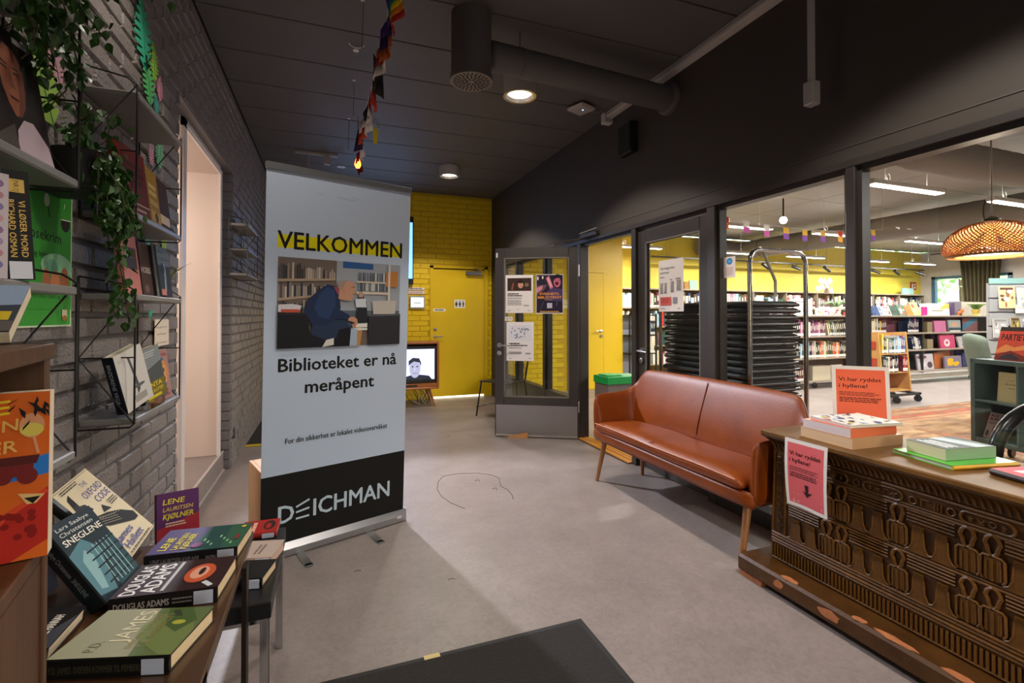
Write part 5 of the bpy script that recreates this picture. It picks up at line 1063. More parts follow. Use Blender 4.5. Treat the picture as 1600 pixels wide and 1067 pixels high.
def art_k(a):
    a.rect('#2b1214', 0, 0, 1, 1); a.text('DOUGLAS', '#e2dcd8', .05, .80, .88, .15, bold=.025); a.text('ADAMS', '#e2dcd8', .05, .61, .88, .16, bold=.025); a.rect('#b9b2ae', .06, .53, .95, .565); a.ell('#c4552f', .5, .28, .30, .15); a.ell('#e0a084', .52, .29, .2, .09); a.ell('#2b1214', .55, .27, .12, .03); a.line('#c9d0d8', [(.2, .18), (.05, .08)], .012)
def art_l(a):
    a.rect('#3d2a5e', 0, 0, 1, 1); a.poly('#1f4a48', [(0, .55), (1, .5), (1, .0), (0, .0)]); a.poly('#2d5a44', [(0, .2), (1, .25), (1, 0), (0, 0)])
    for i in range(7): a.ell('#8fc79a', .2 + .1 * (i % 4), .12 + .055 * i, .05, .012)
    a.text('LENE', '#d8c832', .1, .82, .5, .09, bold=.03, slant=.15); a.text('LAURITSEN', '#d8c832', .1, .70, .66, .07, bold=.03, slant=.15); a.text('KJØLNER', '#d8c832', .1, .60, .6, .08, bold=.03, slant=.15); a.ell('#7a3c6e', .2, .5, .1, .06); a.ell('#c8c040', .85, .08, .05, .03); a.rect('#8c2f33', .3, .06, .5, .1)
lay('green landscape hardback lying next to the oak bookcase on the walnut table', (72, 1059), (266, 1050), .16, .034, '#15130f', art_j, spine_art=lambda a: (a.rect('#12110d', 0, 0, 1, 1), a.text('P.D. JAMES  DØDEN KOMMER TIL PEMBERLEY', '#4c4a36', .04, .3, .78, .4)))
lay('dark maroon hardback with big white lettering lying on the walnut table', (170, 961), (340, 939), .16, .036, '#171112', art_k, spine_art=lambda a: (a.rect('#151112', 0, 0, 1, 1), a.text('DOUGLAS ADAMS', '#b7b3ae', .05, .28, .5, .44, bold=.03), a.lines('#8c8883', .58, .78, .25, .75, 2, .4)))
lay('purple and green hardback with yellow lettering lying at the far end of the walnut table', (226, 889), (371, 873), .165, .036, '#15151a', art_l, spine_art=lambda a: (a.rect('#131318', 0, 0, 1, 1), a.text('LENE LAURITSEN KJØLNER', '#9a99a0', .06, .32, .52, .36, slant=.2), a.text('INGEN TIL', '#b5b4ba', .66, .32, .16, .3)))
# standing books on the walnut table
def art_m(a):
    a.rect('#13262e', 0, 0, 1, 1); a.poly('#4d7680', [(0, .1), (.35, .05), (.6, .55), (.4, .72), (0, .62)]); a.poly('#7fa3a6', [(.1, .15), (.22, .12), (.4, .5), (.3, .6), (.15, .5)]); a.poly('#27464e', [(.45, .05), (1, .1), (1, .6), (.6, .58)]); 
    for i in range(5): a.line('#8fb0b0', [(.45 + .1 * i, .1), (.5 + .09 * i, .6)], .003); a.line('#0d1a20', [(.3, .15 + .1 * i), (1, .18 + .1 * i)], .004)
    a.text('Lars Saabye', '#c9cdc9', .1, .90, .74, .045); a.text('Christensen', '#c9cdc9', .1, .825, .74, .05); a.text('SNEGLENE', '#e2ddd0', .06, .72, .88, .075, bold=.02)
B1 = gz(146, 958, TZ); B2 = gz(192, 918, TZ)
sbook('dark teal novel standing upright and leaning back on the walnut table', B1, B2 - B1, Vector((-.45, .40, .72)), (.145, .225, .036), '#12181c', art=art_m, spine_art=lambda a: (a.rect('#10171a', 0, 0, 1, 1), a.text('Lars Saabye Christensen  SNEGLENE', '#7f8a8c', .1, .35, .72, .3)))
def art_n(a):
    a.rect('#cdbf9f', 0, 0, 1, 1); a.rect('#2c2a28', .02, .015, .98, .02); a.rect('#2c2a28', .02, .98, .98, .985)
    a.text('THE', '#4a4c8e', .56, .86, .18, .055); a.text('OXFORD', '#4a4c8e', .42, .74, .54, .085, bold=.01); a.text('CODE', '#4a4c8e', .56, .63, .4, .085, bold=.01)
    a.poly('#1d1c1c', [(.05, .70), (.12, .86), (.22, .90), (.20, .74), (.3, .72), (.36, .62), (.2, .62)]); a.poly('#1d1c1c', [(.12, .62), (.25, .55), (.5, .50), (.75, .42), (.95, .30), (.93, .22), (.80, .22), (.55, .30), (.3, .38), (.12, .48)]); a.poly('#1d1c1c', [(.45, .52), (.55, .60), (.66, .50)])
    for i in range(9): a.line('#8f8672', [(.2 + .06 * i, .42 + .012 * (8 - i)), (.24 + .06 * i, .50 - .012 * i + .02)], .0022)
    for i in range(4): a.line('#8f8672', [(.2, .45 + .03 * i), (.6, .34 + .03 * i)], .0018)
    a.text('James', '#4a4c8e', .1, .18, .5, .09, bold=.01); a.text('Hallett', '#4a4c8e', .16, .07, .56, .09, bold=.01); a.lines('#3c3a36', .1, .9, .025, .05, 1); a.lines('#3c3a36', .1, .6, .92, .97, 2, .5); a.lines('#3c3a36', .7, .95, .52, .60, 3, .5)
sbook('large cream book with a black fish leaning against the brick wall on the walnut table', (-.535, 1.655, TZ + .004), (.02, 1, .10), Vector((-.62, -.1, .74)), (.185, .265, .03), '#20201f', art=art_n)
def art_q(a): a.rect('#14233c', 0, 0, 1, 1); a.text('Charlotte', '#c7a23c', .1, .78, .8, .10, slant=.2); a.lines('#b3a88c', .1, .8, .62, .7, 2); a.poly('#b98a6a', [(.2, .5), (.6, .55), (.5, .65), (.2, .6)]); a.rect('#55585c', .15, .28, .9, .44); a.lines('#b9bcc0', .2, .85, .31, .41, 1, .8); a.lines('#cfd4d8', .4, .8, .1, .2, 1, .8)
sbook('navy blue novel leaning on the wall behind the cream fish book', (-.655, 1.865, BZ + .03), (.10, 1, .16), Vector((-.30, -.18, .85)), (.14, .24, .028), '#131c30', art=art_q)
sbook('second dark navy book just behind the teal novel', (-.665, 1.46, TZ + .004), (.02, 1, 0), Vector((-.25, 0, .9)), (.13, .20, .02), '#161e33')
def art_r(a): a.rect('#5c2a62', 0, 0, 1, 1); a.poly('#a52a38', [(0, 0), (1, 0), (1, .62), (0, .45)]); a.text('LENE', '#e0cc2e', .14, .82, .5, .085, bold=.03, slant=.15); a.text('LAURITSEN', '#d9b95a', .14, .71, .7, .065, bold=.02, slant=.15); a.text('KJØLNER', '#e0cc2e', .14, .59, .72, .085, bold=.03, slant=.15); a.poly('#d9b624', [(.4, .02), (.95, .02), (.9, .3), (.7, .36), (.5, .2)]); a.poly('#2a1c2a', [(.5, .1), (.66, .3), (.8, .1)]); a.lines('#e6c9b0', .2, .7, .46, .54, 2, .5)
sbook('red and purple novel standing on the black table behind the purple hardback', (-.555, 2.035, BZ + .001), (.93, .30, 0), Vector((-.08, .25, 1)), (.125, .215, .032), '#6b2440', art=art_r, spine='#5a1c2c')
def art_s(a): a.rect('#b01a16', 0, 0, 1, 1); a.rect('#161413', 0, 0, .45, 1); a.text('BY SOPHIE HANNAH', '#d6cfc6', .3, .05, .9, .12, rot=PI / 2); a.poly('#c9941f', [(.6, .5), (.8, .6), (.7, .7)])
o = book('novel', 'red and black novel lying between the bookcase and the walnut table end', (0, 0, 0), (.15, .20, .03), (0, 0, 0), '#161413', art=None, spine='#161413')
a = Art((0, 0, .03), (.15, 0, 0), (0, .20, 0)); a.rect('#b3181a', 0, 0, 1, 1); a.rect('#141212', 0, 0, 1, .46); a.poly('#b98a26', [(.75, .46), (.95, .46), (.9, .6), (.8, .55)]); a.poly('#7a1210', [(.2, .5), (.6, .5), (.5, .75), (.2, .7)]); a.text('SOPHIE HANNAH', '#ddd6cc', .10, .12, .68, .085, bold=.02); a.text('BY', '#ddd6cc', .52, .28, .10, .07, bold=.02); a.build(o, 'cover_print')
_pa, _pb = gz(72, 1036, TZ + .004), gz(138, 960, TZ + .004); _x = (_pb - _pa).normalized(); stand(o, _pa, _x, Vector((-_x.y, _x.x, .12)))
# books on the black table
def art_t(a): a.rect('#a51f17', 0, 0, 1, 1); a.lines('#e6b9a5', .1, .85, .58, .88, 2, .7); a.ell('#2a0d0b', .55, .25, .35, .16); a.ell('#a51f17', .5, .27, .2, .08)
lay('red paperback lying at the back of the small black table', (372, 846), (432, 838), .13, .02, '#8c1b16', art_t, BZ, '#c9a99a', name='paperback')
lay('pale beige paperback lying in the middle of the small black table', (352, 888), (424, 884), .13, .03, '#b99c8e', lambda a: (a.rect('#b9a79b', 0, 0, 1, 1), a.lines('#6d5a50', .2, .8, .3, .5, 2)), BZ, '#bfa08c', name='paperback')
lay('black paperback lying at the front of the small black table', (340, 922), (410, 918), .12, .03, '#141313', lambda a: a.rect('#161515', 0, 0, 1, 1), BZ, '#cdb48c', name='paperback')
# ------------------------------------------------------------------ wooden bookcase beside the camera
m_oldw = M('brown_oak_case', '#4d2e15', .5, var=.3, vscale=7, stretch=(1, 1, .12), bump=.1, bscale=50, color2='#5e3a1a')
bc = thing('wooden_bookcase', 'brown oak bookcase at the left with an orange novel on its ledge', 'bookcase', (-.365, .872, 0), math.radians(11))
# local: -y towards the camera along the front, -x into the case
for nm, bx in (('side_panel', (-.33, 0, -.02, 0, 0, 1.262)), ('side_panel', (-.33, 0, -.80, -.78, 0, 1.262)), ('top_board', (-.335, .004, -.80, .003, 1.24, 1.262)), ('shelf', (-.33, -.004, -.78, -.02, .965, .985)), ('shelf', (-.33, -.004, -.78, -.02, .62, .64)), ('shelf', (-.33, -.004, -.78, -.02, .06, .08)), ('back_panel', (-.33, -.32, -.78, -.02, 0, 1.24)), ('rail', (-.33, -.30, -.78, -.02, 1.17, 1.19))):
    B().box(*bx, bev=.002).build(nm, m_oldw, bc)
B().lathe([(.006, 0), (.006, .006), (0, .007)], 12, mtx=xf((-.05, -.02, 1.20), (PI / 2, 0, 0))).build('shelf_pin', m_steel, bc, True)
B().box(-.022, -.004, -.78, -.02, .0, .965).build('front_panel', m_oldw, bc)
def art_u(a):
    a.rect('#e2681a', 0, 0, 1, 1); random.seed(6)
    a.poly('#2f7fd0', [(0, .38), (.5, .44), (1, .50), (1, .62), (.55, .55), (0, .50)]); a.ell('#3d1d1a', .44, .17, .22, .24); a.ell('#2a1413', .36, .10, .24, .2); a.poly('#c22a1c', [(.55, .05), (.7, .28), (1, .42), (1, .1), (.75, -.0), (.6, 0)]); a.line('#e64a2a', [(.57, .03), (.7, .26), (.99, .40)], .006)
    for i in range(14): x_, y_ = random.uniform(.66, .95), random.uniform(.08, .32); a.ell('#8f1812', x_, y_, .03, .02, 8)
    a.poly('#5a1f1c', [(.62, .62), (.94, .62), (.92, .57), (.66, .57)]); a.ell('#7a231f', .70, .50, .06, .04); a.ell('#7a231f', .86, .50, .07, .05); a.rect('#7a231f', .66, .5, .9, .57)
    a.ell('#e8a070', .885, .80, .085, .075); a.ell('#e6cf5a', .885, .775, .08, .04); a.line('#e8a070', [(.9, .73), (.93, .63)], .003); a.poly('#e8c07a', [(.8, .40), (.98, .38), (.92, .33), (.86, .33)]); a.poly('#1e1512', [(.84, .37), (.95, .37), (.9, .33)])
    for i in range(16):
        x_ = random.choice([random.uniform(0, 1), random.uniform(.75, 1)]); y_ = .985 - (random.uniform(0, .08) if x_ < .75 else random.uniform(0, .16)); t_ = random.uniform(-2.6, -.6); a.poly('#141110', [(x_, y_), (min(1, x_ + .07 * math.cos(t_) - .012), y_ + .05 * math.sin(t_)), (min(1, x_ + .11 * math.cos(t_)), y_ + .075 * math.sin(t_)), (min(1, x_ + .06 * math.cos(t_) + .02), y_ + .03 * math.sin(t_))])
    a.text('LENE', '#f2d22a', .22, .845, .52, .085, bold=.03, rot=.10, slant=.15); a.text('LAURITSEN', '#f0b95a', .02, .72, .78, .07, bold=.02, rot=.12, slant=.15); a.text('KJØLNER', '#f0b95a', .12, .60, .68, .075, bold=.02, rot=.12, slant=.15); a.lines('#bfe0f5', .3, .6, .455, .485, 1, .6)
orr = Vector((-.343, .834)); c4 = Vector((.80, .60, 0)).normalized()
xo = Vector((.936, -.352, 0)); Xd = Vector((.905, .425, 0)).normalized()
Xd = Vector((math.cos(math.radians(14)), math.sin(math.radians(14)), 0))
Oo = Vector((-.350, .845, .986)) - Xd * .142
sbook('bright orange novel standing on the ledge of the oak bookcase', Oo, Xd, Vector((-.03, .02, 1)), (.142, .214, .028), '#d8601c', art=art_u, hard=False)
# books propped on top of the bookcase
def art_v(a): a.rect('#343b46', 0, 0, 1, 1); a.poly('#8fa2bd', [(0, .45), (1, .55), (1, 1), (0, 1)]); a.poly('#c9b79a', [(.2, .7), (.5, .6), (.7, .9), (.3, 1)]); a.rect('#d0b21f', .35, .22, .95, .40); a.rect('#c9ccd2', .30, .02, .62, .2); a.rect('#5a544e', .64, .0, 1, .2)
sbook('blue and grey softcover with a yellow label propped on top of the oak bookcase', (-.50, .80, 1.264), (.96, .26, 0), Vector((-.12, .80, .42)), (.115, .14, .018), '#343b46', art=art_v, hard=False, name='paperback')
sbook('dark paperback lying under the propped softcover on the oak bookcase', (-.52, .70, 1.2635), (.96, .26, 0), Vector((-.26, .96, 0)), (.14, .10, .016), '#4c433c', hard=False, name='paperback')
# ------------------------------------------------------------------ library behind the glass
m_birch = M('birch', '#b98a4c', .45, var=.14, vscale=6, stretch=(.2, 1, 1)); m_shelfm = M('shelf_beige_metal', '#8a7d6c', .45); m_dmetal = M('dark_metal', '#2b2a2a', .4, .5)
def fixture(x, y, i, ln=1.2, z=2.68):
    o = thing('pendant_light', 'white linear pendant light hanging from the library ceiling', 'ceiling light', (x, y, z), group='linear pendant lights of the library')
    B().box(0, ln, -.05, .05, .012, .065, bev=.006).build('housing', M('fixture_white', '#d9d7d3', .4), o)
    B().box(.02, ln - .02, -.045, .045, .004, .012).build('diffuser', M('tube_glow', '#fff6ea', .4, emit=9), o); B().box(.05, ln - .05, -.02, .02, .065, .069).build('uplight', M('tube_up', '#fff6ea', .4, emit=14), o)
    for dx in (.25, ln - .25):
        B().tube([(dx, 0, .065), (dx, 0, ZC - z)], .003, 4).build('wire', M('fixture_white'), o)
    B().tube([(.3 + .03 * math.cos(t_), 0, .11 + .04 * math.sin(t_)) for t_ in [2 * PI * k / 10 for k in range(10)]], .004, 4, closed=True).build('cable_loop', M('fixture_white'), o)
    lamp('AREA', 'pendant_glow', (ln / 2, 0, .0), TUBE_W, (1, .955, .90), parent=o, shape='RECTANGLE', size=ln, size_y=.09)
i = 0
for y, xs in ((3.48, (5.34, 7.5, 9.75, 12.2)), (5.9, (5.5, 7.65, 10.05, 12.4, 14.8)), (8.42, (5.3, 7.7, 10.05, 12.4, 14.3)), (1.0, (5.5, 8.0, 11.0)), (-1.4, (6.0, 10.2))):  # last two rows lie out of view, added for their light
    for x in xs: fixture(x, y, i); i += 1
dk = thing('large_duct', 'thick grey spiral duct running the length of the library ceiling', 'ventilation'); q = B(); n = 130; q.tube([(9.5, -2 + 11.1 * k / n, 2.89) for k in range(n + 1)], [.21 + (.005 if k % 2 else 0) for k in range(n + 1)], 24); q.build('pipe', M('duct_mid_grey', '#77726d', .5), dk, 'all')
q = B(); q.tube([(9.5, 9.05, 2.89), (9.45, 9.2, 2.89), (9.3, 9.3, 2.9), (9.0, 9.33, 2.92), (8.3, 9.33, 2.95)], .21, 20); q.build('elbow', M('duct_mid_grey'), dk, True)
for y in (0, 2.2, 4.4, 6.6, 8.6): B().tube([(9.5 + .22 * math.cos(t_), y, 2.89 + .22 * math.sin(t_)) for t_ in [2 * PI * k / 20 for k in range(20)]], .006, 4, closed=True).build('strap', m_dmetal, dk); B().tube([(9.5, y, 3.1), (9.5, y, ZC)], .004, 4).build('rod', m_dmetal, dk)
dk = thing('ceiling_duct', 'grey spiral duct crossing the library ceiling above the woven lamp', 'ventilation'); q = B(); n = 70; pts = [(4.75, 2.95, ZC), (4.8, 2.95, 2.98), (4.95, 2.95, 2.87), (5.15, 2.95, 2.84)] + [(5.2 + 6 * k / n, 2.95, 2.84) for k in range(n)]; q.tube(pts, [.165 + (.006 if k % 2 else 0) for k in range(len(pts))], 22); q.build('pipe', M('duct_mid_grey'), dk, 'all')
# track spots in front of the far wall
tr = thing('track_rail', 'thin grey lighting rail in front of the yellow library wall', 'lighting rail', (0, 8.9, 2.585)); B().box(6.6, 15.9, -.015, .015, 0, .03).build('rail', m_dmetal, tr)
for x in (7, 10, 12, 15): B().tube([(x, 0, .03), (x, 0, ZC - 2.585)], .003, 4).build('rod', m_dmetal, tr)
for k, px in enumerate((1195, 1244, 1291, 1368, 1400, 1437)):
    p = gy(px, 420, 8.9); o = thing('track_lamp', 'small black spot lamp on the grey lighting rail', 'spot lamp', (p.x, 8.9, 2.56), .5 * (-1) ** k, group='black track spots of the library')
    q = B(); q.tube([(0, 0, .025), (0, 0, -.03)], .01, 6); q.build('stem', m_dmetal, o); q = B(); q.tube([(-.09, .03, -.01), (.09, -.06, -.11)], .038, 12); q.build('head', m_black, o, True)
    lamp('SPOT', 'track_glow', (p.x, 8.86, 2.44), TRACK_W * 4, (1, .8, .5), Euler((math.radians(48), 0, 0)), spot_size=math.radians(80), spot_blend=.8, shadow_soft_size=.03)
# woven pendant
lp = thing('woven_lamp', 'round woven bamboo pendant lamp glowing behind the glass', 'lamp', (4.43, 2.05, 1.73))
prof = [(.245, .0), (.265, .02), (.275, .055), (.268, .10), (.24, .15), (.19, .195), (.12, .228), (.04, .245)]
def pr(v):
    f = v * (len(prof) - 1); k = min(int(f), len(prof) - 2); t_ = f - k; return prof[k][0] * (1 - t_) + prof[k + 1][0] * t_, prof[k][1] * (1 - t_) + prof[k + 1][1] * t_
q = B()
for d in (-1, 1):
    for k in range(64):
        pts = []
        for j in range(13):
            v = j / 12; r_, z_ = pr(v); t_ = 2 * PI * k / 64 + d * v * 1.5; r_ += d * .0016 * (1 if (j + k) % 2 else -1); pts.append((r_ * math.cos(t_), r_ * math.sin(t_), z_))
        q.tube(pts, .0037, 4, caps=False)
sh_ = q.build('woven_shade', M('bamboo', '#c4874a', .55, var=.2, vscale=30), lp); sh_['kind'] = 'stuff'
for r_, z_ in ((.245, 0), (.205, .003)): B().tube([(r_ * math.cos(t_), r_ * math.sin(t_), z_) for t_ in [2 * PI * k / 40 for k in range(40)]], .009, 6, closed=True).build('rim', M('bamboo'), lp, True)
B().lathe([(.245, .0), (.20, .002)], 40, caps=False).build('inner_ring', M('bamboo'), lp); B().lathe([(0, .02), (.2, .018)], 40, caps=False).build('diffuser', M('diffuser_warm', '#fff0d8', .5, emit=4), lp)
B().lathe([(.05, .235), (.05, .26), (.012, .28), (0, .28)], 18).build('cap', M('olive_cap', '#4a4632', .5), lp, True); B().tube([(0, 0, .27), (0, 0, ZC - 1.73)], .006, 6).build('cord', M('cord_beige', '#b0a48f', .6), lp); lamp('POINT', 'woven_glow', (0, 0, .09), 11, (1, .82, .6), parent=lp, shadow_soft_size=.08)
lamp('POINT', 'woven_down', (0, 0, -.03), 8, (1, .88, .7), parent=lp, shadow_soft_size=.1)
# rug
m_rug = M('rug_wool', '#71432c', .95, var=.5, vscale=4.5, bump=.3, bscale=90, color2='#a3825c', stretch=(.5, 1.6, 1))
rg = thing('patterned_rug', 'large faded orange and brown patterned rug in the library', 'rug', (0, 0, 0)); B().box(5.1, 11.3, .9, 4.5, 0, .008, bev=.002).build('pile', m_rug, rg)
q = B()
for o_, w_ in ((.12, .05), (.30, .14), (.52, .03)):
    x0, x1, y0, y1 = 5.1 + o_, 11.3 - o_, .9 + o_, 4.5 - o_
    q.box(x0, x1, y0, y0 + w_, .008, .0088); q.box(x0, x1, y1 - w_, y1, .008, .0088); q.box(x0, x0 + w_, y0, y1, .008, .0088); q.box(x1 - w_, x1, y0, y1, .008, .0088)
q.build('border', M('rug_border', '#5a4a38', .95, var=.5, vscale=9, color2='#a5482a'), rg)
q = B()
for k in range(5):
    cx, cy = 6.3 + k * .95, 2.7
    q.prism([(cx + (.42 if j % 2 else .26) * math.cos(PI * j / 6), cy + (.95 if j % 2 else .6) * math.sin(PI * j / 6)) for j in range(12)], .0009, xf((0, 0, .008)))
q.build('medallion', M('rug_medallion', '#5c5044', .95, var=.5, vscale=8, color2='#8f5a38'), rg)
# green-topped bin by the doorway
gb = thing('recycling_box', 'grey box with a bright green lid just inside the doorway', 'bin', (2.66, 4.30, 0)); B().box(0, .40, 0, .27, 0, .60, bev=.004).build('body', M('taupe_board', '#7a6d66', .6), gb); l_ = B().box(-.01, .41, -.01, .28, .60, .675, bev=.004).build('lid', M('lid_green', '#1aa34a', .45), gb); B().box(.03, .20, .06, .24, .675, .688, mtx=xf((0, 0, 0), (0, 0, 0)), bev=.003).build('flap', M('lid_green2', '#23b45a', .45), l_)

# ---- trolley with stacked folding chairs
TX0, TX1, TY0, TY1 = 2.74, 3.21, 2.60, 3.50
tl = thing('chair_trolley', 'chrome tube trolley carrying a stack of folded chairs behind the glass', 'trolley', (0, 0, 0))
def arch(y):
    z = 1.76; r = .09; pts = [(TX0 - .03, y, .12), (TX0 - .03, y, z - r)] + [(TX0 - .03 + r - r * math.cos(t_), y, z - r + r * math.sin(t_)) for t_ in [PI / 2 * k / 6 for k in range(7)]] + [(TX1 + .03 - r + r * math.sin(t_), y, z - r + r * math.cos(t_)) for t_ in [PI / 2 * k / 6 for k in range(7)]] + [(TX1 + .03, y, .12)]
    return B().tube(pts, .016, 12)
arch(TY0 - .035).build('end_hoop', m_chrome, tl, True)
q = B(); 
for x in (TX0 - .03, TX1 + .03): q.tube([(x, TY1 + .03, .12), (x, TY1 + .03, 1.35)], .014, 10)
q.build('end_post', m_chrome, tl, True)
q = B(); 
for x in (TX0, TX1): q.box(x - .015, x + .015, TY0 - .04, TY1 + .04, .11, .14)
for y in (TY0, TY1): q.box(TX0, TX1, y - .015, y + .015, .11, .14)
q.build('base_frame', m_dmetal, tl); B().tube([(TX0 + .11, TY0 - .02, 1.755), (TX0 + .27, TY0 + .02, 1.55), (TX0 + .27, TY0 + .02, 1.44)], .012, 6).build('retaining_strap', M('strap_white', '#c9c2b4', .5), tl)
for x in (TX0, TX1):
    for y in (TY0 + .03, TY1 - .03): B().lathe([(.05, -.014), (.05, .014)], 16, mtx=xf((x, y, .051), (0, PI / 2, 0))).build('castor', m_black, tl, True)
m_fc = M('black_vinyl', '#1c1b1b', .38, coat=.2); NCH = 27; dz = .0468
_t = TX1 - TX0; pr_ = [(.0, .006), (.02, .0), (_t - .05, .0), (_t - .02, .006), (_t - .004, .014), (_t, .021), (_t - .004, .029), (_t - .02, .037), (_t - .05, .0435), (.02, .0435), (0, .036), (-.01, .021)]
q = B(); q.prism(pr_, TY1 - TY0, Matrix(((1, 0, 0, 0), (0, 0, 1, 0), (0, 1, 0, 0), (0, 0, 0, 1)))); seatm = q.mesh('padded_back', m_fc)
q = B()
for x in (.012, TX1 - TX0 - .02): q.tube([(x, .0, .018), (x, TY1 - TY0, .018)], .0095, 8)
q.tube([(.0, -.012, .018), (TX1 - TX0 - .01, -.012, .018)], .011, 8); framem = q.mesh('tube_frame', M('dark_tube', '#3a3a3a', .3, .6))
random.seed(12)
for k in range(NCH):
    o = thing('folded_chair', 'black padded chair lying folded in the stack on the chrome trolley', 'chair', (TX0 + random.uniform(-.006, .006), TY0 + random.uniform(-.004, .01), .14 + k * dz + .005), group='folded chairs stacked on the trolley', rot=(0, 0, random.uniform(-.008, .008)))
    link('padded_back', seatm, o); link('tube_frame', framem, o)

# ---- library books
PAL = {'maroon': '#5e1f2c', 'plum': '#6e3a5e', 'pink': '#c98a9c', 'dark green': '#26402e', 'olive': '#6c6a3a', 'black': '#1d1d20', 'navy': '#222e4c', 'blue': '#36669c', 'light blue': '#8fb2cc', 'white': '#d5d1c8', 'cream': '#cbbf9c', 'grey': '#7d7f82', 'orange': '#c4622a', 'red': '#b02a24', 'yellow': '#d0ac34', 'brown': '#5f4630'}
def book_mesh(w, h, d, col, sticker=True):
    """upright, spine towards -y; local origin at lower front left"""
    q = B(); q.cur = lin(PAL.get(col, col)); q.box(0, w, 0, d, 0, h); q.cur = lin('#cfc4ac'); q.box(w * .12, w * .88, .004, d + .001, h - .001, h + .0004)
    if sticker: q.cur = lin('#dcd8d0'); q.box(w * .06, w * .94, -.0012, .004, .012, .055)
    q.cur = lin('#cfc8b8'); q.box(w * .3, w * .7, -.0008, .002, h * .45, h * .8); return q.mesh('book', print_mat('book_cloth', .5))
BMC = {}; NB = [0]
def lbook(x, y, z, w, h, d, col, where, lean=0., rotz=0., cat='book'):
    key = (round(w, 3), round(h, 2), round(d, 2), col)
    if key not in BMC: BMC[key] = book_mesh(*key)
    o = link('book', BMC[key]); o.matrix_world = Matrix.LocRotScale(Vector((x, y, z)), Euler((0, lean, rotz)), None)
    tag(o, '%s book standing spine out %s' % (col, where), 'book', '%s books %s' % (col, where)); NB[0] += 1; return o
def fill(x0, x1, y, z, hmax, cols, where, wr=(.025, .05), d=.17, lean_from=None, dirv=1):
    x = x0; first = True
    while x < x1:
        w = round(random.uniform(*wr), 3)
        if x + w > x1: break
        le = 0.
        if lean_from and x >= lean_from:
            le = -.28
            if first: x += .09; first = False
        lbook(x, y, z + .001, w, round(random.uniform(.72, .97) * hmax, 2), d, random.choice(cols), where, le); x += w + (.012 if le else .001)
random.seed(33)
YA = 6.25
def castor(parent, x, y): B().lathe([(.05, -.015), (.05, .015)], 14, mtx=xf((x, y, .05), (0, PI / 2, .5))).build('castor', m_black, parent, True); B().box(x - .02, x + .02, y - .02, y + .02, .05, .115).build('castor_fork', m_dmetal, parent)
sa = thing('rolling_bookcase', 'low rolling bookcase with an orchid on top seen beside the chair trolley', 'bookcase', (0, 0, 0))
AX0, AX1 = 7.55, 9.2
for x in (AX0, AX1 - .03): B().box(x, x + .03, YA, YA + .5, .12, 1.31).build('upright', m_dmetal, sa)
for z in (1.306, .935, .545, .14): B().box(AX0 + .03, AX1 - .03, YA, YA + .5, z - .025, z, bev=.003).build('shelf', m_shelfm, sa)
B().box(AX0 + .03, AX1 - .03, YA + .24, YA + .26, .14, 1.28).build('centre_panel', M('panel_brown', '#5a4632', .6), sa)
for x in (AX0 + .15, 8.2, AX1 - .15): castor(sa, x, YA + .08)
q = B(); q.box(AX0 - .02, AX1, YA + .02, YA + .05, .075, .095); q.build('base_bar', m_dmetal, sa)
fill(7.62, 8.42, YA + .03, .935, .31, ['maroon', 'plum', 'plum', 'pink', 'black', 'dark green', 'white'], 'in the upper row of the orchid bookcase'); fill(8.42, 9.05, YA + .03, .935, .31, ['brown', 'cream', 'dark green', 'olive', 'maroon', 'black', 'grey'], 'in the upper row of the orchid bookcase', lean_from=8.42)
fill(7.62, 9.1, YA + .03, .545, .32, ['dark green', 'olive', 'orange', 'cream', 'brown', 'light blue', 'red', 'orange', 'black', 'grey', 'dark green', 'black', 'pink'], 'in the lower row of the orchid bookcase')
fill(7.62, 7.95, YA + .03, .14, .30, ['brown', 'maroon', 'grey', 'orange'], 'in the bottom row of the orchid bookcase')
def faceout(label, px0, px1, pyt, pyb, Yp, cols, draw=None, tilt=.12, t=.03, name='display_book', cat='book', z=None):
    """book or box shown cover first; size and place from the photo on the plane y = Yp"""
    a_, b_ = gy(px0, pyb, Yp), gy(px1, pyb, Yp); zt_ = gy((px0 + px1) / 2, pyt, Yp).z; z_ = z if z is not None else a_.z; w, h = b_.x - a_.x, zt_ - z_
    o = thing(name, label, cat, (a_.x, Yp, z_), rot=(-tilt, 0, 0)); B().box(0, w, 0, t, 0, h, bev=.002).build('block', M('cover_' + cols.strip('#'), cols, .4), o)
    if draw: a = Art((0, 0, 0), (w, 0, 0), (0, 0, h)); draw(a); a.build(o, 'cover_print')
    return o
def blot(*cs):
    def f(a):
        a.rect(cs[0], 0, 0, 1, 1)
        for k in range(9): a.ell(random.choice(cs[1:] or cs), random.uniform(.15, .85), random.uniform(.15, .85), random.uniform(.06, .2), random.uniform(.05, .15), 9)
    return f
faceout('white information sign on top of the orchid bookcase', 1241, 1270, 467, 492.5, YA + .05, '#d8d2cc', lambda a: (a.rect('#ded8d3', 0, 0, 1, 1), a.lines('#6e5a58', .12, .8, .78, .88, 1, .8), a.lines('#8a7d7a', .12, .8, .2, .6, 3, .3)), z=1.308, cat='sign', name='display_sign')
faceout('small yellow and white book on top of the orchid bookcase', 1276, 1286, 481, 492.5, YA + .05, '#d8d0b0', blot('#d8d4c4', '#3a3a38', '#d0b840'), z=1.308)
faceout('pink flowered book on top of the orchid bookcase', 1287, 1300, 481, 492.5, YA + .06, '#c99aa4', blot('#c9a0a8', '#8a4a5a', '#e0c4c4'), z=1.308); faceout('red and white book leaning by the orchid pot', 1301, 1312, 482, 492.5, YA + .07, '#c4a49c', blot('#d0b4ac', '#8a3a3a', '#e8d8d0'), z=1.308)
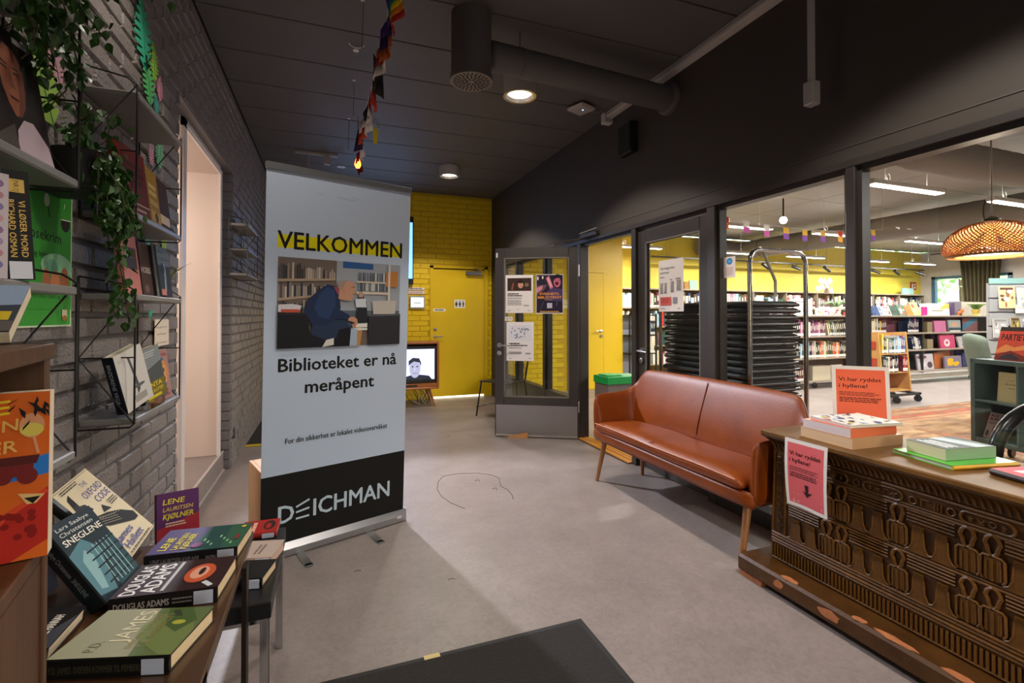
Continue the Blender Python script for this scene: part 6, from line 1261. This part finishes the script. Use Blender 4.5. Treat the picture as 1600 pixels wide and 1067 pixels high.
faceout('cream box at the bottom of the orchid bookcase', 1270, 1298, 572, 591, YA + .05, '#bdb29a', None, 0, .18, z=.142, cat='box', name='archive_box'); faceout('framed dark picture at the bottom of the orchid bookcase', 1301, 1318, 570, 591, YA + .03, '#c9c2b4', lambda a: (a.rect('#ded8cc', 0, 0, 1, 1), a.rect('#4a423c', .2, .15, .9, .8), a.ell('#8a7d70', .55, .5, .2, .2)), z=.142, cat='picture', name='framed_picture')
oc = thing('orchid', 'white orchid in a white pot on top of the low bookcase', 'plant', (8.87, YA + .16, 1.308)); B().lathe([(.07, 0), (.095, .16), (.085, .16), (0, .14)], 18).build('pot', M('pot_white', '#cfc6bd', .4), oc, True)
B().tube([(0, 0, .14), (-.06, 0, .36), (-.16, 0, .52), (-.30, 0, .58)], .006, 6).build('stem', M('orchid_stem', '#56603a', .6), oc, True)
for k in range(6): a_ = k * 1.05; B().tube([(0, 0, .15), (.14 * math.cos(a_), .10 * math.sin(a_), .24), (.33 * math.cos(a_), .2 * math.sin(a_), .20)], [.01, .03, .004], 6).build('leaf', M('orchid_leaf', '#4e6a3c', .5), oc, True)
q = B(); q.add([(0, 0, 0), (.035, .01, .03), (0, .0, .07), (-.035, .01, .03), (.06, 0, -.02), (.03, 0, -.05), (-.06, 0, -.02), (-.03, 0, -.05)], [(0, 1, 2, 3), (0, 4, 1), (0, 5, 4), (0, 6, 3), (0, 7, 6), (0, 5, 7)]); fm_ = q.mesh('flower', M('orchid_petal', '#c9b2ae', .6)); random.seed(3)
for k in range(14): link('flower', fm_, oc, loc=(-.30 + random.uniform(-.16, .14), -.03 + random.uniform(-.05, .05), .55 + random.uniform(-.12, .12)), rot=(random.uniform(-.4, .4), random.uniform(-.5, .5), random.uniform(-.6, .6)))
# ---- long rolling display
YL = 6.05; LX0, LX1 = 9.27, 12.85
ls = thing('display_bookcase', 'long low rolling bookcase with face-out books and a grass pot on top', 'bookcase', (0, 0, 0))
for x in (LX0, 10.75, LX1 - .03): B().box(x, x + .03, YL, YL + .5, .2, 1.31).build('upright', m_dmetal, ls)
for z in (1.306, .98, .655, .25): B().box(LX0, LX1, YL - .02, YL + .5, z - .03, z, bev=.003).build('shelf', m_shelfm, ls)
B().box(LX0 + .03, LX1 - .03, YL + .24, YL + .27, .25, 1.28).build('centre_panel', M('panel_purple', '#6a3c48', .6), ls)
for x, w, c in ((10.9, .5, '#b0622a'), (11.5, .5, '#c06a2c'), (12.2, .5, '#2c2f5a'), (11.2, .4, '#7a3a4e')):
    for z in (.25, .655): B().box(x, x + w, YL + .215, YL + .238, z, z + .34).build('colour_panel', M('cp_' + c.strip('#'), c, .6), ls)
for x in (9.7, 10.25, 12.4): castor(ls, x, YL + .05)
q = B(); q.box(LX0, LX1, YL + .02, YL + .07, .10, .16); q.box(9.6, 10.3, YL - .02, YL + .02, .10, .13); q.build('base_bar', M('base_beige', '#8f8674', .5), ls)
random.seed(17)
TOPS = [('navy face-out book at the near end of the long display top', 1365, 1375, 477, '#28406e', ('#2b4472', '#1a2a4c')), ('blue and white book on the long display top', 1376, 1383, 478, '#2f3f66', ('#d0d2d4', '#2f4f8a')), ('white and red book on the long display top', 1384, 1394, 477, '#d5d1cb', ('#d8d4ce', '#b8402c')), ('dark green book on the long display top', 1395, 1405, 476, '#33483c', ('#33483c', '#26382e')), ('green book with red flowers on the long display top', 1406, 1417, 475, '#3f5a4a', ('#44604e', '#b04a44', '#c9bfa8')), ('orange book on the long display top', 1418, 1427, 476, '#bb6a2e', ('#bb6a2e', '#a85a26')), ('wide art book with orange cover at the end of the slanted row', 1428, 1440, 471, '#b98a5c', ('#c49a6c', '#a8442c', '#e0c89c', '#c8702e'))]
for lab, a0, a1, t_, c, cs in TOPS: faceout(lab, a0, a1, t_, 492.5, YL + .1, c, blot(*cs), .35, .025, z=1.308)
tin = gy(1444, 492, YL + .12); o = thing('pink_cup', 'bright pink cup on the long display top', 'cup', (tin.x, YL + .12, 1.308)); B().lathe([(.045, 0), (.05, .17), (.044, .17), (.04, .02), (0, .02)], 18).build('cup', M('hot_pink', '#d02a7e', .4), o, True)
faceout('wide white and yellow box lying on the long display top', 1451, 1484, 474, 492.5, YL + .1, '#d8ccb8', lambda a: (a.rect('#ddd4c4', 0, 0, 1, 1), a.poly('#d8b24e', [(.5, .5), (.8, .95), (1, 1), (1, .6)]), a.lines('#7a6a66', .15, .75, .33, .45, 1, .8)), .05, .15, z=1.308, cat='box', name='white_box')
faceout('purple box standing on the long display top', 1487, 1492, 473, 492.5, YL + .1, '#4a3a5e', None, 0, .12, z=1.308, cat='box', name='purple_box'); faceout('grey violet box standing on the long display top', 1492, 1502, 471, 492.5, YL + .1, '#77707e', None, 0, .12, z=1.308, cat='box', name='violet_box'); faceout('grey brick-like panel on the long display top', 1503, 1545, 472, 492.5, YL + .3, '#a59c8e', None, 0, .03, z=1.308, cat='panel', name='back_board')
p = gy(1498, 492, YL + .08); o = thing('wooden_toys', 'little orange wooden animal on the long display top', 'toy', (p.x, YL + .06, 1.308)); q = B(); q.box(-.06, .06, -.02, .02, .03, .08, bev=.012); q.lathe([(0, 0), (.03, .02), (.035, .05), (.02, .075), (0, .08)], 12, loc=(.07, 0, .06)); 
for dx in (-.045, .04): q.box(dx - .012, dx + .012, -.015, .015, 0, .04)
q.build('figure', M('toy_orange', '#b5652c', .5), o, True)
gpn = gy(1525, 492, YL + .1); o = thing('grass_pot', 'yellow pot with a tuft of green grass on the long display top', 'plant', (gpn.x, YL + .1, 1.308)); B().lathe([(.09, 0), (.05, .03), (.075, .13), (.065, .13), (0, .12)], 16).build('pot', M('pot_yellow', '#b8a04c', .5), o, True); random.seed(41); q = B()
for k in range(120): a_ = random.uniform(0, 6.28); e = random.uniform(.05, .26); q.tube([(.03 * math.cos(a_), .03 * math.sin(a_), .12), (e * .7 * math.cos(a_), e * .5 * math.sin(a_), .24), (e * math.cos(a_), e * .6 * math.sin(a_), .22)], [.004, .004, .001], 3)
q.build('grass', M('grass_green', '#5d7a3a', .6), o)['kind'] = 'stuff'
fill(9.32, 9.75, YL + .02, .98, .28, ['maroon', 'yellow', 'cream', 'dark green'], 'on the upper tier of the long display'); fill(10.35, 10.72, YL + .02, .98, .29, ['navy', 'maroon', 'black', 'plum'], 'on the upper tier of the long display'); fill(10.42, 10.75, YL + .02, .655, .28, ['white', 'cream', 'navy', 'light blue'], 'on the middle tier of the long display', lean_from=10.4)
faceout('beige magazine file on the upper tier of the long display', 1449, 1457, 503, 518, YL + .02, '#8d7d5e', None, 0, .12, z=.982, cat='box', name='magazine_file'); faceout('beige magazine file on the middle tier of the long display', 1449, 1458, 530, 544, YL + .02, '#8d7d5e', None, 0, .12, z=.657, cat='box', name='magazine_file')
faceout('plain pink book facing out on the upper tier of the long display', 1461, 1479, 501, 518, YL + .03, '#c9709c', None, .08, z=.982); faceout('grey landscape book facing out on the upper tier of the long display', 1483, 1502, 500, 518, YL + .03, '#8c8a86', lambda a: (a.rect('#9aa0a0', 0, 0, 1, 1), a.rect('#3a4a4e', 0, .1, 1, .35), a.ell('#c9a07c', .5, .6, .3, .2), a.rect('#d8d8d4', .1, .02, .9, .12)), .08, z=.982)
faceout('blue and pink patchwork cloth hung at the end of the long display', 1504, 1530, 497, 518, YL + .14, '#6a5a66', lambda a: (a.rect('#8a5a5a', 0, 0, 1, 1), a.poly('#4a7a96', [(0, 0), (1, .9), (1, 1), (.6, 1), (0, .5)])), 0, .01, z=.982, cat='cloth', name='patchwork_cloth')
faceout('rose pink book with a white oval on the middle tier of the long display', 1470, 1493, 523, 545, YL + .03, '#c2486c', lambda a: (a.rect('#c4496e', 0, 0, 1, 1), a.ell('#ead6d6', .45, .4, .2, .28), a.ell('#c4496e', .45, .42, .1, .12)), .08, z=.657); faceout('pale grey book with a dark bird on the middle tier of the long display', 1500, 1520, 525, 545, YL + .03, '#b3adb0', lambda a: (a.rect('#b9b2b4', 0, 0, 1, 1), a.poly('#5a3a2c', [(.4, .5), (.6, .75), (.7, .6), (.5, .35)]), a.ell('#3a2c28', .35, .25, .12, .06)), .25, z=.657)
faceout('grey photo book on the bottom tier of the long display', 1435, 1460, 553, 575.5, YL + .03, '#b0a6aa', lambda a: (a.rect('#beb4b8', 0, 0, 1, 1), a.ell('#6a4a50', .3, .8, .3, .12), a.ell('#4a3a3c', .75, .3, .16, .2), a.ell('#d8d4d6', .3, .35, .2, .2)), .1, z=.252); faceout('yellow patterned book on the bottom tier of the long display', 1477, 1503, 556, 577, YL + .03, '#8c7a8e', lambda a: (a.rect('#7f7488', 0, 0, 1, 1), [a.ell('#dcae24', random.uniform(.25, .75), random.uniform(.25, .75), .16, .14, 8) for _ in range(14)], a.rect('#9a8c58', 0, .94, .8, 1)), .05, z=.252); faceout('plain orange board on the bottom tier of the long display', 1460, 1475, 551, 576, YL + .12, '#b5652a', None, 0, .02, z=.252, cat='board', name='orange_board'); faceout('plain navy board on the bottom tier of the long display', 1504, 1530, 551, 578, YL + .12, '#26315e', None, 0, .02, z=.252, cat='board', name='navy_board')
# ---- leaning birch book trolley
wt = thing('birch_book_trolley', 'birch book trolley with sloping shelves on black castors', 'trolley', (0, 0, 0)); YW = 4.82; WX0, WX1 = 7.62, 8.24
def endp(x): q = B(); q.prism([(-.02, .16), (.30, .16), (.42, 1.03), (.05, 1.06)], .03, Matrix(((0, 0, 1, x), (1, 0, 0, YW), (0, 1, 0, 0), (0, 0, 0, 1)))); return q
for x in (WX0, WX1): endp(x).build('end_panel', m_birch, wt)
for z, dy in ((.74, .24), (.46, .16), (.19, .06)): B().box(WX0 + .03, WX1, YW - .02 + dy * .18, YW + .30 + dy * .3, z - .02, z, bev=.003).build('shelf', m_birch, wt)
B().box(WX0 + .03, WX1, YW + .27, YW + .29, .18, .98, mtx=None).build('back_panel', m_birch, wt); q = B(); q.box(WX0 - .05, WX1 + .18, YW - .06, YW - .02, .11, .14); q.box(WX0 - .05, WX1 + .18, YW + .34, YW + .38, .11, .14); q.box(WX0 - .05, WX0 - .01, YW - .06, YW + .38, .11, .14); q.box(WX1 + .14, WX1 + .18, YW - .06, YW + .38, .11, .14); q.build('base_frame', m_dmetal, wt)
for x in (7.9, WX1 + .15, WX0): 
    for y in (YW - .03, YW + .33): castor(wt, x, y)
for z in (.80, .55, .30): B().box(WX0 - .012, WX0, YW + .04 + z * .05, YW + .16 + z * .05, z, z + .12).build('shelf_label', M('label_red', '#a8392c', .5), wt)
random.seed(23)
fill(WX0 + .04, 7.82, YW + .02, .741, .30, ['yellow', 'olive', 'dark green', 'black', 'cream'], 'in the upper row of the birch trolley', (.028, .045), .16); fill(7.82, WX1 - .05, YW + .02, .741, .28, ['dark green', 'plum', 'light blue', 'blue', 'blue', 'grey'], 'in the upper row of the birch trolley', (.028, .05), .16); fill(WX0 + .04, 8.02, YW + .0, .461, .26, ['white', 'black', 'maroon', 'grey', 'dark green', 'navy'], 'in the lower row of the birch trolley', (.022, .04), .16); fill(8.1, WX1 - .03, YW + .0, .461, .26, ['black', 'maroon', 'red'], 'in the lower row of the birch trolley', (.022, .04), .16)
# ---- dark teal cube shelf with things
kl = Vector((5.55, 2.74, 0)); kd = Vector((-.30, -.95, 0)).normalized(); ka = math.atan2(kd.y, kd.x)
m_teal = M('dark_teal_paint', '#4d6464', .5, var=.08, vscale=6)
kx = thing('cube_shelf', 'dark blue-green cube shelf holding books behind the glass', 'shelf', (kl.x, kl.y, .14), ka)
KW, KD, KH = .80, .39, .77      # local x along the front, +y away from the camera
for nm, bx in (('side_panel', (0, .04, 0, KD, 0, KH)), ('side_panel', (KW - .04, KW, 0, KD, 0, KH)), ('top_board', (0, KW, 0, KD, KH - .04, KH)), ('bottom_board', (.04, KW - .04, 0, KD, .02, .06)), ('divider', (KW / 2 - .01, KW / 2 + .01, 0, KD, .06, KH - .04)), ('middle_shelf', (.04, KW - .04, 0, KD, .385, .405)), ('back_panel', (.04, KW / 2 - .06, KD - .015, KD - .005, .06, KH - .04))): B().box(*bx, bev=.002).build(nm, m_teal, kx)
for _x in (.06, KW - .06):
    for _y in (.06, KD - .06): B().lathe([(.05, -.014), (.05, .014)], 14, mtx=xf((_x, _y, -.081), (0, PI / 2, .4))).build('castor', m_black, kx); B().box(_x - .025, _x + .025, _y - .025, _y + .025, -.06, .02).build('castor_fork', m_dmetal, kx)
kM = Matrix.LocRotScale(Vector((kl.x, kl.y, .14)), Euler((0, 0, ka)), None)
def kth(name, label, cat, x, y, z, rot=(0, 0, 0)): o = thing(name, label, cat); o.matrix_world = kM @ Matrix.LocRotScale(Vector((x, y, z)), Euler(rot), None); return o
def kbook(label, x, y, z, w, h, t, col, draw, tilt=-.25): o = kth('display_book', label, 'book', x, y, z, (tilt, 0, 0)); B().box(0, w, 0, t, 0, h, bev=.002).build('block', M('cover_' + col.strip('#'), col, .4), o); a = Art((0, 0, 0), (w, 0, 0), (0, 0, h)); draw(a); a.build(o, 'cover_print'); return o
kbook('red and orange book standing on top of the cube shelf', .16, .06, KH + .001, .24, .30, .03, '#b8301e', lambda a: (a.rect('#c8452c', 0, 0, 1, 1), a.rect('#2a1c1c', 0, .88, 1, 1), a.rect('#d8402a', .04, .56, .96, .86), a.text('PARTIET', '#1e1414', .1, .6, .8, .2, bold=.03), a.poly('#e08a4a', [(.0, .3), (.3, .48), (.6, .4), (1, .5), (1, .35), (0, .2)]), a.poly('#7a1e16', [(0, .15), (.5, .3), (1, .15), (1, 0), (0, 0)]), a.poly('#2c2430', [(.1, .04), (.4, .2), (.6, .2), (.9, .04)])))
kbook('cream book with a small black title in the upper left cell of the cube shelf',  .19, .05, .406, .17, .26, .03, '#c9bf94', lambda a: (a.rect('#cdc49a', 0, 0, 1, 1), a.text('Arendt', '#2a2820', .35, .58, .5, .08), a.lines('#5a5644', .5, .85, .46, .5, 1), a.lines('#5a5644', .45, .8, .72, .75, 1)), -.08)
kbook('grey and white book with black title in the lower left cell of the cube shelf', .07, .04, .061, .17, .24, .03, '#a49a9a', lambda a: (a.rect('#a89c9e', 0, 0, 1, 1), a.text('KULTUR', '#191616', .1, .84, .8, .11, bold=.04, slant=.2), a.text('KRIG', '#191616', .1, .70, .66, .11, bold=.04, slant=.2), a.rect('#6a4c54', .35, .2, .9, .5), a.lines('#d8d0d0', .4, .85, .22, .48, 6, .4), a.lines('#4a4040', .1, .8, .55, .66, 2, .5), a.ell('#5a4a4c', .15, .2, .08, .12)), -.35)
o = kth('leafy_plant', 'bright green leafy plant in a black pot on the cube shelf', 'plant', .60, .22, KH); B().lathe([(.075, 0), (.10, .16), (.09, .16), (0, .14)], 18).build('pot', m_pot, o, True); random.seed(19); q = B()
q.add(*leaf_geo(.13)); lm = q.mesh('leaf', M('bright_leaf', '#5c9a34', .45))
for k in range(26): a_ = random.uniform(0, 6.28); link('leaf', lm, o, loc=(.05 * math.cos(a_), .05 * math.sin(a_), .15 + random.uniform(0, .14)), rot=(random.uniform(-.7, .5), random.uniform(-.4, .4), a_))
ivv = kth('hanging_plant', 'small trailing plant hanging in the open cell of the cube shelf', 'plant',   .30, .28, .56); q = B(); random.seed(20)
for k in range(60): q.add(*leaf_geo(.05), Matrix.Translation((random.gauss(0, .04), random.gauss(0, .03), random.uniform(.0, .2))) @ Euler((random.uniform(-2, 0), 0, random.uniform(0, 6))).to_matrix().to_4x4())
q.build('foliage', M('sage_leaf', '#4a6238', .6), ivv)['kind'] = 'stuff'; B().lathe([(.05, .0), (.05, .06), (0, .06)], 12, loc=(0, 0, -.15)).build('pot', m_pot, ivv)
# green wing chair behind the cube shelf
gc = thing('wing_chair', 'grey-green upholstered wing chair behind the cube shelf', 'armchair', (7.42, 3.27, .009), math.radians(25)); m_gv = M('sage_velvet', '#566052', .8, var=.1, vscale=8)
q = B(); 
def back(u, v): x = -.36 + .72 * u; e = (2 * u - 1) ** 2; return (x * (1 - .06 * v), .28 - .16 * e + .10 * v - .0 * e, .38 + (.70 - .06 * e ** 2) * v)
q.grid(back, 11, 9); q.build('backrest', m_gv, gc, 'all', [('sol', .11), ('sub', 1)]); B().box(-.33, .33, -.32, .26, .30, .45, bev=.05).build('seat', m_gv, gc, True)
for s in (-1, 1): B().box(s * .36 - .05, s * .36 + .05, -.30, .22, .26, .62, bev=.04).build('arm', m_gv, gc, True)
for x in (-.3, .3):
    for y in (-.28, .24): B().tube([(x, y, .30), (x * 1.08, y * 1.08, 0)], [.02, .012], 8).build('leg', m_leg, gc, True)
cu = thing('dark_cushion', 'round dark cushion on the wing chair', 'cushion', (7.45, 3.14, .472), .4); B().lathe([(0, 0), (.14, .02), (.17, .10), (.14, .20), (0, .24)], 18).build('cushion', M('cushion_dark', '#23262a', .8), cu, True)
# magazine stand
mg = thing('magazine_stand', 'grey slatted magazine stand with glass edge in the library', 'stand', (9.15, 4.0, .009), math.radians(-24)); m_slat = M('slat_grey', '#8d8e90', .5)
for k in range(7): B().box(-.32, .32, 0, .03, .35 + k * .2, .53 + k * .2, bev=.004).build('slat', m_slat, mg)
B().box(-.32, .32, .03, .06, 0, 1.76).build('back_board', m_slat, mg); B().box(-.36, .36, -.2, .25, 0, .05).build('foot', m_slat, mg); B().box(-.32, .32, .005, .02, 1.75, 1.83).build('glass_edge', M('glass_edge', '#7fa3a0', .2), mg)
mm = Matrix.LocRotScale(mg.location, Euler((0, 0, math.radians(-24))), None); random.seed(29)
def mag(label, x, z, w, h, cs): o = thing('magazine', label, 'magazine'); o.matrix_world = mm @ Matrix.LocRotScale(Vector((x, -.03, z)), Euler((-.06, 0, 0)), None); B().box(0, w, 0, .008, 0, h).build('block', m_paper, o); a = Art((0, 0, 0), (w, 0, 0), (0, 0, h)); blot(*cs)(a); a.rect(cs[-1], .1, .85, .9, .95); a.build(o, 'cover_print')
mag('yellow magazine with a portrait at the top of the grey stand', -.22, 1.40, .22, .31, ('#c9b184', '#d8d0c4', '#8a5a44', '#5a3a30')); mag('pale coral magazine at the top of the grey stand', .03, 1.40, .22, .29, ('#b9b4b0', '#8aa0a4', '#c4705e', '#d8c0b0')); mag('white leaflet in front of the coral magazine', .0, 1.33, .16, .12, ('#d8d6d2', '#c9c6c2')); mag('grey magazine in the middle of the grey stand', -.30, .98, .2, .27, ('#9a9a9a', '#b8b8b8', '#777')); mag('yellow striped magazine in the middle of the grey stand', -.06, .98, .12, .29, ('#8a7a44', '#c9b14a', '#4a3a3a')); mag('dark and white magazine in the middle of the grey stand', .08, .98, .2, .28, ('#8a8c90', '#3a3f4a', '#d0d0d0')); mag('white and red magazine low on the grey stand', -.22, .70, .2, .2, ('#c0bcb8', '#4a4444', '#8a3a3a')); mag('red patterned magazine low on the grey stand', .02, .70, .24, .2, ('#b08a86', '#a84a44', '#d8c8c0'))
# black metal rack by the yellow pier
rk = thing('black_book_rack', 'black metal book rack beside the smooth yellow pier', 'rack', (5.02, 7.48, 0))
for x in (.05, .62):
    for y in (0, .3): B().box(x, x + .025, y, y + .025, 0, 1.34).build('post', m_dmetal, rk)
for z in (.10, .62, .95, 1.32): B().box(.05, .645, 0, .325, z - .02, z).build('shelf', m_dmetal, rk)
B().box(.075, .62, .29, .30, .1, 1.32).build('back_panel', M('rack_panel', '#8a8f98', .6), rk)
random.seed(37); fill(5.40, 5.64, 7.50, .951, .27, ['navy', 'blue', 'light blue', 'black'], 'on the black metal rack', (.035, .05), .17); fill(5.40, 5.64, 7.50, .621, .26, ['white', 'grey', 'cream'], 'on the black metal rack', (.035, .05), .17)
# far bookcases
YF = 9.28; rows = (1.49, 1.06, .63, .20)
fb = thing('wall_bookcase', 'long wall of pale bookcases under the yellow library wall', 'bookcase', (0, 0, 0))
x = 5.5
while x < 16.6: B().box(x - .012, x + .012, YF, LY, 0, 1.93).build('upright', m_shelfm, fb); x += 1.11
for z in rows: B().box(5.5, 16.6, YF, LY, z - .025, z).build('shelf', m_shelfm, fb)
B().box(5.48, 16.62, YF - .01, LY, 1.90, 1.93).build('top_board', m_shelfm, fb); B().box(5.5, 16.6, LY - .02, LY, 0, 1.9).build('back_panel', M('ochre_panel', '#9a7a2a', .6), fb)
random.seed(51); ALLC = ['white', 'cream', 'grey', 'navy', 'black', 'light blue', 'pink', 'maroon', 'brown', 'dark green', 'white', 'cream', 'red']
x = 5.54
while x < 16.55:
    k = (x - 5.5) % 1.11
    if k < .03 or k > 1.02: x += .06; continue
    w = random.choice((.06, .075, .09)); lbook(x, YF + .02, 1.491, w, random.choice((.24, .28, .32, .35)), .18, random.choice(ALLC), 'on the top row of the far wall bookcase'); x += w + .004
q = B()
for z in rows[1:]:
    x = 5.53
    while x < 16.55:
        k = (x - 5.5) % 1.11; w = random.uniform(.03, .06)
        if k > .02 and k + w < 1.09 and random.random() > .06: q.cur = lin(PAL[random.choice(ALLC)]); q.box(x, x + w, YF + .02, YF + .2, z, z + random.uniform(.22, .36))
        x += w
tag(q.build('shelved_books', print_mat('book_cloth', .5)), 'rows of small mixed books filling the lower far wall shelves', 'books', kind='stuff')
for lab, a0, a1, t_, b_, c, nm in (('framed white picture on a yellow shelf beyond the door', 1009, 1015, 415, 445, '#d8d2c8', 'framed_picture'), ('green display book on top of the far bookcase', 1078, 1090, 438, 457, '#7fa38c', 'display_book'), ('brown box on top of the far bookcase', 1070, 1077, 440, 457, '#8a5a1c', 'small_box'), ('pale teal display stand on top of the far bookcase', 1411, 1428, 450, 459, '#8fb4b4', 'display_stand')):
    faceout(lab, a0, a1, t_, b_, YF + .08, c, None, .05, .05, z=1.932, name=nm, cat={'framed_picture': 'picture', 'display_book': 'book'}.get(nm, 'box'))
p = gy(1427, 447, LY - .02); o = thing('exit_sign', 'small red and white fire sign on the yellow library wall', 'sign', (p.x, LY - .02, p.z - .12)); B().box(-.12, .12, -.01, .015, 0, .24).build('plate', M('sign_red', '#a83a34', .5), o); a = Art((-.12, -.01, 0), (.24, 0, 0), (0, 0, .24)); a.rect('#a83a34', 0, 0, 1, 1); a.rect('#e0cfc8', .15, .2, .4, .8); a.rect('#e0cfc8', .58, .2, .85, .45); a.rect('#e0cfc8', .58, .58, .85, .8); a.build(o)
# curtain at the window wall
cv = thing('curtain', 'heavy olive pleated curtain beside the library window', 'curtain', (LX - .16, 8.05, 0)); q = B(); q.grid(lambda u, v: (.06 * math.sin(u * 2 * PI * 9) - .02, (-.48 + .96 * u) * (.72 + .28 * v ** 2), .35 + 2.75 * v), 90, 8); q.build('cloth', M('olive_curtain', '#5f563c', .85, var=.12, vscale=5), cv, 'all'); B().tube([(0, -1.2, 3.13), (0, 1.2, 3.13)], .015, 8).build('rail', m_dmetal, cv)
# bunting and ball lamp in the library
bn = thing('bunting', 'string of small colourful flags under the library ceiling', 'bunting'); B().tube([(4.6 + 3.2 * t_, 4.9, 2.60 - .10 * math.sin(PI * t_)) for t_ in [k / 16 for k in range(17)]], .003, 4).build('cord', M('cord_white'), bn); random.seed(61)
for x_ in (4.6, 7.8): B().tube([(x_, 4.9, 2.60), (x_, 4.9, ZC)], .003, 4).build('wire', M('cord_white'), bn)
for k in range(9):
    t_ = .06 + k * .11; p = Vector((4.6 + 3.2 * t_, 4.9, 2.60 - .10 * math.sin(PI * t_))); q = B(); cs = random.choice((['#c0392b', '#e0a030'], ['#d8d0c8', '#c05aa0'], ['#d0a53a', '#7a4a9c'], ['#b83a2a', '#d8702a']))
    for j, c in enumerate(cs): q.cur = lin(c); q.add([p + Vector((-.07, 0, -.08 * j)), p + Vector((.07, .03, -.08 * j)), p + Vector((.06, .02, -.08 * (j + 1))), p + Vector((-.06, 0, -.08 * (j + 1)))], [(0, 1, 2, 3)])
    q.build('flag', print_mat('flag_cloth', .8), bn)
p = gz(1224, 344, 2.86); o = thing('ball_lamp', 'round bare lamp glowing under the library ceiling', 'ceiling light', p); B().lathe([(0, -.06), (.04, -.045), (.06, 0), (.04, .045), (0, .06)], 16).build('globe', M('globe_glow', '#fff4e2', .4, emit=14), o, True); B().tube([(0, 0, .05), (0, 0, ZC - p.z)], .012, 8).build('stem', m_dmetal, o)
# desk chair with looped black arms
oc_ = thing('desk_chair', 'desk chair with glossy black looped arms just behind the glass', 'chair', (2.48 * .936 + 2.02 * .352, -2.48 * .352 + 2.02 * .936, 0), -YAW)
for y_ in (-.28, .25): B().tube([(-.10, y_, .44), (-.245, y_, .47), (-.25, y_, .60), (-.245, y_, .70), (-.20, y_, .79), (-.11, y_, .865), (.03, y_, .905), (.18, y_, .88), (.25, y_, .78), (.26, y_, .60), (.2, y_, .47), (.05, y_, .44)], .032, 10).build('arm_loop', M('black_satin', '#0d0d0e', .28), oc_, 'all', [('sub', 1)])
B().box(-.22, .26, -.26, .22, .42, .50, bev=.035).build('seat', M('seat_taupe', '#5a4a46', .6), oc_, True); q = B(); q.grid(lambda u, v: (.27 + .10 * v, -.24 + .46 * u, .48 + .42 * v), 7, 6); q.build('backrest', M('seat_taupe'), oc_, 'all', [('sol', .05), ('sub', 1)])
B().cyl((0, 0, .1), (0, 0, .43), .03, 12).build('column', m_dmetal, oc_, True)
for k in range(5): a_ = 2 * PI * k / 5; B().tube([(0, 0, .12), (.26 * math.cos(a_), .26 * math.sin(a_), .07)], [.026, .016], 8).build('base_arm', m_black, oc_, True); B().lathe([(.03, -.012), (.03, .012)], 12, mtx=xf((.26 * math.cos(a_), .26 * math.sin(a_), .031), (PI / 2, 0, a_))).build('castor', m_black, oc_)
# trees outside the window
m_tree = M('summer_leaves', '#b4d09c', .7, var=.3, vscale=2)
for k, (x, y, r, h, lab) in enumerate(((25, 12.6, 2.4, 4.2, 'leafy green tree nearest the library window'), (34, 16.5, 3.2, 5.2, 'tall pale tree beyond the first one outside'), (27, 19.5, 2.6, 4.6, 'bushy tree standing furthest along outside'))):
    o = thing('tree', lab, 'tree', (x, y, -.2)); random.seed(70 + k); q = B(); q.tube([(0, 0, 0), (.1, 0, h * .5), (0, .1, h)], [.16, .12, .05], 8); q.build('trunk', M('bark', '#5a4a3a', .9), o); q = B()
    for j in range(700): 
        d = Vector((random.gauss(0, 1), random.gauss(0, 1), random.gauss(0, .8))).normalized() * r * random.uniform(.35, 1); q.add(*leaf_geo(.3), Matrix.Translation(d + Vector((0, 0, h))) @ Euler((random.uniform(0, 6), random.uniform(0, 6), random.uniform(0, 6))).to_matrix().to_4x4())
    q.build('foliage', m_tree, o)['kind'] = 'stuff'
